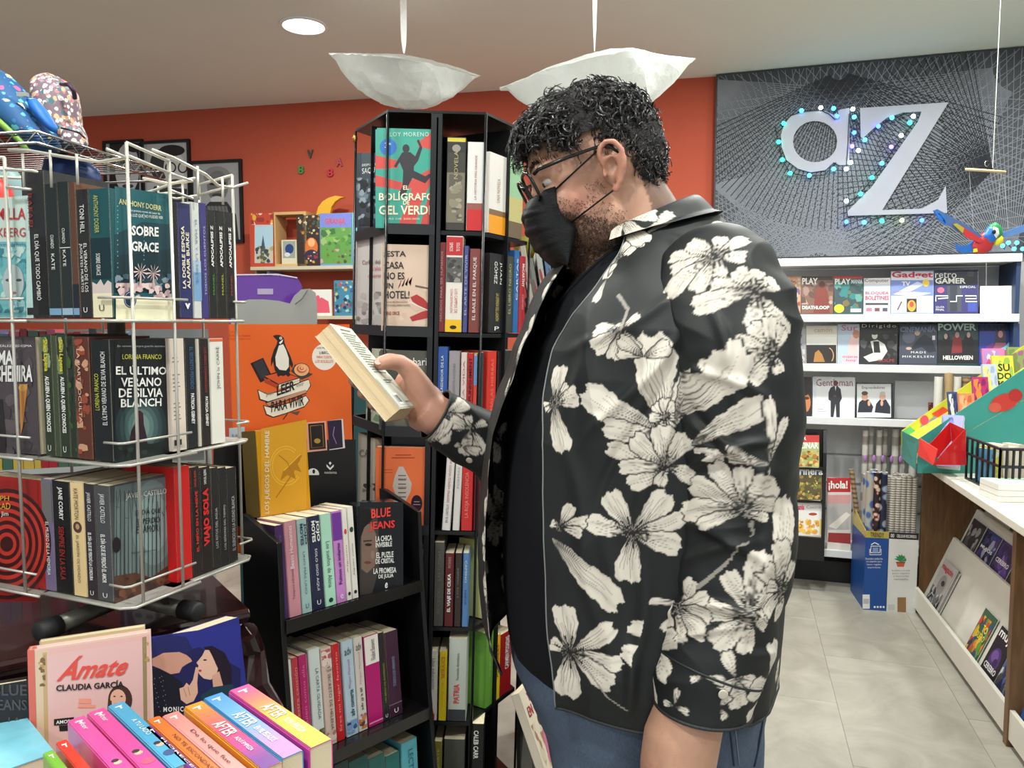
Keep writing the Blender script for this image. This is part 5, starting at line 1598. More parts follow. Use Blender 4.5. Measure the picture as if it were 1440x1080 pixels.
# ================================================================ MAGAZINE SHELVES on the back wall
fS = Fr(W(1160,788,4.3),RP)
fS.O.z = 0
sx0,sx1 = fS.loc(1040,700)[0],fS.loc(1433,445)[0]
zsh = [fS.loc(1240,p)[1] for p in (364,445,516,592,781)]
shu = thing('magazine_shelves','white wall shelves of magazines below the dark board','shelves',fS.moved(sx0,0).M())
SW = mat((214,215,214),.4,name='white_lacquer')
SL = sx1 - sx0
for k,z in enumerate(zsh):
 b = MB().box(0,SL,.006,.33,z - .028,z - .006).build('shelf_board',SW,shu)
 MB().box(0,SL,-.012,.006,z - .03,z + .012).build('price_rail',mat((226,227,228),.25,.1,name='pale_plastic_rail'),b,bevel=.003)
MB().box(0,SL,.31,.33,.1,zsh[0] - .03).build('back_panel',mat((224,226,228),.5,name='grey_white_panel'),shu)
MB().box(SL - .02,SL,.006,.31,0,zsh[0]).build('side_panel',mat((40,60,96),.5,name='blue_side_panel'),shu)
MB().box(.02,SL - .02,.12,.30,0,.12).build('plinth',mat((24,25,27),.5,name='black_plinth'),shu)
for zz in (zsh[4] + .17,zsh[4] + .33,zsh[4] + .5):
 MB().box(.0,SL,.302,.311,zz,zz + .008).build('panel_groove',mat((150,152,156),.5),shu)
GM = 'magazines on the white wall shelves'

def mag(k,x0,x1,yt,col,label,shapes,txts,tilt=9,dy=.05,grp=GM):
 f = Fr(fS.pt(0,zsh[k] - .004,dy),RP,tilt=tilt)
 a0,a1 = f.loc(x0,[364,441,512,588,777][k])[0],f.loc(x1,[364,441,512,588,777][k])[0]
 h = f.loc((x0 + x1) / 2,yt)[1]
 g = f.moved(a0 + .001,0)
 r = thing('magazine',label,'magazine',g.M(),group=grp)
 book_parts(r,.006,a1 - a0 - .002,h,True,col,pages=WHITEP,rough=.25)
 prnt('cover_print',g,shapes,r)
 for q in txts:
  ptext(q[0],g,r,q[1],q[2],**(q[3] if len(q) > 3 else {}))
 return g

B1 = dict(bold=.03)
YB = 440
mag(1,1099,1126,389,(170,120,70),'busy orange games magazine, leftmost by the shirt, second shelf',[((180,150,130),rect(1100,390,1125,440))] + blot((1100,390,1125,439),[(210,120,60),(90,120,60),(220,200,160),(150,60,50),(110,80,130)],50,4,1),[])
mag(1,1126,1172,388,(110,70,56),'brown games magazine with a masked figure titled DEATHLOOP',[((120,84,70),rect(1127,389,1171,440)),((34,28,30),rect(1127,389,1171,394))] + blot((1127,398,1171,428),[(150,120,110),(90,60,56),(170,150,140)],18,6,2) + [((120,46,34),[(1144,440),(1146,412),(1152,400),(1158,398),(1164,410),(1167,440)]),((86,30,26),circ(1156,400,4,5))],[('PLAY',W_,(1128,391,1150,400),B1),('DEATHLOOP',W_,(1128,430,1166,435),B1)])
mag(1,1172,1214,390,(40,80,80),'teal games magazine with yellow corner on second shelf',[((50,70,76),rect(1173,391,1213,440)),((170,40,40),rect(1173,388,1213,392))] + blot((1173,396,1213,438),[(40,120,120),(30,60,66),(90,150,140),(110,100,60)],40,5,3) + [((230,210,40),circ(1180,434,7,6)),((220,230,240),rect(1196,434,1211,439))],[('PLAY',W_,(1174,392,1196,400),B1),('MANIA',(200,210,220),(1197,393,1213,399),B1)])
mag(1,1214,1252,391,(222,220,224),'white computer magazine with pink headline on second shelf',[((226,222,226),rect(1215,392,1251,440)),((196,200,220),rect(1215,400,1251,408)),((60,60,66),rect(1217,426,1249,429)),((220,110,130),rect(1218,433,1226,438)),((120,60,60),rect(1230,433,1237,438)),((70,70,90),rect(1241,433,1248,438))],[('Computer',(60,60,70),(1216,392,1250,398),{}),('BLOQUEA',(222,70,110),(1217,410,1250,415),B1),('BOLETINES',(222,50,90),(1217,416,1250,422),B1)])
mag(1,1252,1313,381,(150,170,214),'blue and white gadget magazine with red title on second shelf',[((214,214,226),rect(1253,382,1312,440)),((120,140,206),rect(1253,394,1312,416)),((200,210,240),[(1256,414),(1290,396),(1300,400),(1280,410),(1310,412),(1290,417)]),((236,200,60),circ(1302,398,5,5)),((228,200,196),rect(1256,420,1274,438)),((40,36,40),rect(1275,420,1289,439)),((226,160,60),circ(1282,430,6,8)),((190,70,60),circ(1282,428,3,4)),((230,190,190),rect(1292,420,1311,438)),((90,90,100),stroke([(1262,436),(1268,424)],2))],[('Gadget',(196,40,66),(1254,382,1312,393),B1),('TV',W_,(1268,396,1280,402),B1),('la mejor compra',(200,90,120),(1256,409,1284,412),{})])
mag(1,1313,1376,380,(52,48,106),'indigo retro games magazine with console outline on second shelf',[((54,50,110),rect(1314,381,1375,440)),((26,30,50),rect(1314,381,1375,401)),((70,74,84),rect(1332,402,1352,438)),((50,54,64),rect(1336,402,1346,438)),((60,60,60),circ(1365,385,5,4)),((220,100,130),circ(1323,408,5,4)),((60,80,170),rect(1361,425,1374,438))] + [((222,222,240),stroke(p,1.6)) for p in ([(1316,424),(1316,416),(1333,416),(1333,419),(1319,420)],[(1336,424),(1345,424),(1345,416),(1354,416)],[(1357,416),(1373,416),(1373,420),(1358,420),(1358,424),(1374,424)])],[('retro',W_,(1315,383,1345,391),{}),('GAMER',W_,(1315,391,1358,399),B1),('ESPECIAL',W_,(1350,402,1372,405),{}),('GUÍA',W_,(1316,430,1328,433),{}),('FINAL',W_,(1316,434,1328,437),{})])
mag(1,1378,1429,402,(226,228,232),'blank white card standing at the right end of second shelf',[],[])
mag(2,1118,1133,458,(150,150,154),'grey magazine mostly hidden by the shirt on third shelf',blot((1119,470,1132,510),[(110,70,130),(190,180,180)],10,5,4),[])
mag(2,1133,1177,458,(216,210,202),'pale magazine with gold figures on black lower half',[((218,212,204),rect(1134,459,1176,485)),((226,226,222),rect(1134,474,1176,485)),((34,28,26),rect(1134,485,1176,511)),((170,120,60),[(1144,509),(1146,496),(1151,492),(1156,498),(1160,509)]),((190,150,90),stroke(circ(1164,500,8,11,12,0,-1.3,.8),1.4))],[('camón',(190,160,120),(1145,461,1170,467),{})])
mag(2,1177,1208,456,(190,200,216),'pastel magazine with pink title and a profile on third shelf',[((180,196,216),rect(1178,457,1207,511)),((226,190,190),[(1192,511),(1194,478),(1200,468),(1207,466),(1207,511)]),((190,130,100),circ(1204,470,5,6)),((230,190,200),rect(1184,499,1207,511))],[('Sur',(214,80,130),(1183,457,1206,465),{}),('mujeres',(214,70,120),(1185,500,1206,504),{}),('hoy',(214,70,120),(1190,505,1204,509),{})])
mag(2,1208,1262,454,(34,33,36),'black and white film magazine with a man in a waistcoat',[((30,29,32),rect(1209,455,1261,511))] + blot((1209,470,1261,510),[(60,60,62),(24,24,26),(84,84,86)],20,6,5) + [((200,196,192),circ(1230,472,4,5)),((206,204,202),[(1224,480),(1234,478),(1244,484),(1248,494),(1240,506),(1222,509),(1214,502),(1228,496)]),((26,26,28),[(1228,480),(1236,480),(1238,496),(1229,496)]),((30,28,30),circ(1230,468,5,3))],[('Dirigido',(206,200,200),(1212,456,1260,462),{'spacing': 1.3}),('GOLPE',(170,60,60),(1234,505,1258,509),{})])
mag(2,1264,1318,456,(60,64,78),'slate film magazine with a reclining man in dark suit',[((66,70,86),rect(1265,457,1317,511)),((96,100,120),circ(1278,474,9,9)),((34,38,52),[(1282,488),(1292,476),(1300,470),(1310,476),(1317,494),(1306,496),(1296,488),(1284,492)]),((190,160,150),circ(1290,468,4,4)),((190,160,150),circ(1278,490,4,2)),((220,220,224),rect(1311,472,1315,478))],[('CINEMANÍA',(120,134,160),(1266,458,1316,467),B1),('MADS',W_,(1281,494,1302,497),{'spacing': 1.3}),('MIKKELSEN',W_,(1269,500,1313,503),{'spacing': 1.3})])
mag(2,1318,1376,454,(40,66,70),'dark green rock magazine with a red coated singer',[((42,66,70),rect(1319,455,1375,478)),((26,26,30),rect(1319,478,1375,511)),((24,22,24),[(1322,500),(1326,472),(1331,468),(1336,474),(1338,500)]),((190,160,150),circ(1330,473,2.5,4)),((130,40,46),[(1338,497),(1340,474),(1346,470),(1352,476),(1353,496)]),((180,140,130),circ(1346,471,3,4)),((20,20,22),[(1354,500),(1356,474),(1362,468),(1368,476),(1372,500)]),((190,160,150),circ(1362,471,2.5,4))],[('POWER',(190,206,200),(1319,455,1373,465),B1),('HELLOWEEN',W_,(1326,500,1368,506),B1)])
mag(2,1376,1434,455,(40,50,120),'blue rock magazine with a long haired guitarist, far right',[((36,60,150),rect(1377,456,1433,511)),((30,40,90),rect(1377,456,1433,466)),((110,50,130),circ(1405,496,22,15)),((60,50,70),[(1398,486),(1400,464),(1408,459),(1414,468),(1416,488)]),((190,130,140),circ(1407,470,3.5,5)),((150,90,110),[(1392,500),(1400,482),(1414,482),(1420,500)]),((120,190,230),[(1396,494),(1412,488),(1426,474),(1428,476),(1414,492),(1402,500)])],[('HAMMER',(20,26,50),(1378,456,1430,465),B1)])
mag(3,1110,1141,530,(44,30,34),'dark magazine with an orange face, half hidden on fourth shelf',[((44,30,34),rect(1111,531,1140,587)),((196,120,70),circ(1132,566,8,14)),((60,34,34),circ(1134,560,4,2)),((30,22,24),circ(1128,548,12,9))],[])
mag(3,1142,1202,530,(222,222,226),'white magazine with a man standing in a black suit',[((224,224,228),rect(1143,531,1201,587)),((206,214,230),rect(1144,531,1148,587)),((36,38,46),[(1165,552),(1168,545),(1172,543),(1178,543),(1182,547),(1184,560),(1181,566),(1181,587),(1176,587),(1175,568),(1172,587),(1168,587),(1168,564),(1165,562)]),((80,54,44),circ(1175,539,3,4)),((230,230,230),[(1174,543),(1176,543),(1175,550)]),((90,60,50),circ(1174,557,2.5,1.8)),((170,170,176),rect(1150,575,1158,576)),((170,170,176),rect(1150,578,1162,579))],[('Gentleman',(140,60,70),(1148,533,1199,543),{'bold': -.003})])
mag(3,1203,1256,538,(30,34,40),'framed white magazine with two men at a desk',[((214,220,224),rect(1205,540,1253,587))] + [((p),q) for (p,q) in (((224,224,226),rect(1206,541,1252,560)),((36,38,50),[(1206,580),(1208,566),(1214,561),(1222,562),(1228,572),(1226,580)]),((36,38,50),[(1230,580),(1232,568),(1238,561),(1246,562),(1252,572),(1252,582)]),((214,160,136),circ(1216,558,4.5,5.5)),((216,170,150),circ(1241,558,4.5,5.5)),((90,70,60),circ(1216,553,4.5,3)),((190,186,180),circ(1241,553,4,2.5)),((214,160,136),circ(1222,567,2,4)),((214,160,136),circ(1240,567,2,4)),((226,232,236),[(1214,587),(1224,581),(1246,584),(1250,587)]))],[('Emprendedores',(50,50,60),(1212,543,1244,548),{})])
mag(3,1257,1312,536,(224,226,230),'blank white panel at the right of the fourth shelf',[],[],tilt=4,dy=.2)
mag(3,1305,1316,566,(90,40,36),'small dark red card leaning beside the blank panel',blot((1306,567,1314,585),[(40,30,30),(150,60,50)],8,3,3),[],dy=.03)

# black floor rack with cookery magazines
fb_ = Fr(fS.pt(0,0,-.10),RP)
bx0,bx1 = fb_.loc(1085,780)[0],fb_.loc(1157,780)[0]
cz = [fb_.loc(1135,p)[1] for p in (657,703,754,786,606)]
cr_ = thing('cookery_magazine_rack','narrow black rack of cookery magazines standing by the shirt','rack',fb_.moved(bx0,0).M())
bw = bx1 - bx0
m = MB()
m.box(0,bw,.08,.09,.2,cz[4]).build('back',BLACK,cr_)
for x in (0,bw - .012):
 MB().prism([(x,-.02,cz[3]),(x,.09,cz[3]),(x,.09,cz[4]),(x,.06,cz[4]),(x,.02,cz[4] - .12),(x,-.012,cz[3] + .2)],(.018,0,0)).build('side',BLACK,cr_)
MB().box(0,bw,-.02,.09,cz[3],cz[2]).build('base',BLACK,cr_)
for z in (cz[0],cz[1]):
 MB().box(0,bw,-.005,.09,z - .012,z).build('ledge',BLACK,cr_)
GK = 'cookery magazines in the black rack'
FOOD = [(210,150,60),(180,120,50),(150,160,80),(226,190,110),(120,80,40),(200,90,50)]
for k,(yt,z,lab,sh,tx) in enumerate([
 (612,cz[0],'top cookery magazine with red title and a plate of food',[((196,60,56),rect(1100,612,1152,622)),((170,180,120),rect(1100,622,1152,657))] + blot((1118,634,1151,656),FOOD,40,4,5),[('SÚPER',W_,(1112,613,1134,619),B1),('COCINAR',W_,(1112,622,1151,631),B1)]),
 (657,cz[1],'middle cookery magazine with a pan of golden vegetables',[((56,70,110),rect(1100,657,1156,668)),((90,80,50),rect(1100,668,1156,703))] + blot((1112,668,1155,702),[(190,160,80),(150,120,50),(110,120,60),(210,180,100),(90,70,40)],70,3.5,6),[('marinera',W_,(1108,657,1157,668),B1)]),
 (707,cz[2],'lowest cookery magazine with fries on a white plate',[((224,222,218),rect(1100,707,1158,753)),((226,226,224),circ(1136,740,20,10)),((170,60,50),circ(1143,723,6,2)),((214,190,60),rect(1153,730,1158,752))] + blot((1120,730,1152,751),[(220,160,60),(200,130,40),(236,190,90)],40,4,7),[('Thermomanía',(220,50,90),(1100,709,1131,717),B1),('Cocina',(120,120,120),(1134,711,1154,715),{})])]):
 f = Fr(fb_.pt(0,z,-.006),RP,tilt=7)
 a0,a1 = f.loc(1100,yt + 45)[0],f.loc(1151 + 3 * k,yt + 45)[0]
 h = f.loc(1130,yt)[1]
 g = f.moved(a0,0.001)
 r = thing('magazine',lab,'magazine',g.M(),group=GK)
 book_parts(r,.005,a1 - a0,h,True,(200,190,170),pages=WHITEP,rough=.25)
 prnt('cover_print',g,sh,r)
 for q in tx:
  ptext(q[0],g,r,q[1],q[2],**(q[3] if len(q) > 3 else {}))
f = Fr(fS.pt(0,zsh[4] + .012,-.0),RP,tilt=10)
g = f.moved(f.loc(1163,770)[0],0)
r = thing('magazine','white and red magazine standing on the lowest wall shelf','magazine',g.M(),group=GM)
book_parts(r,.006,f.loc(1196,770)[0] - f.loc(1163,770)[0],f.loc(1180,672)[1],True,(216,208,200),pages=WHITEP)
prnt('cover_print',g,[((180,36,40),rect(1163,672,1196,692)),((206,150,150),rect(1163,696,1196,708)),((176,172,170),rect(1163,708,1196,745)),((150,40,40),[(1164,762),(1165,749),(1196,750),(1196,765)]),((222,214,206),[(1165,740),(1190,720),(1196,724),(1176,744)])],r)
ptext('¡hola!',g,r,W_,(1165,676,1192,690),bold=.03)

# ================================================================ gift wrap boxes
g0 = WZ(1213,857,0)
g1 = WZ(1286,862,0)
fG = Fr(g0,g1 - g0)
wG = [0,fG.loc(1246,859)[0],fG.loc(1288,862)[0]]
hG = fG.loc(1240,757)[1]
spec = [('blue cardboard bin of patterned wrapping rolls printed TRENDY',(20,74,148),(196,176,80),0),('white cardboard bin of striped wrapping rolls with a plant picture',(222,220,218),(34,33,34),1)]
BD = .30
for lab,c,bc,k in spec:
 xa,xb = wG[k] + .002,wG[k + 1] - .002
 f = fG.moved(xa,0.0)
 b = thing('cardboard_bin',lab,'box',f.M(),group='wrapping paper bins')
 w = xb - xa
 m = MB()
 m.box(0,w,0,.004,0,hG).box(0,w,BD - .004,BD,0,hG + .02).box(0,.004,.004,BD - .004,0,hG).box(w - .004,w,.004,BD - .004,0,hG).box(.004,w - .004,.004,BD - .004,0,.004)
 m.build('carton',mat(c,.4,name='printed_card'),b)
 zb0 = hG
 m = MB().prism([(0,0,hG),(w,0,hG),(w,-.004,hG + .035),(0,-.004,hG + .035)],(0,.004,0))
 if k == 0:
  m.prism([(0,0,hG),(0,BD,hG),(0,BD,hG + .1),(0,0,hG + .035)],(.003,0,0))
 bd = m.build('top_band',mat(bc,.4,name='printed_card'),b)
 wc = (232,232,232)
 if k == 0:
  prnt('front_print',f,[(wc,rect(1213,836,1223,856)),((190,190,190),rect(1214,842,1222,849)),(wc,stroke([(1224,777),(1225,768),(1238,768),(1237,777),(1224,777)],1.2)),(wc,stroke([(1223,772),(1223,780),(1239,780),(1239,772)],1)),(wc,stroke([(1225,766),(1230,763),(1236,766)],1.4)),((120,150,200),rect(1227,770,1235,777))] + [(wc,circ(1230 + i * 4.2,853.5,1.5)) for i in range(4)],b)
  for i,s_ in enumerate(('Descubre todos los','tus papeles para','hacer regalos','sorprendentes')):
   ptext(s_,f,b,wc,(1217 + i,784 + i * 4.2,1241 - i,787 + i * 4.2))
  ptext('TRENDY',fG.moved(0,0,-.006),b,(60,54,30),(1219,748,1239,756),bold=.01) if 0 else put_text('TRENDY',b,(60,54,30),(w * .2,hG + .006),(w * .8,hG + .006),(w * .2,hG + .03),.01,y=-.0045)
 else:
  prnt('front_print',f,[((196,90,60),[(1260,790),(1262,797),(1271,797),(1273,790)]),((130,70,50),stroke([(1260,791),(1273,791)],1.4)),((150,112,74),rect(1262,840,1274,861)),((200,200,196),rect(1249,850,1258,858))] + [((40,140,80),[(1266,790),(1266 + 9 * math.cos(a),788 + 9 * math.sin(a)),(1268 + 6 * math.cos(a + .3),788 + 6 * math.sin(a + .3))]) for a in (-2.9,-2.4,-1.9,-1.4,-.9,-.4,-.1)],b)
  for i,s_ in enumerate(('Sin plásticos sin tintas','para regalos','y decoración','reciclables')):
   ptext(s_,f,b,(120,130,120),(1254 + i,801 + i * 4,1280 - i,803.6 + i * 4))
  put_text('CELLULAR RECORRIDO',b,W_,(w * .25,hG + .01),(w * .92,hG + .01),(w * .25,hG + .026),.01,y=-.0045)
  put_text('00',b,W_,(w * .04,hG + .008),(w * .16,hG + .008),(w * .04,hG + .028),.01,y=-.0045)

def stripe_mat(name,c1,c2,sc,kind='wave',c3=None):
 m = bpy.data.materials.new(name)
 m.use_nodes = True
 nt = m.node_tree
 b = nt.nodes['Principled BSDF']
 tc = nt.nodes.new('ShaderNodeTexCoord')
 if kind == 'wave':
  n = nt.nodes.new('ShaderNodeTexWave')
  n.bands_direction = 'Z'
  n.inputs['Scale'].default_value = sc
  n.inputs['Distortion'].default_value = .4
 else:
  n = nt.nodes.new('ShaderNodeTexVoronoi')
  n.inputs['Scale'].default_value = sc
 nt.links.new(tc.outputs['Object'],n.inputs['Vector'])
 r = nt.nodes.new('ShaderNodeValToRGB')
 r.color_ramp.elements[0].color = (*lin(c1),1)
 r.color_ramp.elements[1].color = (*lin(c2),1)
 r.color_ramp.elements[0].position = .35
 r.color_ramp.elements[1].position = .5
 if c3:
  e = r.color_ramp.elements.new(.42)
  e.color = (*lin(c3),1)
 nt.links.new(n.outputs['Distance'] if kind != 'wave' else n.outputs['Fac'],r.inputs[0])
 nt.links.new(r.outputs[0],b.inputs['Base Color'])
 b.inputs['Roughness'].default_value = .35
 return m

RM = {'stripe': stripe_mat('striped_paper',(118,108,98),(206,200,190),26),'floral': stripe_mat('floral_paper',(206,190,170),(40,36,40),34,'v',(170,80,70)),'navy': stripe_mat('circle_paper',(150,160,180),(34,38,62),22,'v'),'silver': stripe_mat('lilac_paper',(90,84,150),(170,160,150),18,'v',(90,160,170)),'holo': stripe_mat('clear_film',(150,144,136),(196,192,186),3),'white': mat((214,212,208),.4,name='white_roll'),'tan': mat((176,150,110),.5,name='tan_roll'),'brown': stripe_mat('brown_roll',(110,84,62),(160,136,106),12)}

def roll(fr,x,y,r,z0,z1,m,label,grp,lean=(0,0)):
 p = fr.pt(x,z0,y)
 o = thing('paper_roll',label,'roll',loc=p,group=grp)
 h = z1 - z0
 t = Vector((lean[0],lean[1],h))
 ro = MB()
 ro.tube([(0,0,0),t],r,16,cap=False)
 ro.tube([(0,0,0.001),t * .999],r * .62,12,cap=False)
 bm = ro.bm
 bm.verts.ensure_lookup_table()
 n = len(bm.verts)
 # annular end
 top_o = bm.verts[16:32]
 o2 = ro.build('roll',RM[m],o,smooth=False)
 e = MB()
 for i in range(16):
  a,b = 2 * PI * i / 16,2 * PI * (i + 1) / 16
  e.face(e.verts([t + Vector((r * math.cos(a),r * math.sin(a),0)),t + Vector((r * math.cos(b),r * math.sin(b),0)),t + Vector((r * .62 * math.cos(b),r * .62 * math.sin(b),0)),t + Vector((r * .62 * math.cos(a),r * .62 * math.sin(a),0))]))
 e.build('roll_end',mat((210,204,192),.6,name='paper_end'),o)
 return o

GR = 'wrapping paper rolls standing in bins'
wb = wG[1]
ww = wG[2] - wG[1]
for i in range(3):
 for j in range(2):
  mname = [['silver','silver'],['floral','silver'],['navy','floral']][i][j]
  lb = {'silver': 'lilac and grey patterned wrapping roll in the blue bin','floral': 'cream and black floral wrapping roll in the blue bin','navy': 'navy wrapping roll with pale rings, right of blue bin'}[mname] + (', front' if j == 0 else ', back') + ' row' + ['','',', middle' ][1 if i == 0 else 0 if i == 2 else 2 if j == 1 else 1]
  roll(fG,.024 + i * (wb - .048) / 2,.04 + j * .07,.0185,.006,.70 + random.uniform(-.01,.02),mname,lb,GR)
for i in range(5):
 for j in range(2):
  roll(fG,wb + .02 + i * (ww - .04) / 4,.035 + j * .06,.0145,.006,.70 + random.uniform(-.01,.01),'stripe','beige striped wrapping roll, %s in %s row of white bin' % (['leftmost','second from left','middle one','second from right','rightmost'][i],['front','back'][j]),GR)
FO = 0
for i in range(4):
 roll(fG,wb - .10 + .05 + i * .036,.345 + (i % 2) * .03,.015,0,.91 + random.uniform(-.02,.02),'holo','tall translucent film roll behind the bins, %s from left' % ORD[i + FO],'tall film rolls behind the bins')
FO = 4
for i in range(3):
 roll(fG,wb + .105 + i * .045,.345 + (i % 2) * .03,.018,0,.91 + random.uniform(-.02,.02),'holo','tall translucent film roll behind the bins, %s from left' % ORD[i + FO],'tall film rolls behind the bins')
for i in range(6):
 p = fG.pt(wb - .05 + i * .045,.74,.33)
 tag_ = MB().ball(p,.010,8,6,(1.0,.5,2.0)).build('ribbon_bow',mat((170,120,190),.4,name='violet_ribbon'))
 tag_['label'] = 'small violet bow on the tall film rolls, %s from left' % ORD[i]
 tag_['category'] = 'ribbon'
 tag_['group'] = 'violet bows on film rolls'
lr = roll(fG,.078,.25,.013,.01,.69,'brown','brown and green roll leaning left of the blue bin',GR,lean=(-.10,.02))

# ================================================================ COUNTER at the right
k0 = WZ(1290,860,0)
k1 = WZ(1421,1044,0)
fK = Fr(k0,k1 - k0)
LK = (k1 - k0).length
WOOD = None

def wood_mat(name,c1,c2,sc=6,rough=.4):
 m = bpy.data.materials.new(name)
 m.use_nodes = True
 nt = m.node_tree
 b = nt.nodes['Principled BSDF']
 tc = nt.nodes.new('ShaderNodeTexCoord')
 mp = nt.nodes.new('ShaderNodeMapping')
 mp.inputs['Scale'].default_value = (6,6,.8)
 nt.links.new(tc.outputs['Object'],mp.inputs[0])
 n = nt.nodes.new('ShaderNodeTexNoise')
 n.inputs['Scale'].default_value = sc
 n.inputs['Detail'].default_value = 6
 n.inputs['Distortion'].default_value = 1.2
 nt.links.new(mp.outputs[0],n.inputs['Vector'])
 r = nt.nodes.new('ShaderNodeValToRGB')
 r.color_ramp.elements[0].color = (*lin(c1),1)
 r.color_ramp.elements[1].color = (*lin(c2),1)
 r.color_ramp.elements[0].position = .3
 r.color_ramp.elements[1].position = .7
 nt.links.new(n.outputs['Fac'],r.inputs[0])
 nt.links.new(r.outputs[0],b.inputs['Base Color'])
 b.inputs['Roughness'].default_value = rough
 return m

WD = wood_mat('walnut',(88,60,34),(118,84,50))
cn = thing('shop_counter','walnut counter with white top and slanted magazine shelves at the right','counter',fK.M())
CZ = .82
MB().box(-.03,LK + 1.6,-.06,.72,CZ - .03,CZ).build('worktop',mat((226,222,208),.35,name='cream_worktop'),cn,bevel=.003)
MB().box(-.02,.005,.0,.7,0,CZ - .03).build('end_panel',WD,cn)
MB().box(LK - .0,LK + .035,-.025,.7,0,CZ - .03).build('divider_panel',WD,cn)
MB().box(LK + .9,LK + .93,-.02,.7,0,CZ - .03).build('divider_panel',WD,cn)
MB().box(.005,LK,.40,.42,0,CZ - .03).build('back_panel',WD,cn)
MB().box(LK + .035,LK + .9,.40,.42,0,CZ - .03).build('back_panel',WD,cn)
KW = mat((220,217,206),.4,name='cream_laminate')
for (a,b) in ((.006,LK - .001),(LK + .036,LK + .899)):
 MB().box(a,b,-.02,-.004,.028,.135).build('front_board',KW,cn)
 MB().box(a,b,.02,.03,0,.03).build('toe_kick',mat((26,24,24),.5),cn)
 for (y0,z0,hh,tl) in ((.0,.06,.37,22),(.15,.33,.24,22),(.27,.52,.2,14)):
  s_,c_ = math.sin(math.radians(tl)),math.cos(math.radians(tl))
  MB().prism([(a,y0 + .012,z0),(a,y0 + .012 + hh * s_,z0 + hh * c_),(a,y0 + .024 + hh * s_,z0 + hh * c_),(a,y0 + .024,z0)],(b - a,0,0)).build('slanted_shelf',KW,cn)
  if y0 > .1:
   MB().box(a,b,y0 - .02,y0 + .02,z0 - .01,z0).build('ledge',KW,cn)

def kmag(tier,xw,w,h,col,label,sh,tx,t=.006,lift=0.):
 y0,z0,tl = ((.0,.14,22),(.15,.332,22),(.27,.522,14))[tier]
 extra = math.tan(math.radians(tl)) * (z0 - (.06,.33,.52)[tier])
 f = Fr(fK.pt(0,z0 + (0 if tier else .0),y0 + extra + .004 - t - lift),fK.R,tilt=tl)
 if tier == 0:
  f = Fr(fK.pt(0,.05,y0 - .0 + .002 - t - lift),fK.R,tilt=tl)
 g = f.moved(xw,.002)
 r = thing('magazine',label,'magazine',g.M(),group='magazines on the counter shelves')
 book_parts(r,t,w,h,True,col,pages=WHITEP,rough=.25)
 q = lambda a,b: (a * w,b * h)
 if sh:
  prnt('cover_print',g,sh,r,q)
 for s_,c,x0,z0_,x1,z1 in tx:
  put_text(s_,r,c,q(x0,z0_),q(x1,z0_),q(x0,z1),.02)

f1 = Fr(fK.pt(0,.05,0),fK.R,tilt=22)

def kx(px,py,tier=0):
 f = f1 if tier == 0 else Fr(fK.pt(0,.332,.15),fK.R,tilt=22)
 return f.loc(px,py)[0]

BW = [(60,58,60),(150,148,150),(200,198,196),(30,30,32),(110,108,110)]
x_ = kx(1300,850)
kmag(0,x_ + .02,.2,.27,(150,146,146),'black and white magazine behind another at the far end of lower counter shelf',blot((.03,.02,.97,.98),BW,30,.15,3),[])
kmag(0,x_,.2,.285,(190,184,182),'black and white photo magazine with red masthead, lower counter shelf',[((186,182,180),rect(.01,.01,.99,.99))] + blot((.05,.03,.95,.5),BW,40,.13,4) + [((150,146,144),circ(.55,.6,.25,.18)),((30,28,30),circ(.6,.64,.12,.05))],[('magazin',(196,40,50),.08,.8,.9,.93)],lift=.008)
x_ = kx(1352,922)
kmag(0,x_,.145,.25,(60,100,70),'colourful magazine with green and red fruit on lower counter shelf',[((60,96,70),rect(.01,.01,.99,.99))] + blot((.03,.03,.97,.9),[(206,70,50),(90,150,60),(220,180,50),(50,80,120),(230,120,60),(40,50,80)],60,.13,5),[('TO',(240,220,40),.45,.66,.8,.78),('DUERO',(240,220,40),.25,.52,.85,.63)])
x_ = kx(1376,946)
kmag(0,x_,.15,.25,(30,28,40),'black science magazine with a purple brain, lower counter shelf',[((30,28,38),rect(.01,.01,.99,.99)),((70,50,110),circ(.5,.5,.32,.2)),((110,80,150),circ(.45,.55,.2,.1)),((50,34,80),circ(.6,.46,.12,.08))],[('muy',W_,.1,.8,.9,.95),('CEREBRO',W_,.12,.3,.9,.4)],lift=.002)
kmag(0,x_ + .158,.15,.24,(90,100,120),'pale blue magazine next to the black science one',[((100,110,130),rect(.01,.01,.99,.99))] + blot((.03,.03,.97,.95),[(60,90,150),(30,40,70),(190,200,210),(60,60,66)],40,.14,6),[],lift=.004)
kmag(0,x_ + .32,.15,.24,(40,50,90),'dark blue magazine at the near end of lower counter shelf',[((36,44,86),rect(.01,.01,.99,.99))] + blot((.03,.03,.97,.95),[(60,90,150),(30,40,70),(90,70,120)],30,.14,7),[],lift=.012)
cols = [((56,54,60),BW[:2] + [(90,84,90)],'grey magazine with a dim portrait',''),((50,60,110),[(60,80,150),(30,30,50),(160,160,180),(90,60,120)],'blue magazine with pale oval','MUJOS'),((70,50,110),[(100,70,150),(50,36,80),(140,110,180)],'violet magazine with white title','CEREBRO'),((64,54,60),[(90,70,80),(40,34,40),(120,100,100)],'brown grey magazine with pale title','HISTORIA'),((50,50,60),[(80,90,110),(34,34,40)],'dark magazine at the near end','')]
for i,(c,pal,lab,tt) in enumerate(cols):
 kmag(1,.06 + i * .205,.185,.2,c,lab + ' on upper counter shelf',[(c,rect(.01,.01,.99,.99))] + blot((.03,.05,.97,.95),pal,30,.16,10 + i),[(tt,W_,.1,.52,.9,.62)] if tt else [])
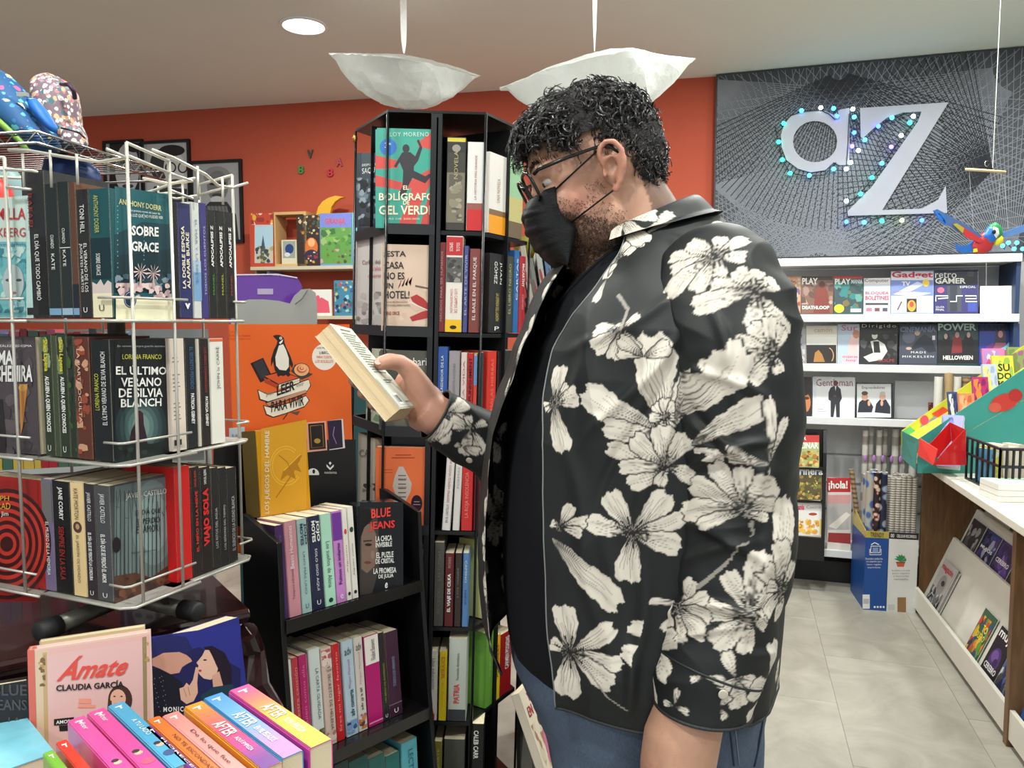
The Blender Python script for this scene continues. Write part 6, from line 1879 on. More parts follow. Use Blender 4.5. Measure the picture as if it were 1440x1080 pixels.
for i,(c,pal) in enumerate([((40,60,50),[(50,80,110),(60,90,60),(100,90,40)]),((70,60,40),[(150,120,50),(60,40,30),(90,80,60)]),((50,50,60),[(80,60,50),(40,40,60),(110,90,70)])]):
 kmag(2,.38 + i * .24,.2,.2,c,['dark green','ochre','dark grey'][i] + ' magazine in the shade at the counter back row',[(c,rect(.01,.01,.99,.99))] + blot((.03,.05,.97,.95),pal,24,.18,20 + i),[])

def PL(Y):
 return Fr((0,Y,0),(1,0,0))

def panel3(name,pts,th,m,parent,label=None):
 """card panel through given world points, extruded along th"""
 o = MB().prism([Vector(p) for p in pts],th).build(name,m,parent,world=True)
 return o

# card tray (teal and yellow), red acrylic holder, basket, stacks
TEAL = mat((60,150,140),.4,name='teal_card')
YEL = mat((206,204,70),.4,name='lime_card')
FAR,NEAR = 3.80,3.42
tr = thing('card_tray','teal and lime sloping cardboard tray of pocket books on the counter','tray',loc=(2.05,3.6,CZ))

def Wc(px,py,Y,zmin=CZ + .001):
 p = W(px,py,Y)
 p.z = max(p.z,zmin)
 return p

panel3('far_side',[Wc(1268,606,FAR),Wc(1366,536,FAR),Wc(1440,486,FAR),Wc(1450,640,FAR),Wc(1268,628,FAR)],(0,.004,0),YEL,tr)
panel3('near_side',[Wc(1352,577,NEAR),Wc(1440,519,NEAR),Wc(1500,480,NEAR),Wc(1500,680,NEAR),Wc(1290,680,NEAR),Wc(1291,618,NEAR)],(0,.004,0),TEAL,tr)
panel3('front_lip',[Wc(1268,606,FAR),Wc(1291,618,NEAR),Wc(1286,660,NEAR),Wc(1268,660,FAR)],(.004,0,0),TEAL,tr)
pr = PL(FAR - .002)
tf = thing  # alias unused
o = prnt('tray_print',pr,[((150,140,190),[(1294,600),(1318,583),(1326,590),(1302,606)]),((222,70,110),circ(1300,591,6,7)),((220,70,60),[(1310,582),(1326,572),(1336,578),(1320,588)]),((90,190,120),[(1268,607),(1280,600),(1290,608),(1280,612)])],tr)
o.matrix_basis = Matrix.Translation((-2.05,-(3.6 - (FAR - .002)),-CZ))
o = prnt('tray_print',PL(NEAR - .002),[((196,60,50),circ(1412,566,20,12,18,-.3)),((206,90,70),circ(1399,573,9,7)),((180,46,44),circ(1428,556,10,9))],tr)
o.matrix_basis = Matrix.Translation((-2.05,-(3.6 - (NEAR - .002)),-CZ))
GP = 'pocket books in the sloping card tray'
pk = [  # box px, Y, colour, label, palette, text
 (1384,490,1416,530,3.72,(206,120,170),'pink pocket book high in the tray',[(200,80,140),(170,130,190),(226,200,220)],None),
 (1398,500,1428,545,3.64,(226,208,70),'yellow sudoku pocket book in the tray',[(200,210,90),(150,180,80)],'SU DO'),
 (1420,488,1446,530,3.68,(130,150,90),'green pocket book at the upper right of tray',[(110,130,70),(150,90,130)],None),
 (1384,512,1404,548,3.60,(180,190,210),'pale blue pocket book in the tray',[(210,200,120),(150,160,200)],None),
 (1370,530,1392,566,3.56,(170,40,110),'magenta pocket book in the tray',[(214,120,60),(120,30,90)],None),
 (1350,553,1372,585,3.52,(214,130,90),'orange pocket book in the tray',[(226,160,120),(190,90,60)],None),
 (1335,551,1348,580,3.66,(50,70,120),'dark blue pocket book in the tray',[(200,200,210),(30,40,80)],None),
]
for (x0,y0,x1,y1,Y,c,lab,pal,tt) in pk:
 f = Fr((W(x0,y1,Y).x,Y,CZ),(1,-.1,0),tilt=14)
 a0 = f.loc(x0,y1)[0]
 a1 = f.loc(x1,y1)[0]
 zb_ = f.loc(x0,y1 + 12)[1]
 h = f.loc(x0,y0)[1] - zb_
 g = f.moved(a0,zb_)
 r = thing('book',lab,'book',g.M(),group=GP)
 book_parts(r,.016,a1 - a0,h,True,c,pages=WHITEP)
 q = lambda a,b: (a * (a1 - a0),h - (1 - b) * .2)
 prnt('cover_print',g,[(c,rect(.02,.1,.98,.99))] + blot((.05,.3,.95,.95),pal,16,.18,3),r,q)
 if tt:
  put_text('SU',r,(40,34,30),q(.25,.62),q(.8,.62),q(.25,.8),.02)
  put_text('DO',r,(40,34,30),q(.2,.42),q(.85,.42),q(.2,.58),.02)
  put_text('KU',r,(40,34,30),q(.2,.22),q(.85,.22),q(.2,.38),.02)
panel3('inner_slope',[Wc(1275,614,FAR),Wc(1445,512,FAR),Wc(1445,560,NEAR),Wc(1295,645,NEAR)],(0,0,.003),YEL,tr)
# red holder with a lavender book
rh_ = thing('red_book_holder','red acrylic holder in front of the card tray on the counter edge','holder',loc=(2.0,3.3,CZ))
RED = mat((200,34,34),.2,coat=.4,name='red_acrylic')
YR = 3.26
panel3('side',[Wc(1312,654,YR),Wc(1330,632,YR),Wc(1357,604,YR),Wc(1358,654,YR)],(0,.003,0),RED,rh_)
panel3('far_side',[Wc(1290,640,3.38),Wc(1312,620,3.38),Wc(1336,594,3.38),Wc(1340,645,3.38)],(0,.003,0),RED,rh_)
panel3('front',[Wc(1290,640,3.38),Wc(1312,654,YR),Wc(1318,632,YR),Wc(1293,616,3.38)],(.003,0,0),mat((224,70,66),.2,coat=.4,name='red_acrylic'),rh_)
panel3('back',[Wc(1340,640,3.38),Wc(1358,654,YR),Wc(1357,604,YR),Wc(1336,594,3.38)],(.003,0,0),RED,rh_)
f = Fr(Vector((W(1318,630,3.37).x,3.37,CZ + .045)),(.80,-.60,0),tilt=24)
for i,(c,lab) in enumerate([((150,150,204),'lavender crossword book at the front of the red holder'),((220,214,200),'cream crossword book behind the lavender one'),((214,206,190),'beige crossword book at the back of the red holder')]):
 g = f.moved(0,0,.016 * i)
 r = thing('book',lab,'book',g.M(),group='crossword books in the red holder')
 book_parts(r,.015,.085,.235,True,c,pages=WHITEP)
 if i == 0:
  prnt('cover_print',g,blot((.02,.05,.98,.95),[(120,120,190),(200,200,226),(90,90,150)],20,.15,4),r,lambda a,b: (a * .085,b * .235))
# black basket
YBk = 3.12
bk_ = thing('plastic_basket','black slatted plastic basket of books on the counter','basket',loc=(2.05,3.1,CZ))
BP = mat((22,24,26),.4,name='black_plastic')
pA,pB,pC_ = W(1359,655,3.30),W(1405,678,2.98),W(1500,672,2.95)
zt_b = W(1400,628,2.98).z - .01
for (a,b,n) in ((pA,pB,6),(pB,pC_,10)):
 a = Vector((a.x,a.y,CZ))
 b = Vector((b.x,b.y,CZ))
 for i in range(n + 1):
  p = a.lerp(b,i / n)
  o = MB().box(-.004,.004,-.003,.003,.002,zt_b - CZ).build('slat',BP,bk_)
  o.location = p - Vector((2.05,3.1,CZ))
 for zz in (.004,(zt_b - CZ) * .62,zt_b - CZ):
  MB().tube([a + Vector((0,0,zz)),b + Vector((0,0,zz))],.006,6).build('rail',BP,bk_,world=True)
far_b = Vector((pC_.x,pC_.y + .3,CZ))
MB().prism([Vector((pA.x,pA.y,CZ + .002)),Vector((pB.x,pB.y,CZ + .002)),Vector((pC_.x,pC_.y,CZ + .002)),far_b + Vector((0,0,.002))],(0,0,.003)).build('base',BP,bk_,world=True)
fbk = Fr((W(1396,640,3.14).x,3.14,CZ + .006),(1,-.04,0),tilt=4)
bb = [((80,150,190),.012,'blue comic in the basket corner'),((196,190,90),.03,'yellow green comic in the basket'),((214,206,190),.022,'cream book showing pages in the basket'),((206,198,180),.02,'beige book in the basket'),((220,214,200),.018,'off white book in the basket'),((200,190,170),.022,'tan book in the basket'),((222,214,196),.02,'pale book in the basket'),((210,200,180),.02,'sand coloured book at the right of basket')]
xx = 0
for i,(c,t,lab) in enumerate(bb):
 g = fbk.moved(xx,0)
 r = thing('book',lab,'book',g.M(),group='books standing in the black basket')
 hh = .145 + .01 * ((i * 7) % 3)
 book_parts(r,t,.12,hh,False,c,pages=WHITEP)
 if i < 2:
  prnt('spine_print',g,blot((.05,.1,.95,.95),[(60,100,150),(226,220,120),(190,210,220)],10,.3,i,sq=.2),r,lambda a,b: (a * t,b * hh))
 xx += t + .002
for i,(c,lab) in enumerate([((228,226,216),'white paper block at the bottom of the counter stack'),((226,224,214),'white paper block in the middle of the counter stack'),((190,214,196),'white paper block with green cover topping the counter stack')]):
 p = W(1404,690,2.86)
 f = Fr((p.x,2.86,CZ + .001 + i * .022),(1,-.1,0))
 r = thing('paper_block',lab,'paper',f.M(),group='paper blocks stacked on the counter')
 MB().box(0,.2,0,.14,0,.019).build('sheets',WHITEP,r)
 MB().box(0,.2,0,.14,.019,.0205).build('cover',mat(c,.5),r)
# rolls behind the tray
for i,(px,c,lab) in enumerate([(1317,'white','white tube standing behind the card tray, leftmost'),(1331,'tan','tan tube standing behind the card tray'),(1343,'white','second white tube standing behind the card tray'),(1356,'brown','brown tube standing behind the card tray, rightmost')]):
 p = W(px,600,3.92)
 roll(Fr((p.x,3.92,0),(1,0,0)),0,0,.019,CZ + .001,W(px,530,3.92).z + (.02 if i == 1 else 0),c,lab,'paper tubes behind the card tray')
# ================================================================ PAPER LAMPS
PAPER = mat((226,224,214),.8,bump=.5,bs=14,var=.04,vs=5,name='crumpled_white_paper',sub=.0)
PAPER2 = bpy.data.materials.new('thin_white_paper')
PAPER2.use_nodes = True
_nt = PAPER2.node_tree
_b = _nt.nodes['Principled BSDF']
_b.inputs['Base Color'].default_value = (*lin((234,236,234)),1)
_b.inputs['Roughness'].default_value = .8
_tr = _nt.nodes.new('ShaderNodeBsdfTranslucent')
_tr.inputs['Color'].default_value = (*lin((234,236,232)),1)
_mx = _nt.nodes.new('ShaderNodeMixShader')
_mx.inputs[0].default_value = .45
_nt.links.new(_b.outputs[0],_mx.inputs[1])
_nt.links.new(_tr.outputs[0],_mx.inputs[2])
_nt.links.new(_mx.outputs[0],_nt.nodes['Material Output'].inputs[0])
_tc = _nt.nodes.new('ShaderNodeTexCoord')
_vo = _nt.nodes.new('ShaderNodeTexVoronoi')
_vo.inputs['Scale'].default_value = 9
_no = _nt.nodes.new('ShaderNodeTexNoise')
_no.inputs['Scale'].default_value = 7
_no.inputs['Detail'].default_value = 4
_nt.links.new(_tc.outputs['Object'],_vo.inputs['Vector'])
_nt.links.new(_tc.outputs['Object'],_no.inputs['Vector'])
_ad = _nt.nodes.new('ShaderNodeMath')
_nt.links.new(_vo.outputs['Distance'],_ad.inputs[0])
_nt.links.new(_no.outputs['Fac'],_ad.inputs[1])
_bp = _nt.nodes.new('ShaderNodeBump')
_bp.inputs['Strength'].default_value = .8
_bp.inputs['Distance'].default_value = .03
_nt.links.new(_ad.outputs[0],_bp.inputs['Height'])
for s_ in (_b,_tr):
 _nt.links.new(_bp.outputs[0],s_.inputs['Normal'])

def paper_lamp(label,Y,top,bottom,ribbon,seed):
 """top / bottom: silhouettes (px) left to right; built as a full star-rimmed pillow of paper"""
 r = random.Random(seed)
 xl,xr = top[0][0],top[-1][0]
 cx = (xl + xr) / 2
 tw_,bw_ = np.array(top,float),np.array(bottom,float)
 C = W(cx,np.interp(cx,tw_[:,0],tw_[:,1]),Y)
 root = thing('paper_lamp',label,'lamp',loc=C,group='white paper ceiling lamps')
 R = (xr - xl) / 2 / F * Y
 N,K = 72,14
 for part in ('lower_bowl','upper_sheet'):
  P = []
  for k in range(K + 1):
   q = k / K
   row = []
   for j in range(N):
    a = 2 * PI * j / N
    # six soft points
    rim = R * (.74 + .26 * abs(math.cos(a * 2)) ** 2.2)
    x,y = q * rim * math.cos(a),q * rim * math.sin(a) * .72
    px = cx + x / R * (xr - xl) / 2
    zt = W(cx,np.interp(px,tw_[:,0],tw_[:,1]),Y).z
    zb = W(cx,np.interp(px,bw_[:,0],bw_[:,1]),Y).z
    tpt = zt - .006 - (.36 if y < 0 else -.12) * abs(y)
    if part == 'lower_bowl':
     dep = (1 - (abs(y) / (R * .72)) ** 2)
     z = tpt + (zb - zt) * max(0,min(1,dep)) * (1 if abs(y) < R else 0)
     z += .016 * abs(math.sin(a * 4 + 2 * q)) * q * q + .008 * math.sin(a * 9 + 7 * q) * q
     z = z * (1 - q ** 10) + (tpt - .004) * q ** 10
     z += r.uniform(-.005,.005)
    else:
     z = tpt + .012 * math.sin(a * 3 + 1.5) * q * (1 - q) + r.uniform(-.002,.002)
    row.append((x,y,z - C.z))
   P.append(row + [row[0]])
  m = MB().grid(P)
  bmesh.ops.remove_doubles(m.bm,verts=m.bm.verts[:],dist=1e-5)
  o = m.build(part,PAPER2,root,smooth=True)
 x0,y0,y1,w = ribbon
 a,b = W(x0,y1,Y),W(x0,y0,Y)
 b.z = CEIL
 rb = MB()
 n = 12
 P = []
 for i in range(n + 1):
  t = i / n
  ang = .5 + 1.6 * max(0,.35 - t) + .1 * math.sin(t * 6)
  c = a.lerp(Vector((a.x,a.y,CEIL)),t) - C
  d = Vector((math.cos(ang),math.sin(ang),0)) * w / 2 * min(1,.35 + t * 5)
  P.append([c - d,c,c + d])
 rb.grid(P).build('ribbon',PAPER2,root,smooth=True)
 MB().tube([Vector((a.x,a.y,CEIL - .03)) - C,Vector((a.x + .004,a.y,CEIL - .02)) - C,Vector((a.x,a.y,CEIL)) - C],.003,6).build('hook',CHROME,root)

paper_lamp('white crumpled paper lamp hanging left of centre, the smaller one',3.55,[(465,73),(500,72),(540,74),(568,75),(600,82),(640,93),(673,105)],[(465,78),(480,98),(505,124),(540,144),(570,151),(600,149),(635,135),(660,118),(673,108)],(568,20,75,.03),3)
paper_lamp('large white paper lamp hanging behind the curly head of the man',2.9,[(706,121),(738,108),(770,92),(820,76),(855,67),(890,66),(920,75),(974,80)],[(706,123),(730,142),(752,153),(790,172),(830,180),(880,168),(915,142),(950,112),(974,84)],(836,0,72,.022),4)

# ================================================================ puffy shapes (backpacks, parrot)
def puff(name,px,Y,th,m,parent,K=7,subs=1,flat=.0):
 P0 = [W(x,y,Y) for x,y in px]
 # resample outline
 out = []
 n = len(P0)
 for i in range(n):
  a,b = P0[i],P0[(i + 1) % n]
  k = max(1,int((b - a).length / .018))
  for j in range(k):
   out.append(a.lerp(b,j / k))
 c = sum(out,Vector()) / len(out)
 mb = MB()
 rings = []
 for side in (-1,1):
  rr = []
  for k in range(K):
   t = k / K
   s_ = 1 - t
   d = th * (1 - (1 - t) ** 2) ** .5 * side * .5
   rr.append([c + (p - c) * s_ + Vector((0,d,0)) for p in out])
  rings.append(rr)
 for side in (0,1):
  R = [mb.verts(r) for r in rings[side]]
  cen_ = mb.verts([c + Vector((0,th * .5 * (-1 if side == 0 else 1),0))])[0]
  for k in range(K - 1):
   for j in range(len(out)):
    mb.face([R[k][j],R[k][(j + 1) % len(out)],R[k + 1][(j + 1) % len(out)],R[k + 1][j]])
  for j in range(len(out)):
   mb.face([R[-1][j],R[-1][(j + 1) % len(out)],cen_])
 bmesh.ops.remove_doubles(mb.bm,verts=mb.bm.verts[:],dist=1e-5)
 o = mb.build(name,m,parent,world=True,smooth=True)
 return o

def flower_mat(name,base,pal,sc):
 """small-flower fabric: petals round voronoi cell centres"""
 m = bpy.data.materials.new(name)
 m.use_nodes = True
 nt = m.node_tree
 b = nt.nodes['Principled BSDF']
 b.inputs['Roughness'].default_value = .7
 tc = nt.nodes.new('ShaderNodeTexCoord')
 cur = None
 for i,(s_,thr) in enumerate(sc):
  v = nt.nodes.new('ShaderNodeTexVoronoi')
  v.inputs['Scale'].default_value = s_
  nt.links.new(tc.outputs['Object'],v.inputs['Vector'])
  n = nt.nodes.new('ShaderNodeTexNoise')
  n.inputs['Scale'].default_value = s_ * 3
  nt.links.new(tc.outputs['Object'],n.inputs['Vector'])
  ad = nt.nodes.new('ShaderNodeMath')
  ad.operation = 'MULTIPLY_ADD'
  ad.inputs[1].default_value = .35
  nt.links.new(n.outputs['Fac'],ad.inputs[0])
  nt.links.new(v.outputs['Distance'],ad.inputs[2])
  lt = nt.nodes.new('ShaderNodeMath')
  lt.operation = 'LESS_THAN'
  lt.inputs[1].default_value = thr
  nt.links.new(ad.outputs[0],lt.inputs[0])
  cr = nt.nodes.new('ShaderNodeValToRGB')
  cr.color_ramp.interpolation = 'CONSTANT'
  cr.color_ramp.elements[0].color = (*lin(pal[i][0]),1)
  cr.color_ramp.elements[1].color = (*lin(pal[i][1]),1)
  cr.color_ramp.elements[1].position = .3
  for j,c in enumerate(pal[i][2:]):
   e = cr.color_ramp.elements.new(.45 + .15 * j)
   e.color = (*lin(c),1)
  nt.links.new(v.outputs['Color'],cr.inputs[0])
  mx = nt.nodes.new('ShaderNodeMix')
  mx.data_type = 'RGBA'
  nt.links.new(lt.outputs[0],mx.inputs[0])
  if cur is None:
   mx.inputs[6].default_value = (*lin(base),1)
  else:
   nt.links.new(cur,mx.inputs[6])
  nt.links.new(cr.outputs[0],mx.inputs[7])
  cur = mx.outputs[2]
 nt.links.new(cur,b.inputs['Base Color'])
 return m

FB = flower_mat('blue_floral_fabric',(30,84,134),[[(60,140,170),(40,110,160),(90,170,190)],[(206,90,140),(214,222,220),(220,210,150),(120,110,170)]],[(46,.46),(26,.44)])
FMU = flower_mat('busy_floral_fabric',(120,100,110),[[(214,200,186),(190,120,120),(120,150,150),(226,220,214)],[(222,120,150),(230,226,220),(60,110,120),(220,170,130)]],[(80,.62),(52,.58)])
YB_ = 2.15
b1 = thing('floral_backpack','blue floral backpack leaning at the top left corner','backpack',loc=W(20,210,YB_),group='floral backpacks on the wire shelf')
puff('body',[(-50,90),(-10,92),(14,106),(34,125),(58,158),(74,184),(86,206),(84,214),(40,213),(20,200),(-20,168),(-60,140)],YB_,.16,FB,b1)
puff('front_pocket',[(-20,130),(10,134),(32,150),(62,190),(70,206),(40,205),(16,188),(-16,160)],YB_ - .06,.07,FB,b1)
puff('strap',[(38,138),(50,138),(66,156),(80,180),(80,188),(70,184),(52,166),(42,152)],YB_ - .05,.05,mat((30,104,190),.6,bump=.2,name='royal_blue_nylon'),b1)
MB().tube([W(-30,150,YB_ - .1),W(0,172,YB_ - .1),W(26,196,YB_ - .1),W(38,212,YB_ - .1)],.008,8).build('green_strap',mat((120,160,60),.6,name='lime_webbing'),b1,world=True,smooth=True)
MB().box(-.012,.012,-.01,.004,-.006,.004,Matrix.Translation(W(33,133,YB_ - .07))).build('buckle',mat((200,200,196),.3,.6),b1,world=True)
b2 = thing('floral_backpack','cream and pink floral backpack standing upright on the wire shelf','backpack',loc=W(90,214,YB_ + .1),group='floral backpacks on the wire shelf')
puff('body',[(49,112),(58,103),(68,102),(82,108),(96,116),(104,124),(108,145),(111,175),(118,190),(120,204),(116,214),(90,216),(60,215),(52,180),(48,140)],YB_ + .12,.15,FMU,b2)
puff('front_pocket',[(90,178),(108,176),(118,190),(120,204),(114,215),(92,214),(88,196)],YB_ + .06,.08,FMU,b2)
MB().tube([W(86,118,YB_ + .05),W(97,119,YB_ + .03),W(104,128,YB_ + .03),(W(105,138,YB_ + .05))],.006,8).build('carry_handle',mat((60,24,50),.6,name='plum_webbing'),b2,world=True,smooth=True)
MB().tube([W(86,180,YB_ + .0),W(100,183,YB_ + .0),W(112,187,YB_ + .01),W(119,194,YB_ + .03)],.0025,6).build('zip',mat((40,30,40),.5),b2,world=True,smooth=True)

# chrome wire shelf
ZS = WZ(65,215,1.96).z
shf = thing('chrome_wire_shelf','black and chrome wire shelf carrying the floral backpacks','shelf',loc=(-1.6,2.2,ZS))
d1 = Vector((-1.19,2.0,0))
d2 = Vector((-1.10,2.52,0))
du = (d2 - d1).normalized()
dv = Vector((-du.y,du.x,0))
for (zz,nm) in ((0,'top_edge_wire'),(-.028,'lower_edge_wire')):
 MB().tube([d1 + Vector((0,0,ZS + zz)),d2 + Vector((0,0,ZS + zz)),d2 + dv * .9 + Vector((0,0,ZS + zz)),d1 + dv * .9 + Vector((0,0,ZS + zz)),d1 + Vector((0,0,ZS + zz))],.0035,8).build(nm,CHROME,shf,world=True,smooth=True)
zg = MB()
L_ = (d2 - d1).length
n = 18
pts = [d1 + du * (L_ * i / n) + Vector((0,0,ZS - (.028 if i % 2 else 0))) for i in range(n + 1)]
zg.tube(pts,.0022,6)
zg.build('zigzag_wire',CHROME,shf,world=True,smooth=True)
pts = [d1 + dv * (.9 * i / 30) + Vector((0,0,ZS - (.028 if i % 2 else 0))) for i in range(31)]
MB().tube(pts,.0022,6).build('zigzag_wire',CHROME,shf,world=True,smooth=True)
DKW = mat((34,34,36),.4,.4,name='black_wire')
for i in range(20):
 a = d1 + du * (L_ * (i + .5) / 20) + Vector((0,0,ZS - .004))
 MB().tube([a,a + dv * .9],.0018,5).build('grid_wire',DKW,shf,world=True)
for p in (d2 + dv * .88,d1 + dv * .88):
 MB().tube([Vector((p.x,p.y,.0)),Vector((p.x,p.y,ZS + .02))],.0125,12).build('post',CHROME,shf,world=True,smooth=True)
# goods hanging and standing below the shelf
z_ = ZS - .36
MB().box(-.0,.9,0,.45,-.012,0,Matrix.Translation(d1 + Vector((0,0,z_))) @ Matrix(((du.x * 0 + dv.x,du.x,0,0),(dv.y,du.y,0,0),(0,0,1,0),(0,0,0,1)))).build('lower_shelf',DKW,shf,world=True)
yb = thing('yellow_box','yellow card box below the wire shelf behind the book rack','box',loc=W(195,300,2.45))
p = W(166,300,2.35)
MB().box(0,.15,0,.16,0,.10).build('carton',mat((214,176,60),.5,name='yellow_card'),yb)
MB().box(.002,.148,-.002,.0,.04,.06).build('label',mat((150,60,50),.5),yb)
yb.matrix_world = Matrix.Translation(Vector((p.x,p.y,z_ + .002)))
for i,(pts_,c,lab) in enumerate([([(62,222),(90,216),(120,224),(140,240),(146,262),(70,262),(58,240)],(30,50,96),'dark blue bag hanging under the wire shelf behind the rack'),([(-20,232),(20,236),(34,252),(38,300),(-20,310)],(120,150,150),'grey green bag at the left edge behind the rack'),([(-20,252),(0,248),(14,262),(24,300),(-20,300)],(196,40,36),'red folder at the left edge behind the rack')]):
 t_ = thing(['bag','bag','folder'][i],lab,['bag','bag','folder'][i],loc=W(*pts_[-1],2.0 - .1 * i))
 puff('body',pts_,2.08 - .06 * i + (.2 if i == 0 else 0),.06,mat(c,.5,bump=.3,bs=20,name='nylon'),t_)

# ================================================================ PARROT MOBILE
YP = 3.35
ph = thing('parrot_mobile','wooden parrot mobile hanging from a bar in front of the dark board','mobile',loc=W(1388,300,YP))
MB().tube([W(1396,236,YP),Vector((W(1396,236,YP).x,YP,CEIL))],.0016,6).build('hanging_cord',mat((200,200,196),.5),ph,world=True)
MB().tube([W(1358,238,YP),W(1414,242,YP)],.006,8).build('bar',mat((206,180,140),.5,name='light_wood'),ph,world=True,smooth=True)
hk = [W(1388 + 3 * math.cos(a),230 + 4 * math.sin(a),YP) for a in np.linspace(0,5.2,10)]
MB().tube(hk,.0012,6).build('hook',CHROME,ph,world=True)
for a,b in (((1363,241),(1369,322)),((1411,243),(1418,322)),((1408,243),(1400,308))):
 MB().tube([W(*a,YP),W(*b,YP)],.0007,5).build('thread',mat((190,190,190),.5),ph,world=True)
PBL,PRD,PYL,PGN = mat((40,110,200),.4,name='blue_paint'),mat((190,50,54),.4,name='red_paint'),mat((220,210,50),.4,name='yellow_paint'),mat((40,140,80),.4,name='green_paint')
puff('body',[(1367,346),(1372,334),(1384,326),(1392,330),(1398,342),(1394,352),(1384,357),(1370,357)],YP,.03,PRD,ph)
puff('neck',[(1380,334),(1390,318),(1402,322),(1400,338),(1392,344)],YP - .004,.034,PBL,ph)
puff('head',[(1390,326),(1392,316),(1400,312),(1408,318),(1410,328),(1406,338),(1396,340)],YP,.036,PGN,ph)
puff('face',[(1392,326),(1396,318),(1403,320),(1405,330),(1400,336),(1394,334)],YP - .008,.03,mat((232,232,230),.4,name='white_paint'),ph)
MB().ball(W(1398,326,YP - .022),.008,10,8,(1,.6,1.2)).build('eye',mat((20,22,24),.3),ph,world=True,smooth=True)
puff('beak',[(1400,334),(1406,328),(1411,334),(1410,342),(1402,346),(1398,344)],YP - .004,.022,PYL,ph)
MB().prism([W(x,y,YP - .01) for x,y in ((1313,296),(1318,294),(1340,306),(1362,318),(1390,338),(1380,342),(1352,328),(1330,314),(1320,308))],(0,.006,0)).build('wing',mat((70,100,150),.4,name='slate_blue_paint'),ph,world=True)
MB().prism([W(x,y,YP - .018) for x,y in ((1342,314),(1348,315),(1384,338),(1378,342),(1360,334))],(0,.006,0)).build('wing_band',PRD,ph,world=True)
MB().prism([W(x,y,YP - .019) for x,y in ((1340,315),(1346,314),(1356,321),(1354,328))],(0,.006,0)).build('wing_band',mat((170,160,60),.4,name='olive_paint'),ph,world=True)
for i in range(5):
 MB().prism([W(x,y,YP - .012) for x,y in ((1312 + i * 1.5,296 + i * 3.0),(1320 + i,297 + i * 3.0),(1330 + i,306 + i * 2.4),(1326 + i,307 + i * 2.4))],(0,.004,0)).build('wing_feather',PBL,ph,world=True)
MB().prism([W(x,y,YP + .012) for x,y in ((1408,328),(1440,316),(1462,304),(1464,312),(1442,326),(1412,334))],(0,.006,0)).build('wing',mat((90,130,190),.4,name='light_blue_paint'),ph,world=True)
MB().prism([W(x,y,YP + .004) for x,y in ((1370,338),(1362,344),(1350,346),(1344,342),(1346,352),(1356,356),(1368,354),(1376,346))],(0,.006,0)).build('tail',PBL,ph,world=True)
MB().prism([W(x,y,YP - .02) for x,y in ((1369,350),(1374,349),(1375,354),(1369,355))],(0,.004,0)).build('foot',PYL,ph,world=True)
MB().tube([W(1387,357,YP),W(1387,440,YP)],.0009,5).build('pull_string',mat((210,210,210),.5),ph,world=True)
# second cluster of lights at the right end of the board
lt = thing('string_lights','small tangle of turquoise fairy lights at the right end of shelves','lights',loc=W(1425,350,4.2))
pts = [W(1408 + 4 * i,346 + 5 * math.sin(i * 2.1),4.2) for i in range(9)]
MB().tube(pts,.003,5).build('cable',mat((24,30,34),.5),lt,world=True)
for i in (0,2,4,5,7):
 MB().ball(pts[i] + Vector((0,-.012,0)),.011,8,6).build('bulb',mat((60,200,240),.3,emit=7,var=0,name='led_bulb'),lt,world=True,smooth=True)
# ================================================================ THE MAN
YC = 1.15

def vnoise(P,seed=0):
 P = np.asarray(P,float)
 i = np.floor(P).astype(np.int64)
 f = P - i
 f = f * f * (3 - 2 * f)

 def h(a,b,c):
  n = (a * 374761393 + b * 668265263 + c * 2147483647 + seed * 1274126177) & 0xffffffff
  n = ((n ^ (n >> 13)) * 1274126177) & 0xffffffff
  return ((n ^ (n >> 16)) & 0xffff) / 65535.0
 r = 0
 for dx in (0,1):
  for dy in (0,1):
   for dz in (0,1):
    w = (f[:,0] if dx else 1 - f[:,0]) * (f[:,1] if dy else 1 - f[:,1]) * (f[:,2] if dz else 1 - f[:,2])
    r = r + w * h(i[:,0] + dx,i[:,1] + dy,i[:,2] + dz)
 return r * 2 - 1

def z_at(py,Y=YC):
 return W(720,py,Y).z

FR = [(391,800),(420,788),(453,768),(488,750),(529,738),(564,724),(594,714),(647,706),(700,701),(760,700),(804,702),(862,708),(902,720),(940,742),(1000,764),(1080,785),(1200,800)]
BK = [(372,1066),(403,1082),(450,1092),(500,1097),(560,1099),(800,1100),(880,1098),(960,1092),(1020,1085),(1080,1062),(1200,1050)]
BB = [(391,.205),(420,.218),(450,.226),(520,.234),(880,.234),(960,.222),(1080,.205),(1200,.2)]
zF = np.array([z_at(p,1.17) for p,_ in FR])[::-1]
xF = np.array([(x - 720) / F * 1.17 for _,x in FR])[::-1]
zB = np.array([z_at(p,1.08) for p,_ in BK])[::-1]
xB = np.array([(x - 720) / F * 1.08 for _,x in BK])[::-1]
zS = np.array([z_at(p) for p,_ in BB])[::-1]
bS = np.array([b for _,b in BB])[::-1]
Z0 = 1.47

def ring(z,th,off=0.):
 """torso section point(s): th = angle from the front (towards the camera positive)"""
 xf,xb,b = np.interp(z,zF,xF),np.interp(z,zB,xB),np.interp(z,zS,bS)
 xc,A = (xf + xb) / 2,(xb - xf) / 2
 e = 2 / 2.35
 c,s = np.cos(th),np.sin(th)
 X = xc - (A + off) * np.sign(c) * np.abs(c) ** e
 Y = YC - (b + off) * np.sign(s) * np.abs(s) ** e
 return np.stack([X,Y,np.broadcast_to(z,X.shape) + 0 * X],-1)

def neck(th,off=0.):
 return np.stack([.178 - (.066 + off) * np.cos(th),YC - (.083 + off) * np.sin(th),1.612 - .036 * np.cos(th) + 0 * th],-1)

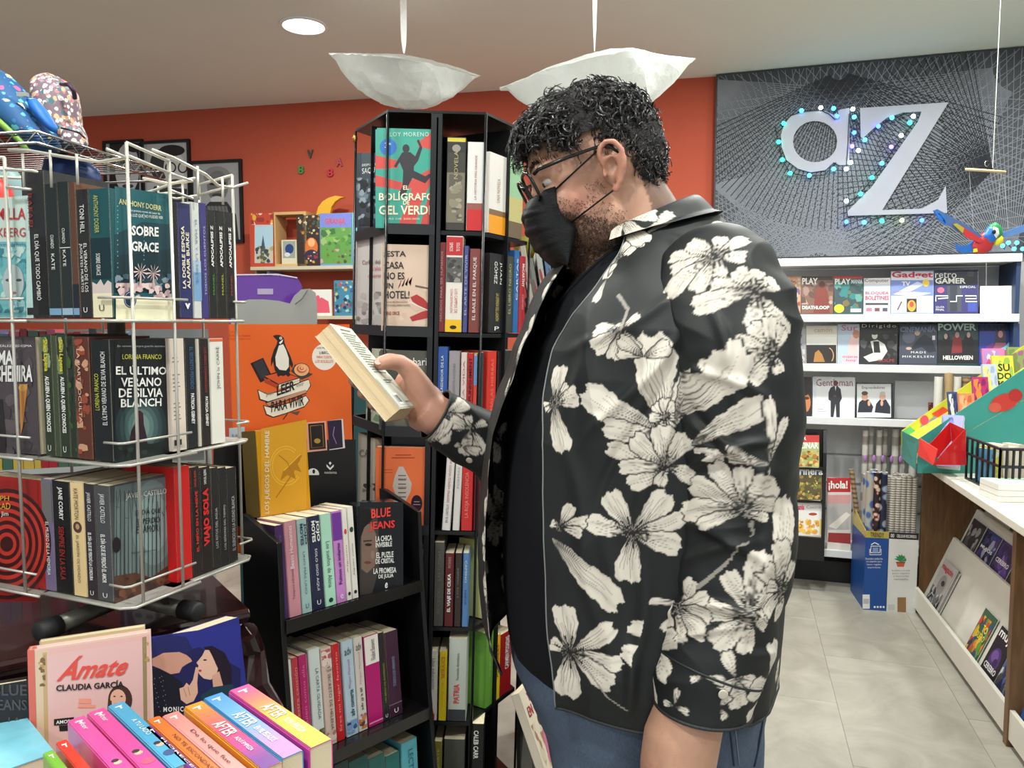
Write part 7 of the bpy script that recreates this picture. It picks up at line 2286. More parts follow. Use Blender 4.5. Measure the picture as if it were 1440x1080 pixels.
def body_pt(s,th,off=0.,zlow=.99):
 """s in [0,1]: height from zlow to Z0; s in [1,2]: over the shoulders to the neck"""
 s,th = np.broadcast_arrays(s,th)
 z = zlow + (Z0 - zlow) * np.clip(s,0,1)
 P = ring(z,th,off)
 t = np.clip(s - 1,0,1)[...,None]
 N = neck(th,off * .4)
 Q = P * (1 - t) + N * t
 Q[...,2] = P[...,2] + (N[...,2] - P[...,2]) * (1 - (1 - t[...,0]) ** 1.95) + off * .6 * (t[...,0] > 0) * np.sin(np.clip(t[...,0],0,1) * PI)
 return Q

def grid_mesh(name,V,wrap=False,flip=False):
 """V (rows, cols, 3)"""
 R,Cn = V.shape[:2]
 idx = np.arange(R * Cn).reshape(R,Cn)
 if wrap:
  idx = np.concatenate([idx,idx[:,:1]],1)
 a,b,c,d = idx[:-1,:-1],idx[:-1,1:],idx[1:,1:],idx[1:,:-1]
 q = np.stack([a,b,c,d],-1).reshape(-1,4)
 if flip:
  q = q[:,::-1]
 me = bpy.data.meshes.new(name)
 me.vertices.add(R * Cn)
 me.vertices.foreach_set('co',V.reshape(-1))
 me.loops.add(q.size)
 me.loops.foreach_set('vertex_index',q.reshape(-1).astype(np.int32))
 me.polygons.add(len(q))
 me.polygons.foreach_set('loop_start',np.arange(0,q.size,4,dtype=np.int32))
 me.polygons.foreach_set('loop_total',np.full(len(q),4,dtype=np.int32))
 me.update()
 me.validate()
 me.polygons.foreach_set('use_smooth',[True] * len(me.polygons))
 return me

def gnormals(V,wrap=False):
 du = np.gradient(V,axis=1)
 if wrap:
  du[:,0] = V[:,1] - V[:,-1]
  du[:,-1] = V[:,0] - V[:,-2]
 dv = np.gradient(V,axis=0)
 n = np.cross(du,dv)
 n /= np.maximum(np.linalg.norm(n,axis=-1,keepdims=True),1e-9)
 return n

man = thing('person','man in dark floral shirt, glasses and black face mask reading a book back cover','person',loc=(.2,YC,0))
MI = Matrix.Translation((-.2,-YC,0))

def wobj(name,me,m,parent=man,**kw):
 return mesh_obj(name,me,m,parent,world=True,**kw)

# ---------------- head frame
HTH,HYAW = math.radians(17),math.radians(5)
E = Vector((.121,1.12,1.68))
fw = Vector((-math.cos(HTH) * math.cos(HYAW),-math.sin(HYAW) * math.cos(HTH),-math.sin(HTH)))
nr = Vector((math.sin(HYAW),-math.cos(HYAW),0))
nr = (nr - fw * nr.dot(fw)).normalized()
up_ = nr.cross(fw).normalized()
if up_.z < 0:
 up_ = -up_

def HP(f,s,u):
 return E + fw * f + nr * s + up_ * u

HM = Matrix.Identity(4)
for i in range(3):
 HM[i][0],HM[i][1],HM[i][2],HM[i][3] = fw[i],nr[i],up_[i],E[i]

bb = MB()

def ell(c,r,M=HM,rot=None,u=28,v=20):
 T = M @ Matrix.Translation(c)
 if rot is not None:
  T = T @ rot.to_4x4()
 T = T @ Matrix.Diagonal((*r,1))
 bmesh.ops.create_uvsphere(bb.bm,u_segments=u,v_segments=v,radius=1,matrix=T)

# cranium, face, jaw
ell((-.010,0,.030),(.090,.075,.084))
ell((.020,0,.028),(.072,.068,.072))
ell((.032,0,-.020),(.056,.060,.078))
ell((.020,.0,-.062),(.052,.060,.044))
ell((.046,0,-.094),(.030,.036,.024))
ell((.012,0,-.102),(.050,.056,.034))
for s in (-1,1):
 ell((.058,s * .036,-.022),(.026,.026,.028))
 ell((.022,s * .050,-.058),(.036,.018,.036))
 ell((.072,s * .030,.034),(.017,.028,.009))
 ell((.098,s * .011,-.028),(.012,.009,.008))
 ell((.048,s * .050,.012),(.018,.012,.026))
ell((.088,0,-.004),(.014,.010,.034),rot=Matrix.Rotation(-.35,3,'Y'))
ell((.104,0,-.022),(.014,.012,.012))
ell((.080,0,-.058),(.014,.024,.014))
# eyelids
for s in (-1,1):
 ell((.0725,s * .0325,.0240),(.0145,.0175,.0062))
 ell((.0705,s * .032,.0040),(.013,.016,.0045))
# ears
for s in (-1,1):
 def ep(f,u,o=.0):
  return HP(f,s * (.078 + o),u)
 er = Matrix.Rotation(-.12,3,'Y')
 ell((-.006,s * .0705,.004),(.014,.006,.026),rot=er)
 pts = [ep(.006,.006,.002),ep(.010,.018,.004),ep(.008,.029,.006),ep(-.002,.036,.008),ep(-.013,.033,.011),ep(-.020,.020,.013),ep(-.019,.004,.012),ep(-.013,-.010,.009),ep(-.006,-.020,.006),ep(.000,-.027,.003),ep(.005,-.022,.001)]
 bb.tube(pts,[.0035,.0042,.0045,.0048,.0048,.0046,.0044,.0042,.0050,.0062,.004],10)
 pts = [ep(.002,.016,.004),ep(-.008,.018,.006),ep(-.013,.008,.008),ep(-.010,-.006,.006),ep(-.003,-.011,.004)]
 bb.tube(pts,.0034,8)
 ell((.008,s * .080,-.004),(.004,.004,.006))
# neck
bb.tube([HP(-.02,0,-.0),Vector((.168,1.125,1.63)),Vector((.182,1.14,1.585)),Vector((.20,1.15,1.53)),Vector((.205,1.15,1.46))],[.058,.068,.074,.086,.10],28)
bb.tube([Vector((.13,1.125,1.60)),Vector((.15,1.14,1.55)),Vector((.165,1.15,1.50))],[.045,.05,.06],20)
# torso
SG = np.concatenate([np.linspace(0,1,22),np.linspace(1.05,2,14)])
THR = np.linspace(0,2 * PI,60,endpoint=False)
Pt = body_pt(SG[:,None],THR[None,:],-.012,zlow=.86)
rings = [bb.verts([Vector(p) for p in row]) for row in Pt]
for i in range(len(rings) - 1):
 for j in range(60):
  bb.face([rings[i][j],rings[i][(j + 1) % 60],rings[i + 1][(j + 1) % 60],rings[i + 1][j]])
bb.face(rings[0][::-1])
bb.face(rings[-1])
# near (left) arm
AR = [(1010,420,.98,.062),(1036,520,.93,.060),(1040,640,.92,.052),(1034,760,.915,.050),(1018,850,.905,.046),(995,940,.895,.043),(970,1000,.89,.0415),(958,1040,.885,.0445),(952,1080,.88,.0435),(944,1130,.875,.036),(938,1170,.87,.030),(934,1200,.87,.028)]
bb.tube([W(a,b,c) for a,b,c,_ in AR],[r for *_,r in AR],28)
hb_ = W(932,1215,.87)
# hand hanging, below the frame
ell((0,0,0),(.020,.040,.046),M=Matrix.Translation(hb_ + Vector((-.004,0,-.035))))
for i in range(4):
 y = (-.028 + .019 * i)
 L = (.07,.082,.078,.062)[i]
 a = hb_ + Vector((-.006,y,-.066))
 bb.tube([a + Vector((0,0,.02)),a,a + Vector((-.006,0,-L * .45)),a + Vector((-.020,0,-L * .78)),a + Vector((-.032,0,-L))],[.0095,.0092,.0086,.0078,.006],12)
bb.tube([hb_ + Vector((-.01,-.02,-.01)),hb_ + Vector((-.026,-.034,-.038)),hb_ + Vector((-.036,-.036,-.066)),hb_ + Vector((-.044,-.034,-.086))],[.014,.0125,.0105,.008],12)
# far (right) arm to the wrist
WR = W(608,582,1.27)
bb.tube([Vector((.15,1.34,1.48)),Vector((.10,1.37,1.34)),Vector((.058,1.355,1.245)),Vector((.0,1.33,1.262)),W(660,612,1.29),W(630,594,1.28),WR,W(600,574,1.27)],[.06,.052,.044,.045,.041,.036,.0335,.032],24)

# ---------------- the held book
bW = Vector((.10,.99,-.08)).normalized()
bL = Vector((.65,0,-.76))
bL = (bL - bW * bL.dot(bW)).normalized()
bT = -(bW.cross(bL)).normalized()
BT_,BW_,BH_ = .030,.108,.168
bA = W(563,575,1.16)          # lower end, fore-edge, back-cover corner
o0 = bA + bW * BW_
MBk = Matrix.Identity(4)
zc = -bL
xc_,yc_ = -bT,-bW
for i in range(3):
 MBk[i][0],MBk[i][1],MBk[i][2],MBk[i][3] = xc_[i],yc_[i],zc[i],o0[i]

def BP3(l,w,t):
 """l up from the lower end, w from the fore-edge to the spine, t outwards from the front cover"""
 return bA - bL * l + bW * w - bT * (BT_ + t)

# right hand: palm and thumb on the back cover, fingers round the front cover
wst = W(604,578,1.27)
ell((0,0,0),(.032,.026,.032),M=Matrix.Translation(W(598,566,1.275)))
ell((0,0,0),(.026,.026,.030),M=Matrix.Translation(W(584,550,1.28)))
ell((0,0,0),(.030,.022,.024),M=Matrix.Translation(W(586,572,1.30)))
ell((0,0,0),(.022,.022,.034),M=Matrix.Translation(W(572,548,1.295)))
bb.tube([W(604,570,1.268),W(591,545,1.262),W(576,521,1.255),W(562,510,1.245),W(547,508,1.232),W(535,511,1.222),W(528,514,1.217)],[.024,.021,.0165,.0140,.0135,.0118,.0085],16)
bb.tube([W(600,588,1.28),W(588,592,1.285),W(578,590,1.29)],[.022,.018,.012],14)
FT = [(.010,.050),(.033,.034),(.056,.030),(.080,.036)]
for i,(l,tipw) in enumerate(FT):
 r = (.0078,.0088,.0092,.009)[i]
 pj = W(580 - 3 * i,577 - 9 * i,1.305)
 bb.tube([pj,BP3(l,BW_ + .020,.002),BP3(l + .002,BW_ + .004,.0105),BP3(l + .005,BW_ * .62,.0115),BP3(l + .007,tipw + .014,.0095),BP3(l + .008,tipw,.0085)],[r * 1.25,r * 1.15,r * 1.05,r,r * .95,r * .78],12)

bmesh.ops.recalc_face_normals(bb.bm,faces=bb.bm.faces[:])
me = bpy.data.meshes.new('body_src')
bb.bm.to_mesh(me)
bb.bm.free()
src = bpy.data.objects.new('body_src',me)
COL.objects.link(src)
rm = src.modifiers.new('r','REMESH')
rm.mode = 'VOXEL'
rm.voxel_size = .0036
sm = src.modifiers.new('s','SMOOTH')
sm.factor = .55
sm.iterations = 5
bpy.context.view_layer.update()
dg = bpy.context.evaluated_depsgraph_get()
bme = bpy.data.meshes.new_from_object(src.evaluated_get(dg))
bme.name = 'body'
bpy.data.objects.remove(src)
n = len(bme.vertices)
co = np.zeros(n * 3)
bme.vertices.foreach_get('co',co)
co = co.reshape(-1,3)
nz_ = np.zeros(n * 3)
bme.vertices.foreach_get('normal',nz_)
nz_ = nz_.reshape(-1,3)
hl = (co - np.array(E)) @ np.array([list(fw),list(nr),list(up_)]).T      # head-local f, s, u
skin = np.array(lin((186,142,118)))
col = np.tile(skin,(n,1))
nz1 = vnoise(co * 60,3)[:,None]
nz2 = vnoise(co * 220,4)[:,None]
col *= 1 + .06 * nz1 + .05 * nz2
red = np.array(lin((190,108,92)))

def blendc(mask,c):
 global col
 col = col * (1 - mask[:,None]) + c * mask[:,None]

head = (hl[:,2] > -.16) & (np.abs(hl[:,0]) < .15) & (np.abs(hl[:,1]) < .11)
cheek = np.exp(-(((hl[:,0] - .045) / .03) ** 2 + ((hl[:,2] + .03) / .03) ** 2)) * head
blendc(cheek * .45,red)
ear = head & (np.abs(hl[:,1]) > .079) & (np.abs(hl[:,0]) < .03)
blendc(ear * .4,np.array(lin((196,120,104))))
hair_l = np.clip((hl[:,2] - (-.045 + np.clip(hl[:,0] + .02,0,1) * 1.0)) / .03,0,1) * head * (hl[:,0] < .0) * (hl[:,2] < .2)
nap = head & (hl[:,0] < -.045) & (hl[:,2] > -.075)
blendc(nap * .75,np.array(lin((70,52,46))))
bz = vnoise(co * 400,9) * .25 + .75
jaw = 1 / (1 + np.exp(-(-.052 - hl[:,2] + (hl[:,0] - .03) * .55) / .008)) * (hl[:,2] > -.145) * (hl[:,0] > -.006) * head
side = np.exp(-(((hl[:,0] - .022) / .012) ** 2)) * (hl[:,2] < .03) * (hl[:,2] > -.06) * head * (np.abs(hl[:,1]) > .04)
blendc(np.clip(jaw * .58 * bz,0,1),np.array(lin((98,74,58))))
blendc(np.clip(side * .22 * bz,0,1),np.array(lin((90,66,56))))
hand = (co[:,0] < -.08) | (co[:,2] < .98)
blendc(hand * .22,np.array(lin((190,116,104))))
arr = np.concatenate([np.clip(col,0,1),np.ones((n,1))],1).astype(np.float32)
for a in list(bme.color_attributes):
 bme.color_attributes.remove(a)
at = bme.color_attributes.new('Col','FLOAT_COLOR','POINT')
at.data.foreach_set('color',arr.reshape(-1))
bme.polygons.foreach_set('use_smooth',[True] * len(bme.polygons))
SKIN = attr_mat('skin',.48,bump=.12,bs=500)
SKIN.node_tree.nodes['Principled BSDF'].inputs['Subsurface Weight'].default_value = .12
SKIN.node_tree.nodes['Principled BSDF'].inputs['Subsurface Radius'].default_value = (1,.4,.25)
SKIN.node_tree.nodes['Principled BSDF'].inputs['Subsurface Scale'].default_value = .008
bme.materials.clear()
body = wobj('body',bme,SKIN)

from mathutils.bvhtree import BVHTree
bvh = BVHTree.FromPolygons([Vector(v) for v in co],[list(p.vertices) for p in bme.polygons])

# thumb nail
# eyes
for s in (1,-1):
 c = HP(.0695,s * .0325,.0150)
 e_ = MB().ball(c,.0125,18,12)
 eo = e_.build('eye',mat((190,178,168),.25,name='eye_white'),man,world=True,smooth=True)
 ir = MB().ball(c + (fw * .95 - up_ * .28).normalized() * .0088,.0052,12,8)
 ir.build('iris',mat((60,48,34),.15,name='brown_iris'),man,world=True,smooth=True)

# ---------------- hair
rh2 = random.Random(11)
HAIRM = bpy.data.materials.new('black_curly_hair')
HAIRM.use_nodes = True
_b = HAIRM.node_tree.nodes['Principled BSDF']
_b.inputs['Base Color'].default_value = (*lin((30,26,27)),1)
_b.inputs['Roughness'].default_value = .33
_b.inputs['Specular IOR Level'].default_value = .7
CEN = (-.010,0,.030)

def in_hair(f,s,u):
 a = abs(s)
 if f > .052 and u < .072:
  return False
 if f > .03 and u < .05:
  return False
 if f > -.0 and u < .034 and a > .03:
  return False
 if -.03 < f <= 0 and u < .038:
  return False
 if f <= -.03 and u < -.062 - (f + .03) * .2:
  return False
 if f <= -.03 and u < .038 - (-.03 - f) * 3.2:
  return False
 return True

roots = []
while len(roots) < 3000:
 v = Vector((rh2.gauss(0,1),rh2.gauss(0,1),rh2.gauss(0,1))).normalized()
 f,s,u = CEN[0] + v.x * .091,v.y * .076,CEN[2] + v.z * .086
 # follow the fuller face ellipsoid in front
 if f > .0:
  f2 = .020 + v.x * .073
  f = max(f,f2)
 if in_hair(f,s,u):
  roots.append((f,s,u,v))
cu = bpy.data.curves.new('hair','CURVE')
cu.dimensions = '3D'
cu.bevel_depth = .0010
cu.bevel_resolution = 0
cu.use_fill_caps = False
for (f,s,u,v) in roots:
 n_ = (fw * v.x + nr * v.y + up_ * v.z).normalized()
 top = max(0,min(1,(u - .045) / .05))
 frontal = max(0,min(1,(f - .02) / .05)) * top
 L = .013 + .018 * top + .004 * frontal + rh2.uniform(-.004,.006)
 R = .0032 + .0052 * top + rh2.uniform(-.0008,.0014)
 turns = rh2.uniform(1.0,1.6) * (.8 + .3 * top)
 tang = Vector((rh2.gauss(0,1),rh2.gauss(0,1),rh2.gauss(0,1)))
 tang = (tang - n_ * tang.dot(n_)).normalized()
 flow = fw * (.45 * top) - up_ * (.7 * (1 - top)) + Vector((0,0,-.25))
 d = (n_ * (.30 + .42 * top) + tang * .55 + flow * (.5 if top > .3 else .8)).normalized()
 if d.dot(n_) < .12:
  d = (d + n_ * (.12 - d.dot(n_))).normalized()
 p0 = HP(f,s,u) - n_ * .003
 a = d.cross(Vector((.3,.2,.9))).normalized()
 b = d.cross(a)
 ph0 = rh2.uniform(0,6.28)
 N = 15
 strands = 3 if top > .4 else 2
 for q in range(strands):
  sp = cu.splines.new('POLY')
  sp.points.add(N - 1)
  off = (a * rh2.uniform(-1,1) + b * rh2.uniform(-1,1)) * .0013
  for k in range(N):
   t = k / (N - 1)
   ang = ph0 + turns * 2 * PI * t + q * .16
   rr_ = R * min(1,t * 4)
   droop = Vector((0,0,-1)) * (L * .35 * t * t * (1.2 if frontal > .3 else .6))
   p = p0 + d * (L * t) + (a * math.cos(ang) + b * math.sin(ang)) * rr_ - (a * math.cos(ph0) + b * math.sin(ph0)) * rr_ * 0 + droop + off
   sp.points[k].co = (*p,1)
   sp.points[k].radius = 1.0 - .55 * t
# loose ringlets over the forehead
for (px,py,Y,R,tn) in ((743,205,1.10,.008,1.6),(748,196,1.07,.009,1.5),(757,203,1.06,.007,1.4),(742,188,1.12,.007,1.5),(752,212,1.085,.0065,1.3),(765,196,1.05,.007,1.4),(744,180,1.09,.008,1.7),(741,216,1.10,.005,1.2)):
 c0 = W(px + 8,py - 26,Y)
 c1 = W(px,py,Y)
 for q in range(3):
  sp = cu.splines.new('POLY')
  N = 22
  sp.points.add(N - 1)
  ph0 = rh2.uniform(0,6) * .3
  for k in range(N):
   t = k / (N - 1)
   ang = ph0 + tn * 2 * PI * t + q * .2
   p = c0.lerp(c1,t) + Vector((math.cos(ang),.5 * math.sin(ang + .6),math.sin(ang))) * R * min(1,t * 2.5) * (1 - .2 * t)
   sp.points[k].co = (*p,1)
   sp.points[k].radius = 1.1 - .5 * t
ho = bpy.data.objects.new('hair',cu)
hme = bpy.data.meshes.new_from_object(ho)
bpy.data.objects.remove(ho)
hme.polygons.foreach_set('use_smooth',[True] * len(hme.polygons))
hme.materials.clear()
hair = wobj('hair',hme,HAIRM)
hair['kind'] = 'stuff'
# scalp layer under the curls
sv = MB()
keep = []
bmesh.ops.create_uvsphere(sv.bm,u_segments=96,v_segments=64,radius=1)
for v in sv.bm.verts:
 q = v.co.copy()
 f,s,u = CEN[0] + q.x * .091,q.y * .0765,CEN[2] + q.z * .085
 if f > 0:
  f = max(f,.020 + q.x * .073)
 top = max(0,min(1,(u - .05) / .05))
 k = 1 + (.004 + .012 * top) / .085 + .03 * math.sin(f * 300) * math.sin(s * 280) * math.sin(u * 310)
 keep.append(in_hair(f + .004,s,u - .004))
 v.co = HP(CEN[0] + (f - CEN[0]) * k,s * k,CEN[2] + (u - CEN[2]) * k)
bmesh.ops.delete(sv.bm,geom=[v for v,kp in zip(list(sv.bm.verts),keep) if not kp],context='VERTS')
sv.build('scalp_hair',mat((20,17,18),.85,bump=.8,bs=260,name='short_black_hair'),man,world=True,smooth=True)
# ---------------- beard: short hairs planted on the jaw
cu = bpy.data.curves.new('beard','CURVE')
cu.dimensions = '3D'
cu.bevel_depth = .00034
cu.bevel_resolution = 0
cnt = 0
tries = 0
while cnt < 7000 and tries < 60000:
 tries += 1
 side = -1 if rh2.random() < .3 else 1
 f,u = rh2.uniform(-.012,.085),rh2.uniform(-.135,-.005)
 dens = 0
 if u < -.052 + (f - .03) * .55:
  dens = 1
 elif abs(f - .02) < .014 and u < .02:
  dens = .13
 elif u < -.03 + (f - .03) * .5:
  dens = .18
 if u < -.120 or rh2.random() > dens:
  continue
 o_ = HP(f,side * .16,u)
 hit,nrm,_,dist = bvh.ray_cast(o_,-nr * side)
 if hit is None or dist > .16:
  continue
 if nrm.dot(nr * side) < 0:
  nrm = -nrm
 sp = cu.splines.new('POLY')
 sp.points.add(3)
 L = rh2.uniform(.0035,.0075) * (1.2 if u < -.085 else .8)
 d = (nrm * .55 - up_ * .5 + fw * .3 + Vector((rh2.gauss(0,.5),rh2.gauss(0,.5),rh2.gauss(0,.5)))).normalized()
 b = d.cross(nrm).normalized()
 for k in range(4):
  t = k / 3
  p = hit - nrm * .0006 + d * L * t + b * math.sin(t * 3) * L * .25
  sp.points[k].co = (*p,1)
  sp.points[k].radius = 1 - .5 * t
 cnt += 1
# underside of the chin
for i in range(350):
 f,s = rh2.uniform(.03,.075),rh2.uniform(-.045,.05)
 o_ = HP(f,s,-.25)
 hit,nrm,_,dist = bvh.ray_cast(o_,up_)
 if hit is None or (hit - E).dot(up_) < -.15:
  continue
 if nrm.dot(up_) > 0:
  nrm = -nrm
 sp = cu.splines.new('POLY')
 sp.points.add(2)
 d = (nrm + fw * .2 + Vector((rh2.gauss(0,.4),rh2.gauss(0,.4),rh2.gauss(0,.4)))).normalized()
 for k in range(3):
  sp.points[k].co = (*(hit + d * .007 * k / 2),1)
  sp.points[k].radius = 1 - .25 * k
ho = bpy.data.objects.new('beard',cu)
hme = bpy.data.meshes.new_from_object(ho)
bpy.data.objects.remove(ho)
hme.materials.clear()
bd = wobj('beard',hme,mat((84,66,54),.6,name='dark_brown_beard'))
bd['kind'] = 'stuff'
# eyebrows
cu = bpy.data.curves.new('eyebrow','CURVE')
cu.dimensions = '3D'
cu.bevel_depth = .0005
cu.bevel_resolution = 0
for side in (1,-1):
 for i in range(90):
  t = rh2.random()
  s = side * (.012 + .045 * t)
  u = .037 + .006 * math.sin(t * PI) + rh2.uniform(-.0035,.0035)
  hit,nrm,_,dist = bvh.ray_cast(HP(.16,s,u),-fw)
  if hit is None:
   continue
  sp = cu.splines.new('POLY')
  sp.points.add(1)
  d = (nr * side * .8 + up_ * .35 + fw * .3).normalized() * .008
  sp.points[0].co = (*hit,1)
  sp.points[1].co = (*(hit + d),1)
  sp.points[1].radius = .4
ho = bpy.data.objects.new('eyebrow',cu)
hme = bpy.data.meshes.new_from_object(ho)
bpy.data.objects.remove(ho)
hme.materials.clear()
eb_ = wobj('eyebrows',hme,mat((44,34,30),.5,name='dark_brown_beard'))
eb_['kind'] = 'stuff'

# ---------------- face mask
MC = [(750,281),(742,287),(737,297),(736,311),(740,326),(748,342),(760,358),(776,372),(795,381)]
ME = [(781,263),(783,270),(786,282),(790,296),(798,309),(811,322),(808,336),(803,354),(797,378)]

def interp_px(L,t):
 t = t * (len(L) - 1)
 i = min(int(t),len(L) - 2)
 f = t - i
 return (L[i][0] * (1 - f) + L[i + 1][0] * f,L[i][1] * (1 - f) + L[i + 1][1] * f)

NR_,NC_ = 60,64
Vm = np.zeros((NR_,NC_,3))
HPm = np.array([list(fw),list(nr),list(up_)])
for i in range(NR_):
 t = i / (NR_ - 1)
 c = W(*interp_px(MC,t),E.y)
 e = W(*interp_px(ME,t),E.y - .058)
 cl = HPm @ np.array(c - E)
 cl[1] = 0
 el = HPm @ np.array(e - E)
 for j in range(NC_):
  v = -1 + 2 * j / (NC_ - 1)
  a = abs(v)
  # cross-section: rounded, nearly flat in front
  w_ = 1 - (1 - a ** 2.2) ** .62
  f = cl[0] * (1 - w_) + el[0] * w_
  u = cl[2] * (1 - a ** 1.3) + el[2] * a ** 1.3
  s = (abs(el[1]) + .0) * math.sin(a * PI / 2) ** .9 * (1 if v > 0 else -1)
  pl = 0
  for tc_ in (.33,.52,.70):
   dd = (t - tc_) / .030
   pl += .0024 * math.exp(-dd * dd) * (1 - a ** 4)
   dd = (t - tc_ - .035) / .02
   pl -= .0018 * math.exp(-dd * dd) * (1 - a ** 4)
  f += pl + .0012 * math.sin(v * 9 + t * 14) * (1 - a)
  Vm[i,j] = np.array(E) + HPm.T @ np.array([f,s,u])
# keep the mask outside the face
for i in range(NR_):
 for j in range(NC_):
  p = Vector(Vm[i,j])
  hit,nrm,_,dist = bvh.find_nearest(p)
  if hit is not None:
   sd = (p - hit).dot(nrm)
   if sd < .0016:
    Vm[i,j] = np.array(hit + nrm * .0018)
MASKM = mat((15,16,18),.6,bump=.25,bs=500,name='black_pleated_cloth')
MASKM.node_tree.nodes['Principled BSDF'].inputs['Specular IOR Level'].default_value = .3
mk = wobj('face_mask',grid_mesh('face_mask',Vm),MASKM)
so = mk.modifiers.new('s','SOLIDIFY')
so.thickness = .0012
# hems and ear loops
for t_,nm in ((0,'top_hem'),(NR_ - 1,'bottom_hem')):
 MB().tube([Vector(Vm[t_,j]) for j in range(0,NC_,3)] + [Vector(Vm[t_,-1])],.0011,6).build(nm,MASKM,mk,world=True,smooth=True)
for s in (1,-1):
 j = NC_ - 1 if s > 0 else 0
 for (i0,q1,q2) in ((3,(.006,.081,.030),(.0,.083,.034)),(32,(-.002,.083,-.024),(-.010,.082,-.016))):
  a = Vector(Vm[i0,j])
  b = HP(q1[0],s * q1[1],q1[2])
  c = HP(q2[0],s * q2[1],q2[2])
  m_ = (a + b) / 2 + nr * s * .004
  MB().tube([a,m_,b,c,HP(-.015,s * .080,.012 + (.01 if i0 == 3 else -.01))],.0012,7).build('ear_loop',MASKM,mk,world=True,smooth=True)

# ---------------- glasses
gl = bpy.data.objects.new('glasses',None)
FRM = mat((20,19,20),.22,name='black_acetate')
fr_obj = None
lens_t = math.radians(12)
for s in (1,-1):
 pts = []
 for k in range(28):
  a = 2 * PI * k / 28
  x,y = math.cos(a),math.sin(a)
  ex = .0265 * (abs(x) ** .55) * (1 if x > 0 else -1)
  ey = .0205 * (abs(y) ** .6) * (1 if y > 0 else -1)
  pts.append(HP(.1005 + ey * math.sin(lens_t) - abs(ex + .0) * 0 - (.10 * max(0,ex)),s * (.0345 + ex),.0125 + ey * math.cos(lens_t)))
 m = MB().tube(pts,.0022,8,closed=True)
 if fr_obj is None:
  m.tube([HP(.103,.009,.018),HP(.106,0,.021),HP(.103,-.009,.018)],.002,8)
  fr_obj = m.build('glasses',FRM,man,world=True,smooth=True)
 else:
  m.build('rim',FRM,fr_obj,world=True,smooth=True)
 g = MB()
 c = sum(pts,Vector()) / len(pts)
 cv = g.verts(pts)
 g.face(cv)
 glass = bpy.data.materials.get('clear_lens')
 if glass is None:
  glass = bpy.data.materials.new('clear_lens')
  glass.use_nodes = True
  nt = glass.node_tree
  nt.nodes.remove(nt.nodes['Principled BSDF'])
  t1,t2,mx = nt.nodes.new('ShaderNodeBsdfTransparent'),nt.nodes.new('ShaderNodeBsdfGlossy'),nt.nodes.new('ShaderNodeMixShader')
  t2.inputs['Roughness'].default_value = .03
  mx.inputs[0].default_value = .10
  nt.links.new(t1.outputs[0],mx.inputs[1])
  nt.links.new(t2.outputs[0],mx.inputs[2])
  nt.links.new(mx.outputs[0],nt.nodes['Material Output'].inputs[0])
 g.build('lens',glass,fr_obj,world=True)
 MB().tube([HP(.094,s * .060,.026),HP(.088,s * .069,.029),HP(.050,s * .0765,.0315),HP(.010,s * .0815,.0330),HP(-.006,s * .083,.0305),HP(-.022,s * .084,.012)],[.0026,.0028,.0024,.0022,.0022,.0018],8).build('temple_arm',FRM,fr_obj,world=True,smooth=True)

# ================================================================ CLOTHES
NEARPX = [(330,880),(350,872),(392,841),(418,827),(455,799),(476,786),(499,778),(560,768),(700,767),(870,772),(994,784),(1060,788)]
FARPX = [(380,800),(388,796),(436,779),(480,754),(514,741),(555,727),(618,715),(671,706),(736,700),(804,699),(862,704),(902,716),(1000,735)]
npy,npx = np.array([p for p,_ in NEARPX]),np.array([x for _,x in NEARPX])
fpy,fpx = np.array([p for p,_ in FARPX]),np.array([x for _,x in FARPX])
ZL = .992
NROW = 400
ss = np.concatenate([np.linspace(0,1,int(NROW * .78)),np.linspace(1,2,int(NROW * .36))[1:]])

def solve(s,a0,a1,ypx,xpx,off):
 th = np.linspace(math.radians(a0),math.radians(a1),240)
 P = body_pt(np.array(s),th,off,ZL)
 px,py = proj(P)
 d = px - np.interp(py,ypx,xpx)
 k = np.where(np.diff(np.sign(d)) != 0)[0]
 if len(k) == 0:
  return th[np.argmin(np.abs(d))]
 i = k[0]
 f = d[i] / (d[i] - d[i + 1] + 1e-12)
 return th[i] * (1 - f) + th[i + 1] * f

def smooth1(a,n=7,it=3):
 for _ in range(it):
  p = np.pad(a,n // 2,mode='edge')
  a = np.convolve(p,np.ones(n) / n,mode='valid')
 return a

OFF = .010
tn_ = smooth1(np.array([solve(s,15,88,npy,npx,OFF) for s in ss]),13)
tf_ = smooth1(np.array([solve(s,-5,50,fpy,fpx,.024) for s in ss]),19,4)
tf_ = np.clip(tf_,math.radians(2),math.radians(24))
uu = np.concatenate([np.linspace(0,.215,300),np.linspace(.215,.9,150)[1:],np.linspace(.9,1,60)[1:]])
TH = tn_[:,None] + (2 * PI + tf_[:,None] - tn_[:,None]) * uu[None,:]
endf = np.clip((TH - (2 * PI - .9)) / .7,0,1)
offs = OFF + .015 * endf ** 1.5 * np.clip((2.0 - ss[:,None]) / .9,0,1)
Vs = body_pt(ss[:,None] + 0 * TH,TH,0,ZL)
# per-vertex offset along the section
Vo = np.zeros_like(Vs)
for q in range(6):
 o_a = OFF + .015 * q / 5
 w_ = np.clip(1 - np.abs(offs - o_a) / .003,0,1)[...,None]
 Vo += w_ * body_pt(ss[:,None] + 0 * TH,TH,o_a,ZL)
Vs = Vo
# hem dips: shirt-tail curve
lowf = np.clip(1 - ss / .25,0,1)[:,None]
Vs[...,2] -= lowf * .012 * np.cos((TH - PI) * 1.0)
nrm_s = gnormals(Vs)
chk = (nrm_s[...,:2] * (Vs[...,:2] - np.array([.19,YC]))).sum(-1).mean()
if chk < 0:
 nrm_s = -nrm_s

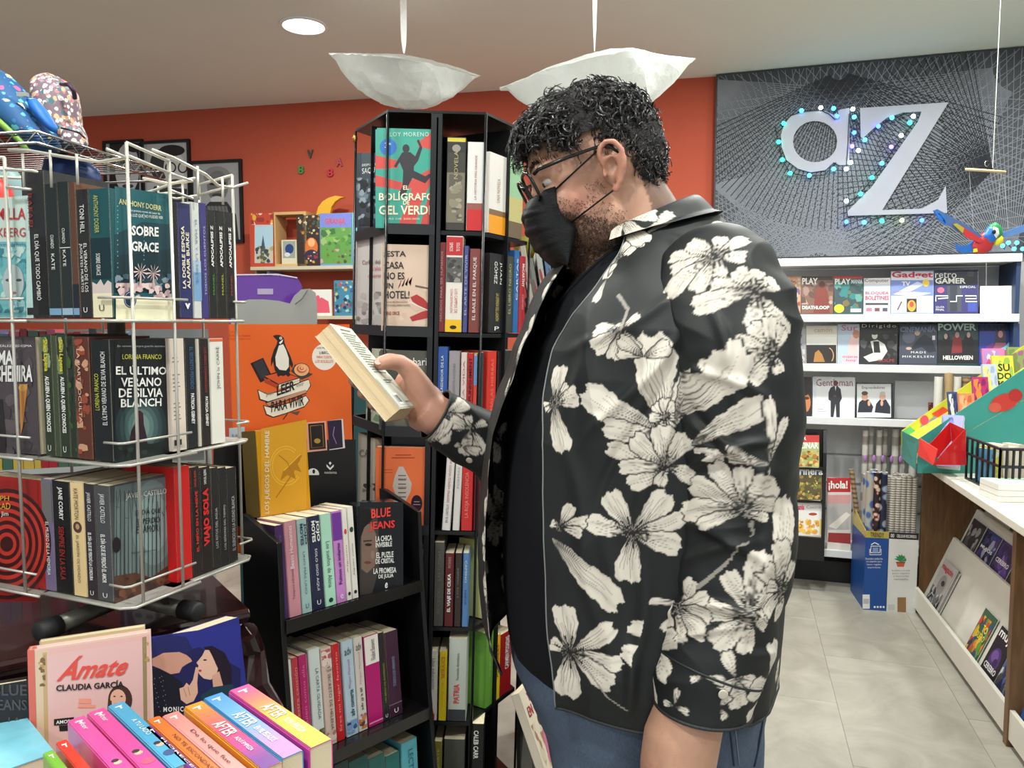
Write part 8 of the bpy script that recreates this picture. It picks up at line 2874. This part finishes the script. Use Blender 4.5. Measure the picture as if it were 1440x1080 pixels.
def wrinkle(P,amp=1.0,seed=1):
 q = P.reshape(-1,3)
 a = vnoise(q * np.array([9,9,3.2]),seed) * .0075
 b = (1 - np.abs(vnoise(q * np.array([16,16,7]) + 5,seed + 1)) * 2) * .0032
 c = vnoise(q * np.array([42,42,24]),seed + 2) * .0009
 return ((a + b + c) * amp).reshape(P.shape[:2])

def crease(V,N,px,py,ang,L,w,amp):
 """a soft pulled fold running from a picked point along an in-plane direction"""
 q = V.reshape(-1,3)
 X_,Y_ = proj(q)
 a = math.radians(ang)
 al = (X_ - px) * math.cos(a) + (Y_ - py) * math.sin(a)
 ac = -(X_ - px) * math.sin(a) + (Y_ - py) * math.cos(a) + 6 * np.sin(al / 37.)
 k = np.exp(-(ac / w) ** 2) * np.exp(-((al - L / 2) / (L * .5)) ** 4)
 vis_ = (np.einsum('ij,ij->i',N.reshape(-1,3),q - np.array([0,0,H])) < 0)
 return (amp * k * vis_).reshape(V.shape[:2])

fade_top = np.clip((2.0 - ss) / .5,.25,1)[:,None]
Vs += nrm_s * (wrinkle(Vs,1.0) + .003)[...,None] * fade_top[...,None]
# drape: vertical folds near the hem and behind
Vs += nrm_s * (.006 * np.sin(TH * 9 + 1.0) * np.clip(1 - ss[:,None] / .7,0,1))[...,None] * .7
for (x,y,an_,L,w,am) in ((955,470,130,190,9,.007),(948,500,118,230,8,-.005),(940,420,150,150,8,.005),(950,540,105,200,10,.006),(800,640,80,260,12,.005),(850,760,85,220,14,.006),(905,800,95,190,11,.006),(830,430,100,160,10,.005),(880,900,88,100,9,.005),(930,330,30,120,8,.004)):
 Vs += nrm_s * crease(Vs,nrm_s,x,y,an_,L,w,am)[...,None]
# sleeve builder

def loft(C,R,nc,step,seed,wr=1.0,folds=(),vis=0.):
 C = np.array([list(c) for c in C])
 seg = np.linalg.norm(np.diff(C,axis=0),axis=1)
 L = np.concatenate([[0],np.cumsum(seg)])
 n = int(L[-1] / step)
 t = np.linspace(0,L[-1],n)
 # smooth interpolation
 Cs = np.stack([np.interp(t,L,C[:,k]) for k in range(3)],-1)
 Rs = np.interp(t,L,R)
 k = max(3,int(.045 / step) // 2 * 2 + 1)
 for _ in range(2):
  Cs = np.stack([smooth1(Cs[:,q],k,1) for q in range(3)],-1)
  Rs = smooth1(Rs,k,1)
 T = np.gradient(Cs,axis=0)
 T /= np.linalg.norm(T,axis=1,keepdims=True)
 ref = np.array([1.,0,0])
 V = np.zeros((n,nc,3))
 if vis:
  # denser towards the camera side of the tube
  g = np.linspace(0,2 * PI,nc,endpoint=False)
  ang = g + .55 * np.sin(g - vis)
 else:
  ang = np.linspace(0,2 * PI,nc,endpoint=False)
 for i in range(n):
  a = ref - T[i] * ref.dot(T[i])
  a /= np.linalg.norm(a)
  ref = a
  b = np.cross(T[i],a)
  V[i] = Cs[i] + Rs[i] * (np.cos(ang)[:,None] * a + np.sin(ang)[:,None] * b)
 N = V - Cs[:,None,:]
 N /= np.maximum(np.linalg.norm(N,axis=-1,keepdims=True),1e-9)
 q = V.reshape(-1,3)
 w = vnoise(q * np.array([14,14,6.5]),seed) * .006 + (1 - np.abs(vnoise(q * np.array([13,13,22]) + 9,seed + 1)) * 2) * .0038 + vnoise(q * np.array([50,50,50]),seed + 2) * .0007
 w = w.reshape(n,nc) * wr
 fr_ = (t / L[-1])[:,None]
 w *= np.clip((fr_) / .12,0,1) * np.clip((1.0 - fr_) / .06,.15,1)
 for (c_,wd,am) in folds:
  w += am * np.exp(-((fr_ - c_) / wd) ** 2) * np.cos(ang[None,:] * 2 + c_ * 20)
 V = V + N * w[...,None]
 return V,t / L[-1]

SLN = [(978,366,1.04,.035),(990,374,1.03,.060),(1003,396,.99,.078),(1018,440,.955,.080),(1030,500,.935,.075),(1038,580,.925,.069),(1040,660,.92,.0665),(1039,740,.915,.067),(1034,800,.915,.067),(1021,870,.905,.063),(1004,925,.895,.058),(992,955,.89,.0565),(989,975,.89,.0545),(987,1004,.89,.0555)]
SLV = PI * .5
VN,fn_ = loft([W(a,b,c) for a,b,c,_ in SLN],[r for *_,r in SLN],300,.0014,21,1.15,((.50,.02,.004),(.56,.018,-.004),(.78,.018,.004),(.83,.012,-.004)),vis=SLV)
SLF = [Vector((.16,1.30,1.50)),Vector((.13,1.355,1.43)),Vector((.10,1.37,1.34)),Vector((.062,1.36,1.252)),W(735,664,1.335),W(700,632,1.31),W(662,611,1.295),W(630,592,1.28),W(612,583,1.272),W(606,579,1.27)]
SLFR = [.075,.08,.072,.064,.060,.056,.050,.044,.042,.0425]
NV_ = gnormals(VN,True)
if (NV_ * (VN - VN.mean(axis=1,keepdims=True))).sum(-1).mean() < 0:
 NV_ = -NV_
for (x,y,an_,L,w,am) in ((970,520,20,110,8,.006),(975,600,35,110,8,.006),(965,660,-20,120,7,.007),(970,700,10,120,7,-.005),(975,735,30,110,8,.007),(960,790,-15,110,8,.006),(955,850,10,110,7,.006),(940,905,-12,100,6,.006),(1000,430,75,130,9,.006),(1050,450,95,160,10,.005),(960,560,60,150,9,-.005),(1080,560,95,200,9,.006),(1075,760,100,140,8,.006)):
 VN = VN + NV_ * crease(VN,NV_,x,y,an_,L,w,am)[...,None]
VFa,ff_ = loft(SLF,SLFR,170,.0022,33,.9)

# t-shirt
JER = mat((19,20,25),.9,bump=.15,bs=700,name='black_jersey')
JER.node_tree.nodes['Principled BSDF'].inputs['Specular IOR Level'].default_value = .2
st = np.concatenate([np.linspace(0,1,90),np.linspace(1,2,60)[1:]])
tt = np.linspace(0,2 * PI,220,endpoint=False)
tcap = 1.84 - .74 * np.exp(-np.abs((((tt + PI) % (2 * PI)) - PI) / math.radians(44)) ** 1.5)
St = np.where(st[:,None] <= 1,st[:,None] + 0 * tt,1 + (st[:,None] - 1) * (tcap[None,:] - 1))
Vt = body_pt(St,tt[None,:] + 0 * St,-.004,.975)
q = Vt.reshape(-1,3)
# belly: tee hangs a little over the front
nt_ = gnormals(Vt,True)
if (nt_[...,:2] * (Vt[...,:2] - np.array([.19,YC]))).sum(-1).mean() < 0:
 nt_ = -nt_
Vt += nt_ * ((vnoise(q * np.array([10,10,5]),61) * .0035 + vnoise(q * np.array([22,22,14]),62) * .0014).reshape(Vt.shape[:2]))[...,None]
tee = wobj('t_shirt',grid_mesh('t_shirt',Vt,True),JER)
tee.modifiers.new('s','SOLIDIFY').thickness = .002
MB().tube([Vector(Vt[-1,j]) for j in range(0,220,4)],.0032,8,closed=True).build('neckband',JER,tee,world=True,smooth=True)

# collar
thc = np.linspace(math.radians(57),2 * PI - math.radians(44),420)
rows = []
NKR = 30
for i in range(NKR):
 t = i / (NKR - 1)
 base = neck(thc,.006)
 outp = body_pt(np.array(1.66),thc,.020,ZL)
 # points: rise, fold over, fall
 out2 = neck(thc,.012)
 fall = base * (1 - t) + outp * t
 fall[:,2] = base[:,2] + (outp[:,2] - base[:,2]) * t ** 1.4 + .020 * math.sin(PI * min(1,t * 1.15 + .12)) * (1 - t * .6)
 rows.append(fall)
Vc = np.array(rows)

# ---------------- print the flowers
pieces = {'shirt': (Vs,False),'sleeve': (VN,True),'sleeve_far': (VFa,True),'collar': (Vc,False)}
ALLP,ALLN,SPL = [],[],{}
o = 0
for k,(V,wr) in pieces.items():
 N = gnormals(V,wr)
 if k == 'shirt' or k == 'collar':
  if (N[...,:2] * (V[...,:2] - np.array([.19,YC]))).sum(-1).mean() < 0:
   N = -N
 else:
  cc = V.mean(axis=1,keepdims=True)
  if (N * (V - cc)).sum(-1).mean() < 0:
   N = -N
 ALLP.append(V.reshape(-1,3))
 ALLN.append(N.reshape(-1,3))
 SPL[k] = (o,o + V.shape[0] * V.shape[1])
 o += V.shape[0] * V.shape[1]
AP,AN = np.concatenate(ALLP),np.concatenate(ALLN)
PX,PY = proj(AP)
view = AP - np.array([0,0,H])
dist_ = np.linalg.norm(view,axis=1)
facing = -(AN * view).sum(1) / dist_
BASE = np.array(lin((23,27,28)))
CW_ = np.array(lin((218,210,198)))
CG = np.array(lin((150,144,136)))
CD = np.array(lin((27,26,26)))
colr = np.tile(BASE,(len(AP),1)) * (1 + .10 * vnoise(AP * 30,77)[:,None])

def paint(c_idx,petals,centre=7,scale=None,e1=None):
 c = AP[c_idx]
 nrm = AN[c_idx]
 d = AP - c
 Rm = max(p[1] for p in petals) * 1.25
 sc = dist_[c_idx] / F if scale is None else scale
 near = np.where((np.abs(d).max(1) < Rm * sc * 1.1) & (np.abs(d @ nrm) < Rm * sc * .75) & (AN @ nrm > -.1))[0]
 if not len(near):
  return
 if e1 is None:
  e1 = np.array([1.,0,0])
 x = e1 - nrm * e1.dot(nrm)
 x /= np.linalg.norm(x)
 y = np.cross(nrm,x)
 if y[2] > 0:
  y = -y
 D = d[near]
 # unroll: keep true distance, take direction in the tangent plane
 a,b = D @ x,D @ y
 rr_ = np.hypot(a,b)
 dd = np.linalg.norm(D,axis=1)
 k = np.where(rr_ > 1e-6,dd / np.maximum(rr_,1e-6),1)
 a,b = a * k / sc,b * k / sc
 r = np.hypot(a,b)
 for (ang,L,w) in petals:
  t = math.radians(ang)
  al = a * math.cos(t) + b * math.sin(t)
  ac = -a * math.sin(t) + b * math.cos(t)
  ac = ac + 2.2 * np.sin(al * .09 + ang) * np.clip(al / L,0,1)
  u = np.clip(al / L,0,1)
  prof = np.clip(u,0,1) ** .62 * np.clip(1 - u ** 5.5,0,1) ** .5 * 1.12
  ruff = 1 + .05 * np.sin(al * .30 + ang) + .02 * np.sin(al * .7 + ang * 2)
  hw = w / 2 * prof * ruff
  tip = L * (1 - .06 * np.abs(np.sin(ac * 9.4 / w + ang)) - .015 * np.abs(np.sin(ac * .8)))
  al_ = np.clip(hw - np.abs(ac) + .5,0,1) * np.clip(tip - al + .5,0,1) * np.clip(al + .5,0,1)
  inner = np.clip(hw - 1.9 - np.abs(ac) + .5,0,1) * np.clip(tip - 1.9 - al + .5,0,1)
  q = ac / np.maximum(hw,1)
  ww = lambda pos,wd: np.clip(1.2 - np.abs(ac - pos) / wd,0,1)
  v = np.zeros_like(al)
  nv = 4 if w < 26 else 6 if w < 36 else 8
  for k_ in range(nv):
   qq = -.78 + 1.56 * k_ / (nv - 1)
   Lk = (.80 - .34 * abs(qq) + .14 * math.sin(ang * 3 + k_ * 2.1))
   v = np.maximum(v,ww((qq * (.75 + .25 * np.sin(u * 2.6)) + .06 * np.sin(u * 9 + k_ + ang)) * hw,.75) * (u < Lk) * np.clip(u * 12,0,1) * (.55 + .45 * (u < Lk * .6)))
  fine = np.clip((np.sin(q * 26 + ang + 3 * np.sin(u * 4)) - .55) * 3,0,1) * np.clip(1 - u * 2.6,0,1)
  fold = np.clip((np.sin(q * 5 + ang * 2 + u * 3) - .3) * 1.4,0,1) * .16
  shade = np.clip(np.clip(1 - u * 2.4,0,1) * .55 + fold * 1.6,0,1)
  cc = CW_ * (1 - shade[:,None]) + CG * shade[:,None]
  dark = np.clip(np.maximum(v * .9,fine * .75),0,1)[:,None]
  cc = cc * (1 - dark) + CD * dark
  cc = cc * inner[:,None] + CD * (1 - inner[:,None])
  colr[near] = colr[near] * (1 - al_[:,None]) + cc * al_[:,None]
 if centre:
  cm = (r < centre)
  ray_ = np.sin(np.arctan2(b,a) * 17) > -.2
  colr[near[cm]] = CD
  colr[near[cm & ~ray_ & (r > centre * .3)]] = CG * .6
  rays = (r < centre * 1.9) & (np.sin(np.arctan2(b,a) * 13 + 1) > .72)
  colr[near[rays]] = CD
  dots = (r < centre * .8) & (np.sin(a * 1.9) * np.sin(b * 1.9) > .55)
  colr[near[dots]] = CG

def pick(px,py):
 d = (PX - px) ** 2 + (PY - py) ** 2
 d = np.where(facing > .05,d,1e9)
 c = np.where(d < 36)[0]
 if not len(c):
  c = np.array([int(np.argmin(d))])
 return int(c[np.argmin(dist_[c])])

FLW = [
 (782,742,[(-62,38,22),(-18,48,20),(12,36,18),(200,16,14)],6),
 (770,757,[(43,128,40)],0),
 (927,612,[(-150,128,46),(-172,84,34),(-93,140,54),(-62,96,34)],0),
 (930,588,[(-130,26,18),(-90,28,20),(-50,26,18),(0,22,16),(60,20,16),(120,22,16),(180,24,16)],5),
 (942,660,[(-165,86,28),(-140,62,30),(-100,58,34),(-62,52,30),(150,60,26),(178,66,24),(20,40,26),(110,30,22)],8),
 (884,753,[(-122,64,34),(-48,74,36),(-18,74,26),(16,68,34),(95,70,38),(188,64,30)],12),
 (798,922,[(-98,64,36),(-36,76,28),(0,74,24),(26,70,34),(93,66,42),(200,30,24)],12),
 (774,566,[(-76,54,30),(-40,34,18),(-4,44,32),(84,72,32),(160,20,20)],10),
 (868,462,[(-172,44,26),(150,50,30),(108,44,26),(-38,34,16),(60,40,26),(-120,16,12)],6),
 (900,500,[(-165,40,20),(-140,46,22),(-20,40,26)],0),
 (1003,356,[(-158,70,26),(-178,66,26),(158,84,34),(-128,54,28),(-70,38,24),(-28,52,26),(22,40,24),(100,44,28),(130,60,26)],11),
 (1060,404,[(-160,60,26),(172,84,36),(-120,42,26),(-75,34,26),(-30,40,28),(58,74,38),(95,58,30)],12),
 (1092,494,[(-130,50,30),(-165,56,28),(165,60,30),(130,54,26),(70,30,22),(-60,44,26),(-95,50,26)],10),
 (955,590,[(-62,138,50)],0),
 (966,628,[(-40,118,38)],0),
 (1088,655,[(196,114,38),(-88,90,18),(-66,70,16),(100,50,20)],0),
 (1045,716,[(-152,84,34),(-118,76,30),(-84,60,32),(-50,58,34),(182,92,34),(166,70,22),(-18,50,26),(25,36,20)],9),
 (1092,820,[(-72,110,44)],0),
 (1048,866,[(-110,60,30),(-72,84,36),(-35,62,32),(2,44,30),(38,48,26),(100,56,28),(142,66,36),(188,68,32)],12),
 (948,856,[(-58,46,24),(-22,50,24),(6,50,24),(36,54,26),(72,46,22),(192,40,14),(130,44,12)],7),
 (1104,832,[(-135,56,30),(-100,70,34),(-60,40,24),(90,44,24),(140,44,24),(-160,36,20)],10),
 (1038,958,[(-112,36,20),(78,44,30),(20,34,22),(140,26,20)],0),
 (992,957,[(8,26,16),(170,20,12)],0),
 (942,994,[(-68,26,12),(14,22,12),(-170,20,12)],0),
 (1098,962,[(-92,32,18),(-120,28,16),(60,26,18),(10,20,14)],0),
 (1016,1000,[(-60,20,14),(60,18,12)],0),
 (905,322,[(-28,60,18),(150,46,20),(120,30,18)],0),
 (868,356,[(130,42,18),(-50,40,18),(170,20,14)],5),
 (850,386,[(130,44,16),(-60,28,12)],0),
 (697,738,[(-110,40,28),(-70,44,24),(90,46,30),(120,34,20)],7),
 (696,856,[(-100,44,28),(80,46,30),(60,34,20)],7),
 (707,615,[(-80,46,26),(100,34,20)],5),
 (722,520,[(-70,60,22),(110,40,20)],0),
 (768,424,[(-75,44,20),(120,60,22)],5),
 (690,800,[(-80,30,20),(90,30,20)],0),
 (692,680,[(-90,34,26),(80,30,24)],0),(694,900,[(-90,30,24),(70,24,20)],0),(712,565,[(-80,40,22),(100,40,22)],0),(745,470,[(-65,40,20),(115,40,22)],0),(686,770,[(-90,26,20),(90,26,20)],0),
 (622,578,[(-112,36,28),(-28,44,24),(26,34,26),(96,44,34),(138,40,30),(180,26,26)],8),
 (668,600,[(-158,34,22),(-100,20,16),(-24,26,14),(66,40,26),(104,42,22)],6),
 (650,634,[(24,26,18),(-150,12,12)],0),
]
for (px,py,pet,ce) in FLW:
 paint(pick(px,py),[(a_,L_ * 1.06,w_ * 1.24) for a_,L_,w_ in pet],ce)
# unseen sides carry the same print
rng = random.Random(9)
hid = np.where(facing < -.05)[0]
used = []
for i in range(400):
 k = int(hid[rng.randrange(len(hid))])
 if all(np.linalg.norm(AP[k] - u_) > .115 for u_ in used):
  used.append(AP[k])
  nP = rng.choice([5,6,6,7,1])
  a0 = rng.uniform(0,360)
  pet = [(a0 + 360 / nP * j + rng.uniform(-12,12),rng.uniform(48,76),rng.uniform(34,46)) for j in range(nP)] if nP > 1 else [(a0,130,44)]
  t_ = np.array([rng.uniform(-1,1),rng.uniform(-1,1),.1])
  paint(k,pet,10 if nP > 1 else 0,scale=.00088,e1=t_)
# fine stems
for pts in ([(1045,720),(1062,755),(1010,800),(975,828)],[(818,940),(850,985),(878,1004)],[(868,462),(880,430),(866,410)]):
 pp = []
 for i in range(len(pts) - 1):
  for j in range(64):
   t = j / 64
   pp.append((pts[i][0] * (1 - t) + pts[i + 1][0] * t,pts[i][1] * (1 - t) + pts[i + 1][1] * t))
 for (x,y) in pp:
  k = pick(x,y)
  m_ = np.where((np.abs(AP - AP[k]).max(1) < .0012) & (AN @ AN[k] > .2))[0]
  colr[m_] = CG

SHM = attr_mat('floral_cotton',.58,bump=.10,bs=900)
SHM.node_tree.nodes['Principled BSDF'].inputs['Specular IOR Level'].default_value = .38

def cloth(name,V,wrap,key,parent):
 me = grid_mesh(name,V,wrap)
 a,b = SPL[key]
 at = me.color_attributes.new('Col','FLOAT_COLOR','POINT')
 c = np.concatenate([np.clip(colr[a:b],0,1),np.ones((b - a,1))],1).astype(np.float32)
 at.data.foreach_set('color',c.reshape(-1))
 o = wobj(name,me,SHM,parent)
 return o

shirt = cloth('shirt',Vs,False,'shirt',man)
cloth('sleeve',VN,True,'sleeve',shirt)
cloth('sleeve',VFa,True,'sleeve_far',shirt)
cloth('collar',Vc,False,'collar',shirt)
# stitched edge of the near front and cuffs
EDGE = mat((120,124,122),.6,name='pale_edge_thread')
MB().tube([Vector(Vs[i,0]) for i in range(0,Vs.shape[0],4)],.0011,5).build('front_edge',EDGE,shirt,world=True,smooth=True)
HEMM = mat((30,34,35),.6,bump=.3,bs=300,name='dark_hem')
MB().tube([Vector(Vs[1,j]) for j in range(0,Vs.shape[1],5)],.0022,6).build('hem',HEMM,shirt,world=True,smooth=True)
for V in (VN,VFa):
 MB().tube([Vector(V[-1,j]) for j in range(0,V.shape[1],4)],.0022,6,closed=True).build('cuff_hem',HEMM,shirt,world=True,smooth=True)
i_c = int(len(VN) * .905)
MB().tube([Vector(VN[i_c,j]) * 1 for j in range(0,VN.shape[1],4)],.0015,6,closed=True).build('cuff_seam',HEMM,shirt,world=True,smooth=True)
# armhole seam
i_s = int(len(VN) * .13)
BTN = mat((196,188,170),.25,coat=.5,name='shell_button')
for (x,y) in ((1016,981),(700,627),(659,652),(786,396),(699,700)):
 k = pick(x,y)
 p,n_ = Vector(AP[k]),Vector(AN[k]).normalized()
 q_ = n_.to_track_quat('Z','Y').to_matrix().to_4x4()
 MB().lathe([(.0001,.0006),(.0052,.0008),(.0056,.0022),(.0045,.0028),(.0001,.0024)],n=18,M=Matrix.Translation(p) @ q_).build('button',BTN,shirt,world=True,smooth=True)

# ---------------- jeans
jb = MB()
zz_ = np.linspace(1.03,.80,20)
rings = []
for z in zz_:
 row = ring(np.full(64,z),np.linspace(0,2 * PI,64,endpoint=False),.002 - max(0,(z - .985)) * .25)
 rings.append(jb.verts([Vector(p) for p in row]))
for i in range(len(rings) - 1):
 for j in range(64):
  jb.face([rings[i][j],rings[i][(j + 1) % 64],rings[i + 1][(j + 1) % 64],rings[i + 1][j]])
jb.face(rings[0][::-1])
jb.face(rings[-1])
for sy in (-1,1):
 y = YC + sy * .105
 jb.tube([Vector((.19,y,.92)),Vector((.19,y,.84)),Vector((.185,y,.72)),Vector((.175,y - 0,.52)),Vector((.18,y,.48)),Vector((.19,y,.30)),Vector((.20,y,.09))],[.118,.120,.108,.082,.078,.072,.066],32)
 jb.tube([Vector((.145,y,.94)),Vector((.145,y,.84)),Vector((.155,y,.74))],[.09,.09,.07],24)
 jb.tube([Vector((.25,y,.96)),Vector((.25,y,.86)),Vector((.235,y,.74))],[.095,.095,.07],24)
bmesh.ops.recalc_face_normals(jb.bm,faces=jb.bm.faces[:])
me = bpy.data.meshes.new('j')
jb.bm.to_mesh(me)
jb.bm.free()
src = bpy.data.objects.new('j',me)
COL.objects.link(src)
rm = src.modifiers.new('r','REMESH')
rm.mode = 'VOXEL'
rm.voxel_size = .007
sm = src.modifiers.new('s','SMOOTH')
sm.factor = .6
sm.iterations = 8
bpy.context.view_layer.update()
jme = bpy.data.meshes.new_from_object(src.evaluated_get(bpy.context.evaluated_depsgraph_get()))
bpy.data.objects.remove(src)
n = len(jme.vertices)
co_ = np.zeros(n * 3)
jme.vertices.foreach_get('co',co_)
co_ = co_.reshape(-1,3)
nn_ = np.zeros(n * 3)
jme.vertices.foreach_get('normal',nn_)
nn_ = nn_.reshape(-1,3)
co_ += nn_ * (vnoise(co_ * np.array([14,14,8]),5) * .004 + vnoise(co_ * np.array([30,30,45]),6) * .0015)[:,None]
jme.vertices.foreach_set('co',co_.reshape(-1))
jme.polygons.foreach_set('use_smooth',[True] * len(jme.polygons))
DEN = bpy.data.materials.new('blue_denim')
DEN.use_nodes = True
nt = DEN.node_tree
b_ = nt.nodes['Principled BSDF']
b_.inputs['Roughness'].default_value = .85
tc = nt.nodes.new('ShaderNodeTexCoord')
n1 = nt.nodes.new('ShaderNodeTexNoise')
n1.inputs['Scale'].default_value = 5
n1.inputs['Detail'].default_value = 3
mp = nt.nodes.new('ShaderNodeMapping')
mp.inputs['Scale'].default_value = (900,900,120)
n2 = nt.nodes.new('ShaderNodeTexNoise')
n2.inputs['Scale'].default_value = 1
nt.links.new(tc.outputs['Object'],mp.inputs[0])
nt.links.new(mp.outputs[0],n2.inputs['Vector'])
nt.links.new(tc.outputs['Object'],n1.inputs['Vector'])
ad = nt.nodes.new('ShaderNodeMath')
ad.operation = 'MULTIPLY_ADD'
ad.inputs[1].default_value = .5
nt.links.new(n2.outputs['Fac'],ad.inputs[0])
nt.links.new(n1.outputs['Fac'],ad.inputs[2])
cr = nt.nodes.new('ShaderNodeValToRGB')
cr.color_ramp.elements[0].color = (*lin((30,43,64)),1)
cr.color_ramp.elements[0].position = .45
cr.color_ramp.elements[1].color = (*lin((88,104,126)),1)
cr.color_ramp.elements[1].position = 1.0
nt.links.new(ad.outputs[0],cr.inputs[0])
nt.links.new(cr.outputs[0],b_.inputs['Base Color'])
jme.materials.clear()
jeans = wobj('jeans',jme,DEN)
jv = BVHTree.FromPolygons([Vector(v) for v in co_],[list(p.vertices) for p in jme.polygons])

def on_jeans(px,py,off=.001):
 d = ray(px,py).normalized()
 hit,nrm,_,_ = jv.ray_cast(Vector((0,0,H)),d)
 return (hit + nrm * off) if hit is not None else W(px,py,1.0)

THR_ = mat((40,52,74),.8,name='seam_fold')
for off_,nm in ((0,'side_seam'),(7,'stitch_line')):
 MB().tube([on_jeans(1024 + off_ + (y - 1000) * .1,y) for y in range(1004,1080,8)],.0013 if off_ == 0 else .0006,6).build(nm,THR_ if off_ == 0 else mat((120,132,150),.8),jeans,world=True,smooth=True)
MB().tube([on_jeans(x,y) for x,y in ((1080,986),(1074,998),(1071,1020),(1066,1050),(1060,1078))],.0014,6).build('back_pocket_edge',THR_,jeans,world=True,smooth=True)
# shoes
for sy in (-1,1):
 y = YC + sy * .105
 m = MB()
 P = []
 for i in range(14):
  t = i / 13
  x = .275 - .30 * t
  w = .030 + .022 * math.sin(PI * min(1,.15 + t * .85)) ** .6
  h = .085 * (1 - t) ** .6 * (1 if t < .5 else 1) + .028
  if i == 13:
   w,h = .012,.02
  if i == 0:
   w,h = .018,.06
  row = []
  for k in range(16):
   a = 2 * PI * k / 16
   row.append((x,y + w * math.cos(a),.012 + (h * .5) + h * .5 * math.sin(a)))
  P.append(row + [row[0]])
 m.grid(P)
 bmesh.ops.remove_doubles(m.bm,verts=m.bm.verts[:],dist=1e-6)
 bmesh.ops.holes_fill(m.bm,edges=m.bm.edges[:])
 sh_ = m.build('shoe',mat((30,30,32),.5,bump=.1,name='black_leather'),man,world=True,smooth=True)
 MB().prism([(.285,y - .03,0),(.285,y + .03,0),(.15,y + .042,0),(.0,y + .050,0),(-.035,y + .03,0),(-.035,y - .03,0),(.0,y - .05,0),(.15,y - .042,0)],(0,0,.02)).build('sole',mat((200,198,190),.7,name='rubber_sole'),sh_,world=True,bevel=.004)

# ---------------- the book in his hand
hbk = thing('book','open-market pale paperback held in the right hand of the man','book',MBk)
hbk['label'] = 'white backed paperback held up in the hand of the man'
book_parts(hbk,BT_,BW_,BH_,False,(208,210,196),pages=mat((222,198,158),.8,bump=.3,bs=900,name='page_edges'),rough=.4)
bf = Fr(bA,bW,U=-bL)      # back-cover plane: seen from its outer side R points to the fore-edge
hold = prnt('back_cover_print',bf,[((196,202,190),[(.002,.002),(.106,.002),(.106,.07),(.06,.05),(.002,.06)])] + [((110,112,104),rect(.022,.150 - i * .0052,.094 - (i * 7 % 5) * .006,.1515 - i * .0052)) for i in range(16)] + [((80,82,78),rect(.03,.158,.08,.1598))] + [((90,92,88),rect(.04,.056 - i * .005,.09 - .02 * i,.0575 - i * .005)) for i in range(2)] + [((236,236,230),rect(.020,.008,.046,.030))] + [((30,30,30),rect(.022 + i * .0022,.012,.0232 + i * .0022,.026)) for i in range(10)] + [((110,112,104),rect(.062,.012,.092,.0135))],hbk,lambda a,b: (a,b),y0=-.0006)
Rm_ = Matrix.Identity(4)
Bm = MBk.inverted() @ bf.M()
hold.matrix_basis = Bm
# thumb nail
q_ = HandN = W(531,512,1.219)
hit,nrm,_,_ = bvh.ray_cast(Vector((0,0,H)),ray(532,509).normalized())
if hit is not None:
 T_ = (W(526,514,1.217) - W(547,508,1.232)).normalized()
 B_ = nrm.cross(T_).normalized()
 MB().prism([hit + nrm * .0002 + T_ * (.0062 * math.cos(a)) + B_ * (.0048 * math.sin(a)) for a in np.linspace(0,2 * PI,14,endpoint=False)],nrm * .0007).build('thumb_nail',mat((206,140,124),.3,name='nail'),body,world=True,bevel=.0003)
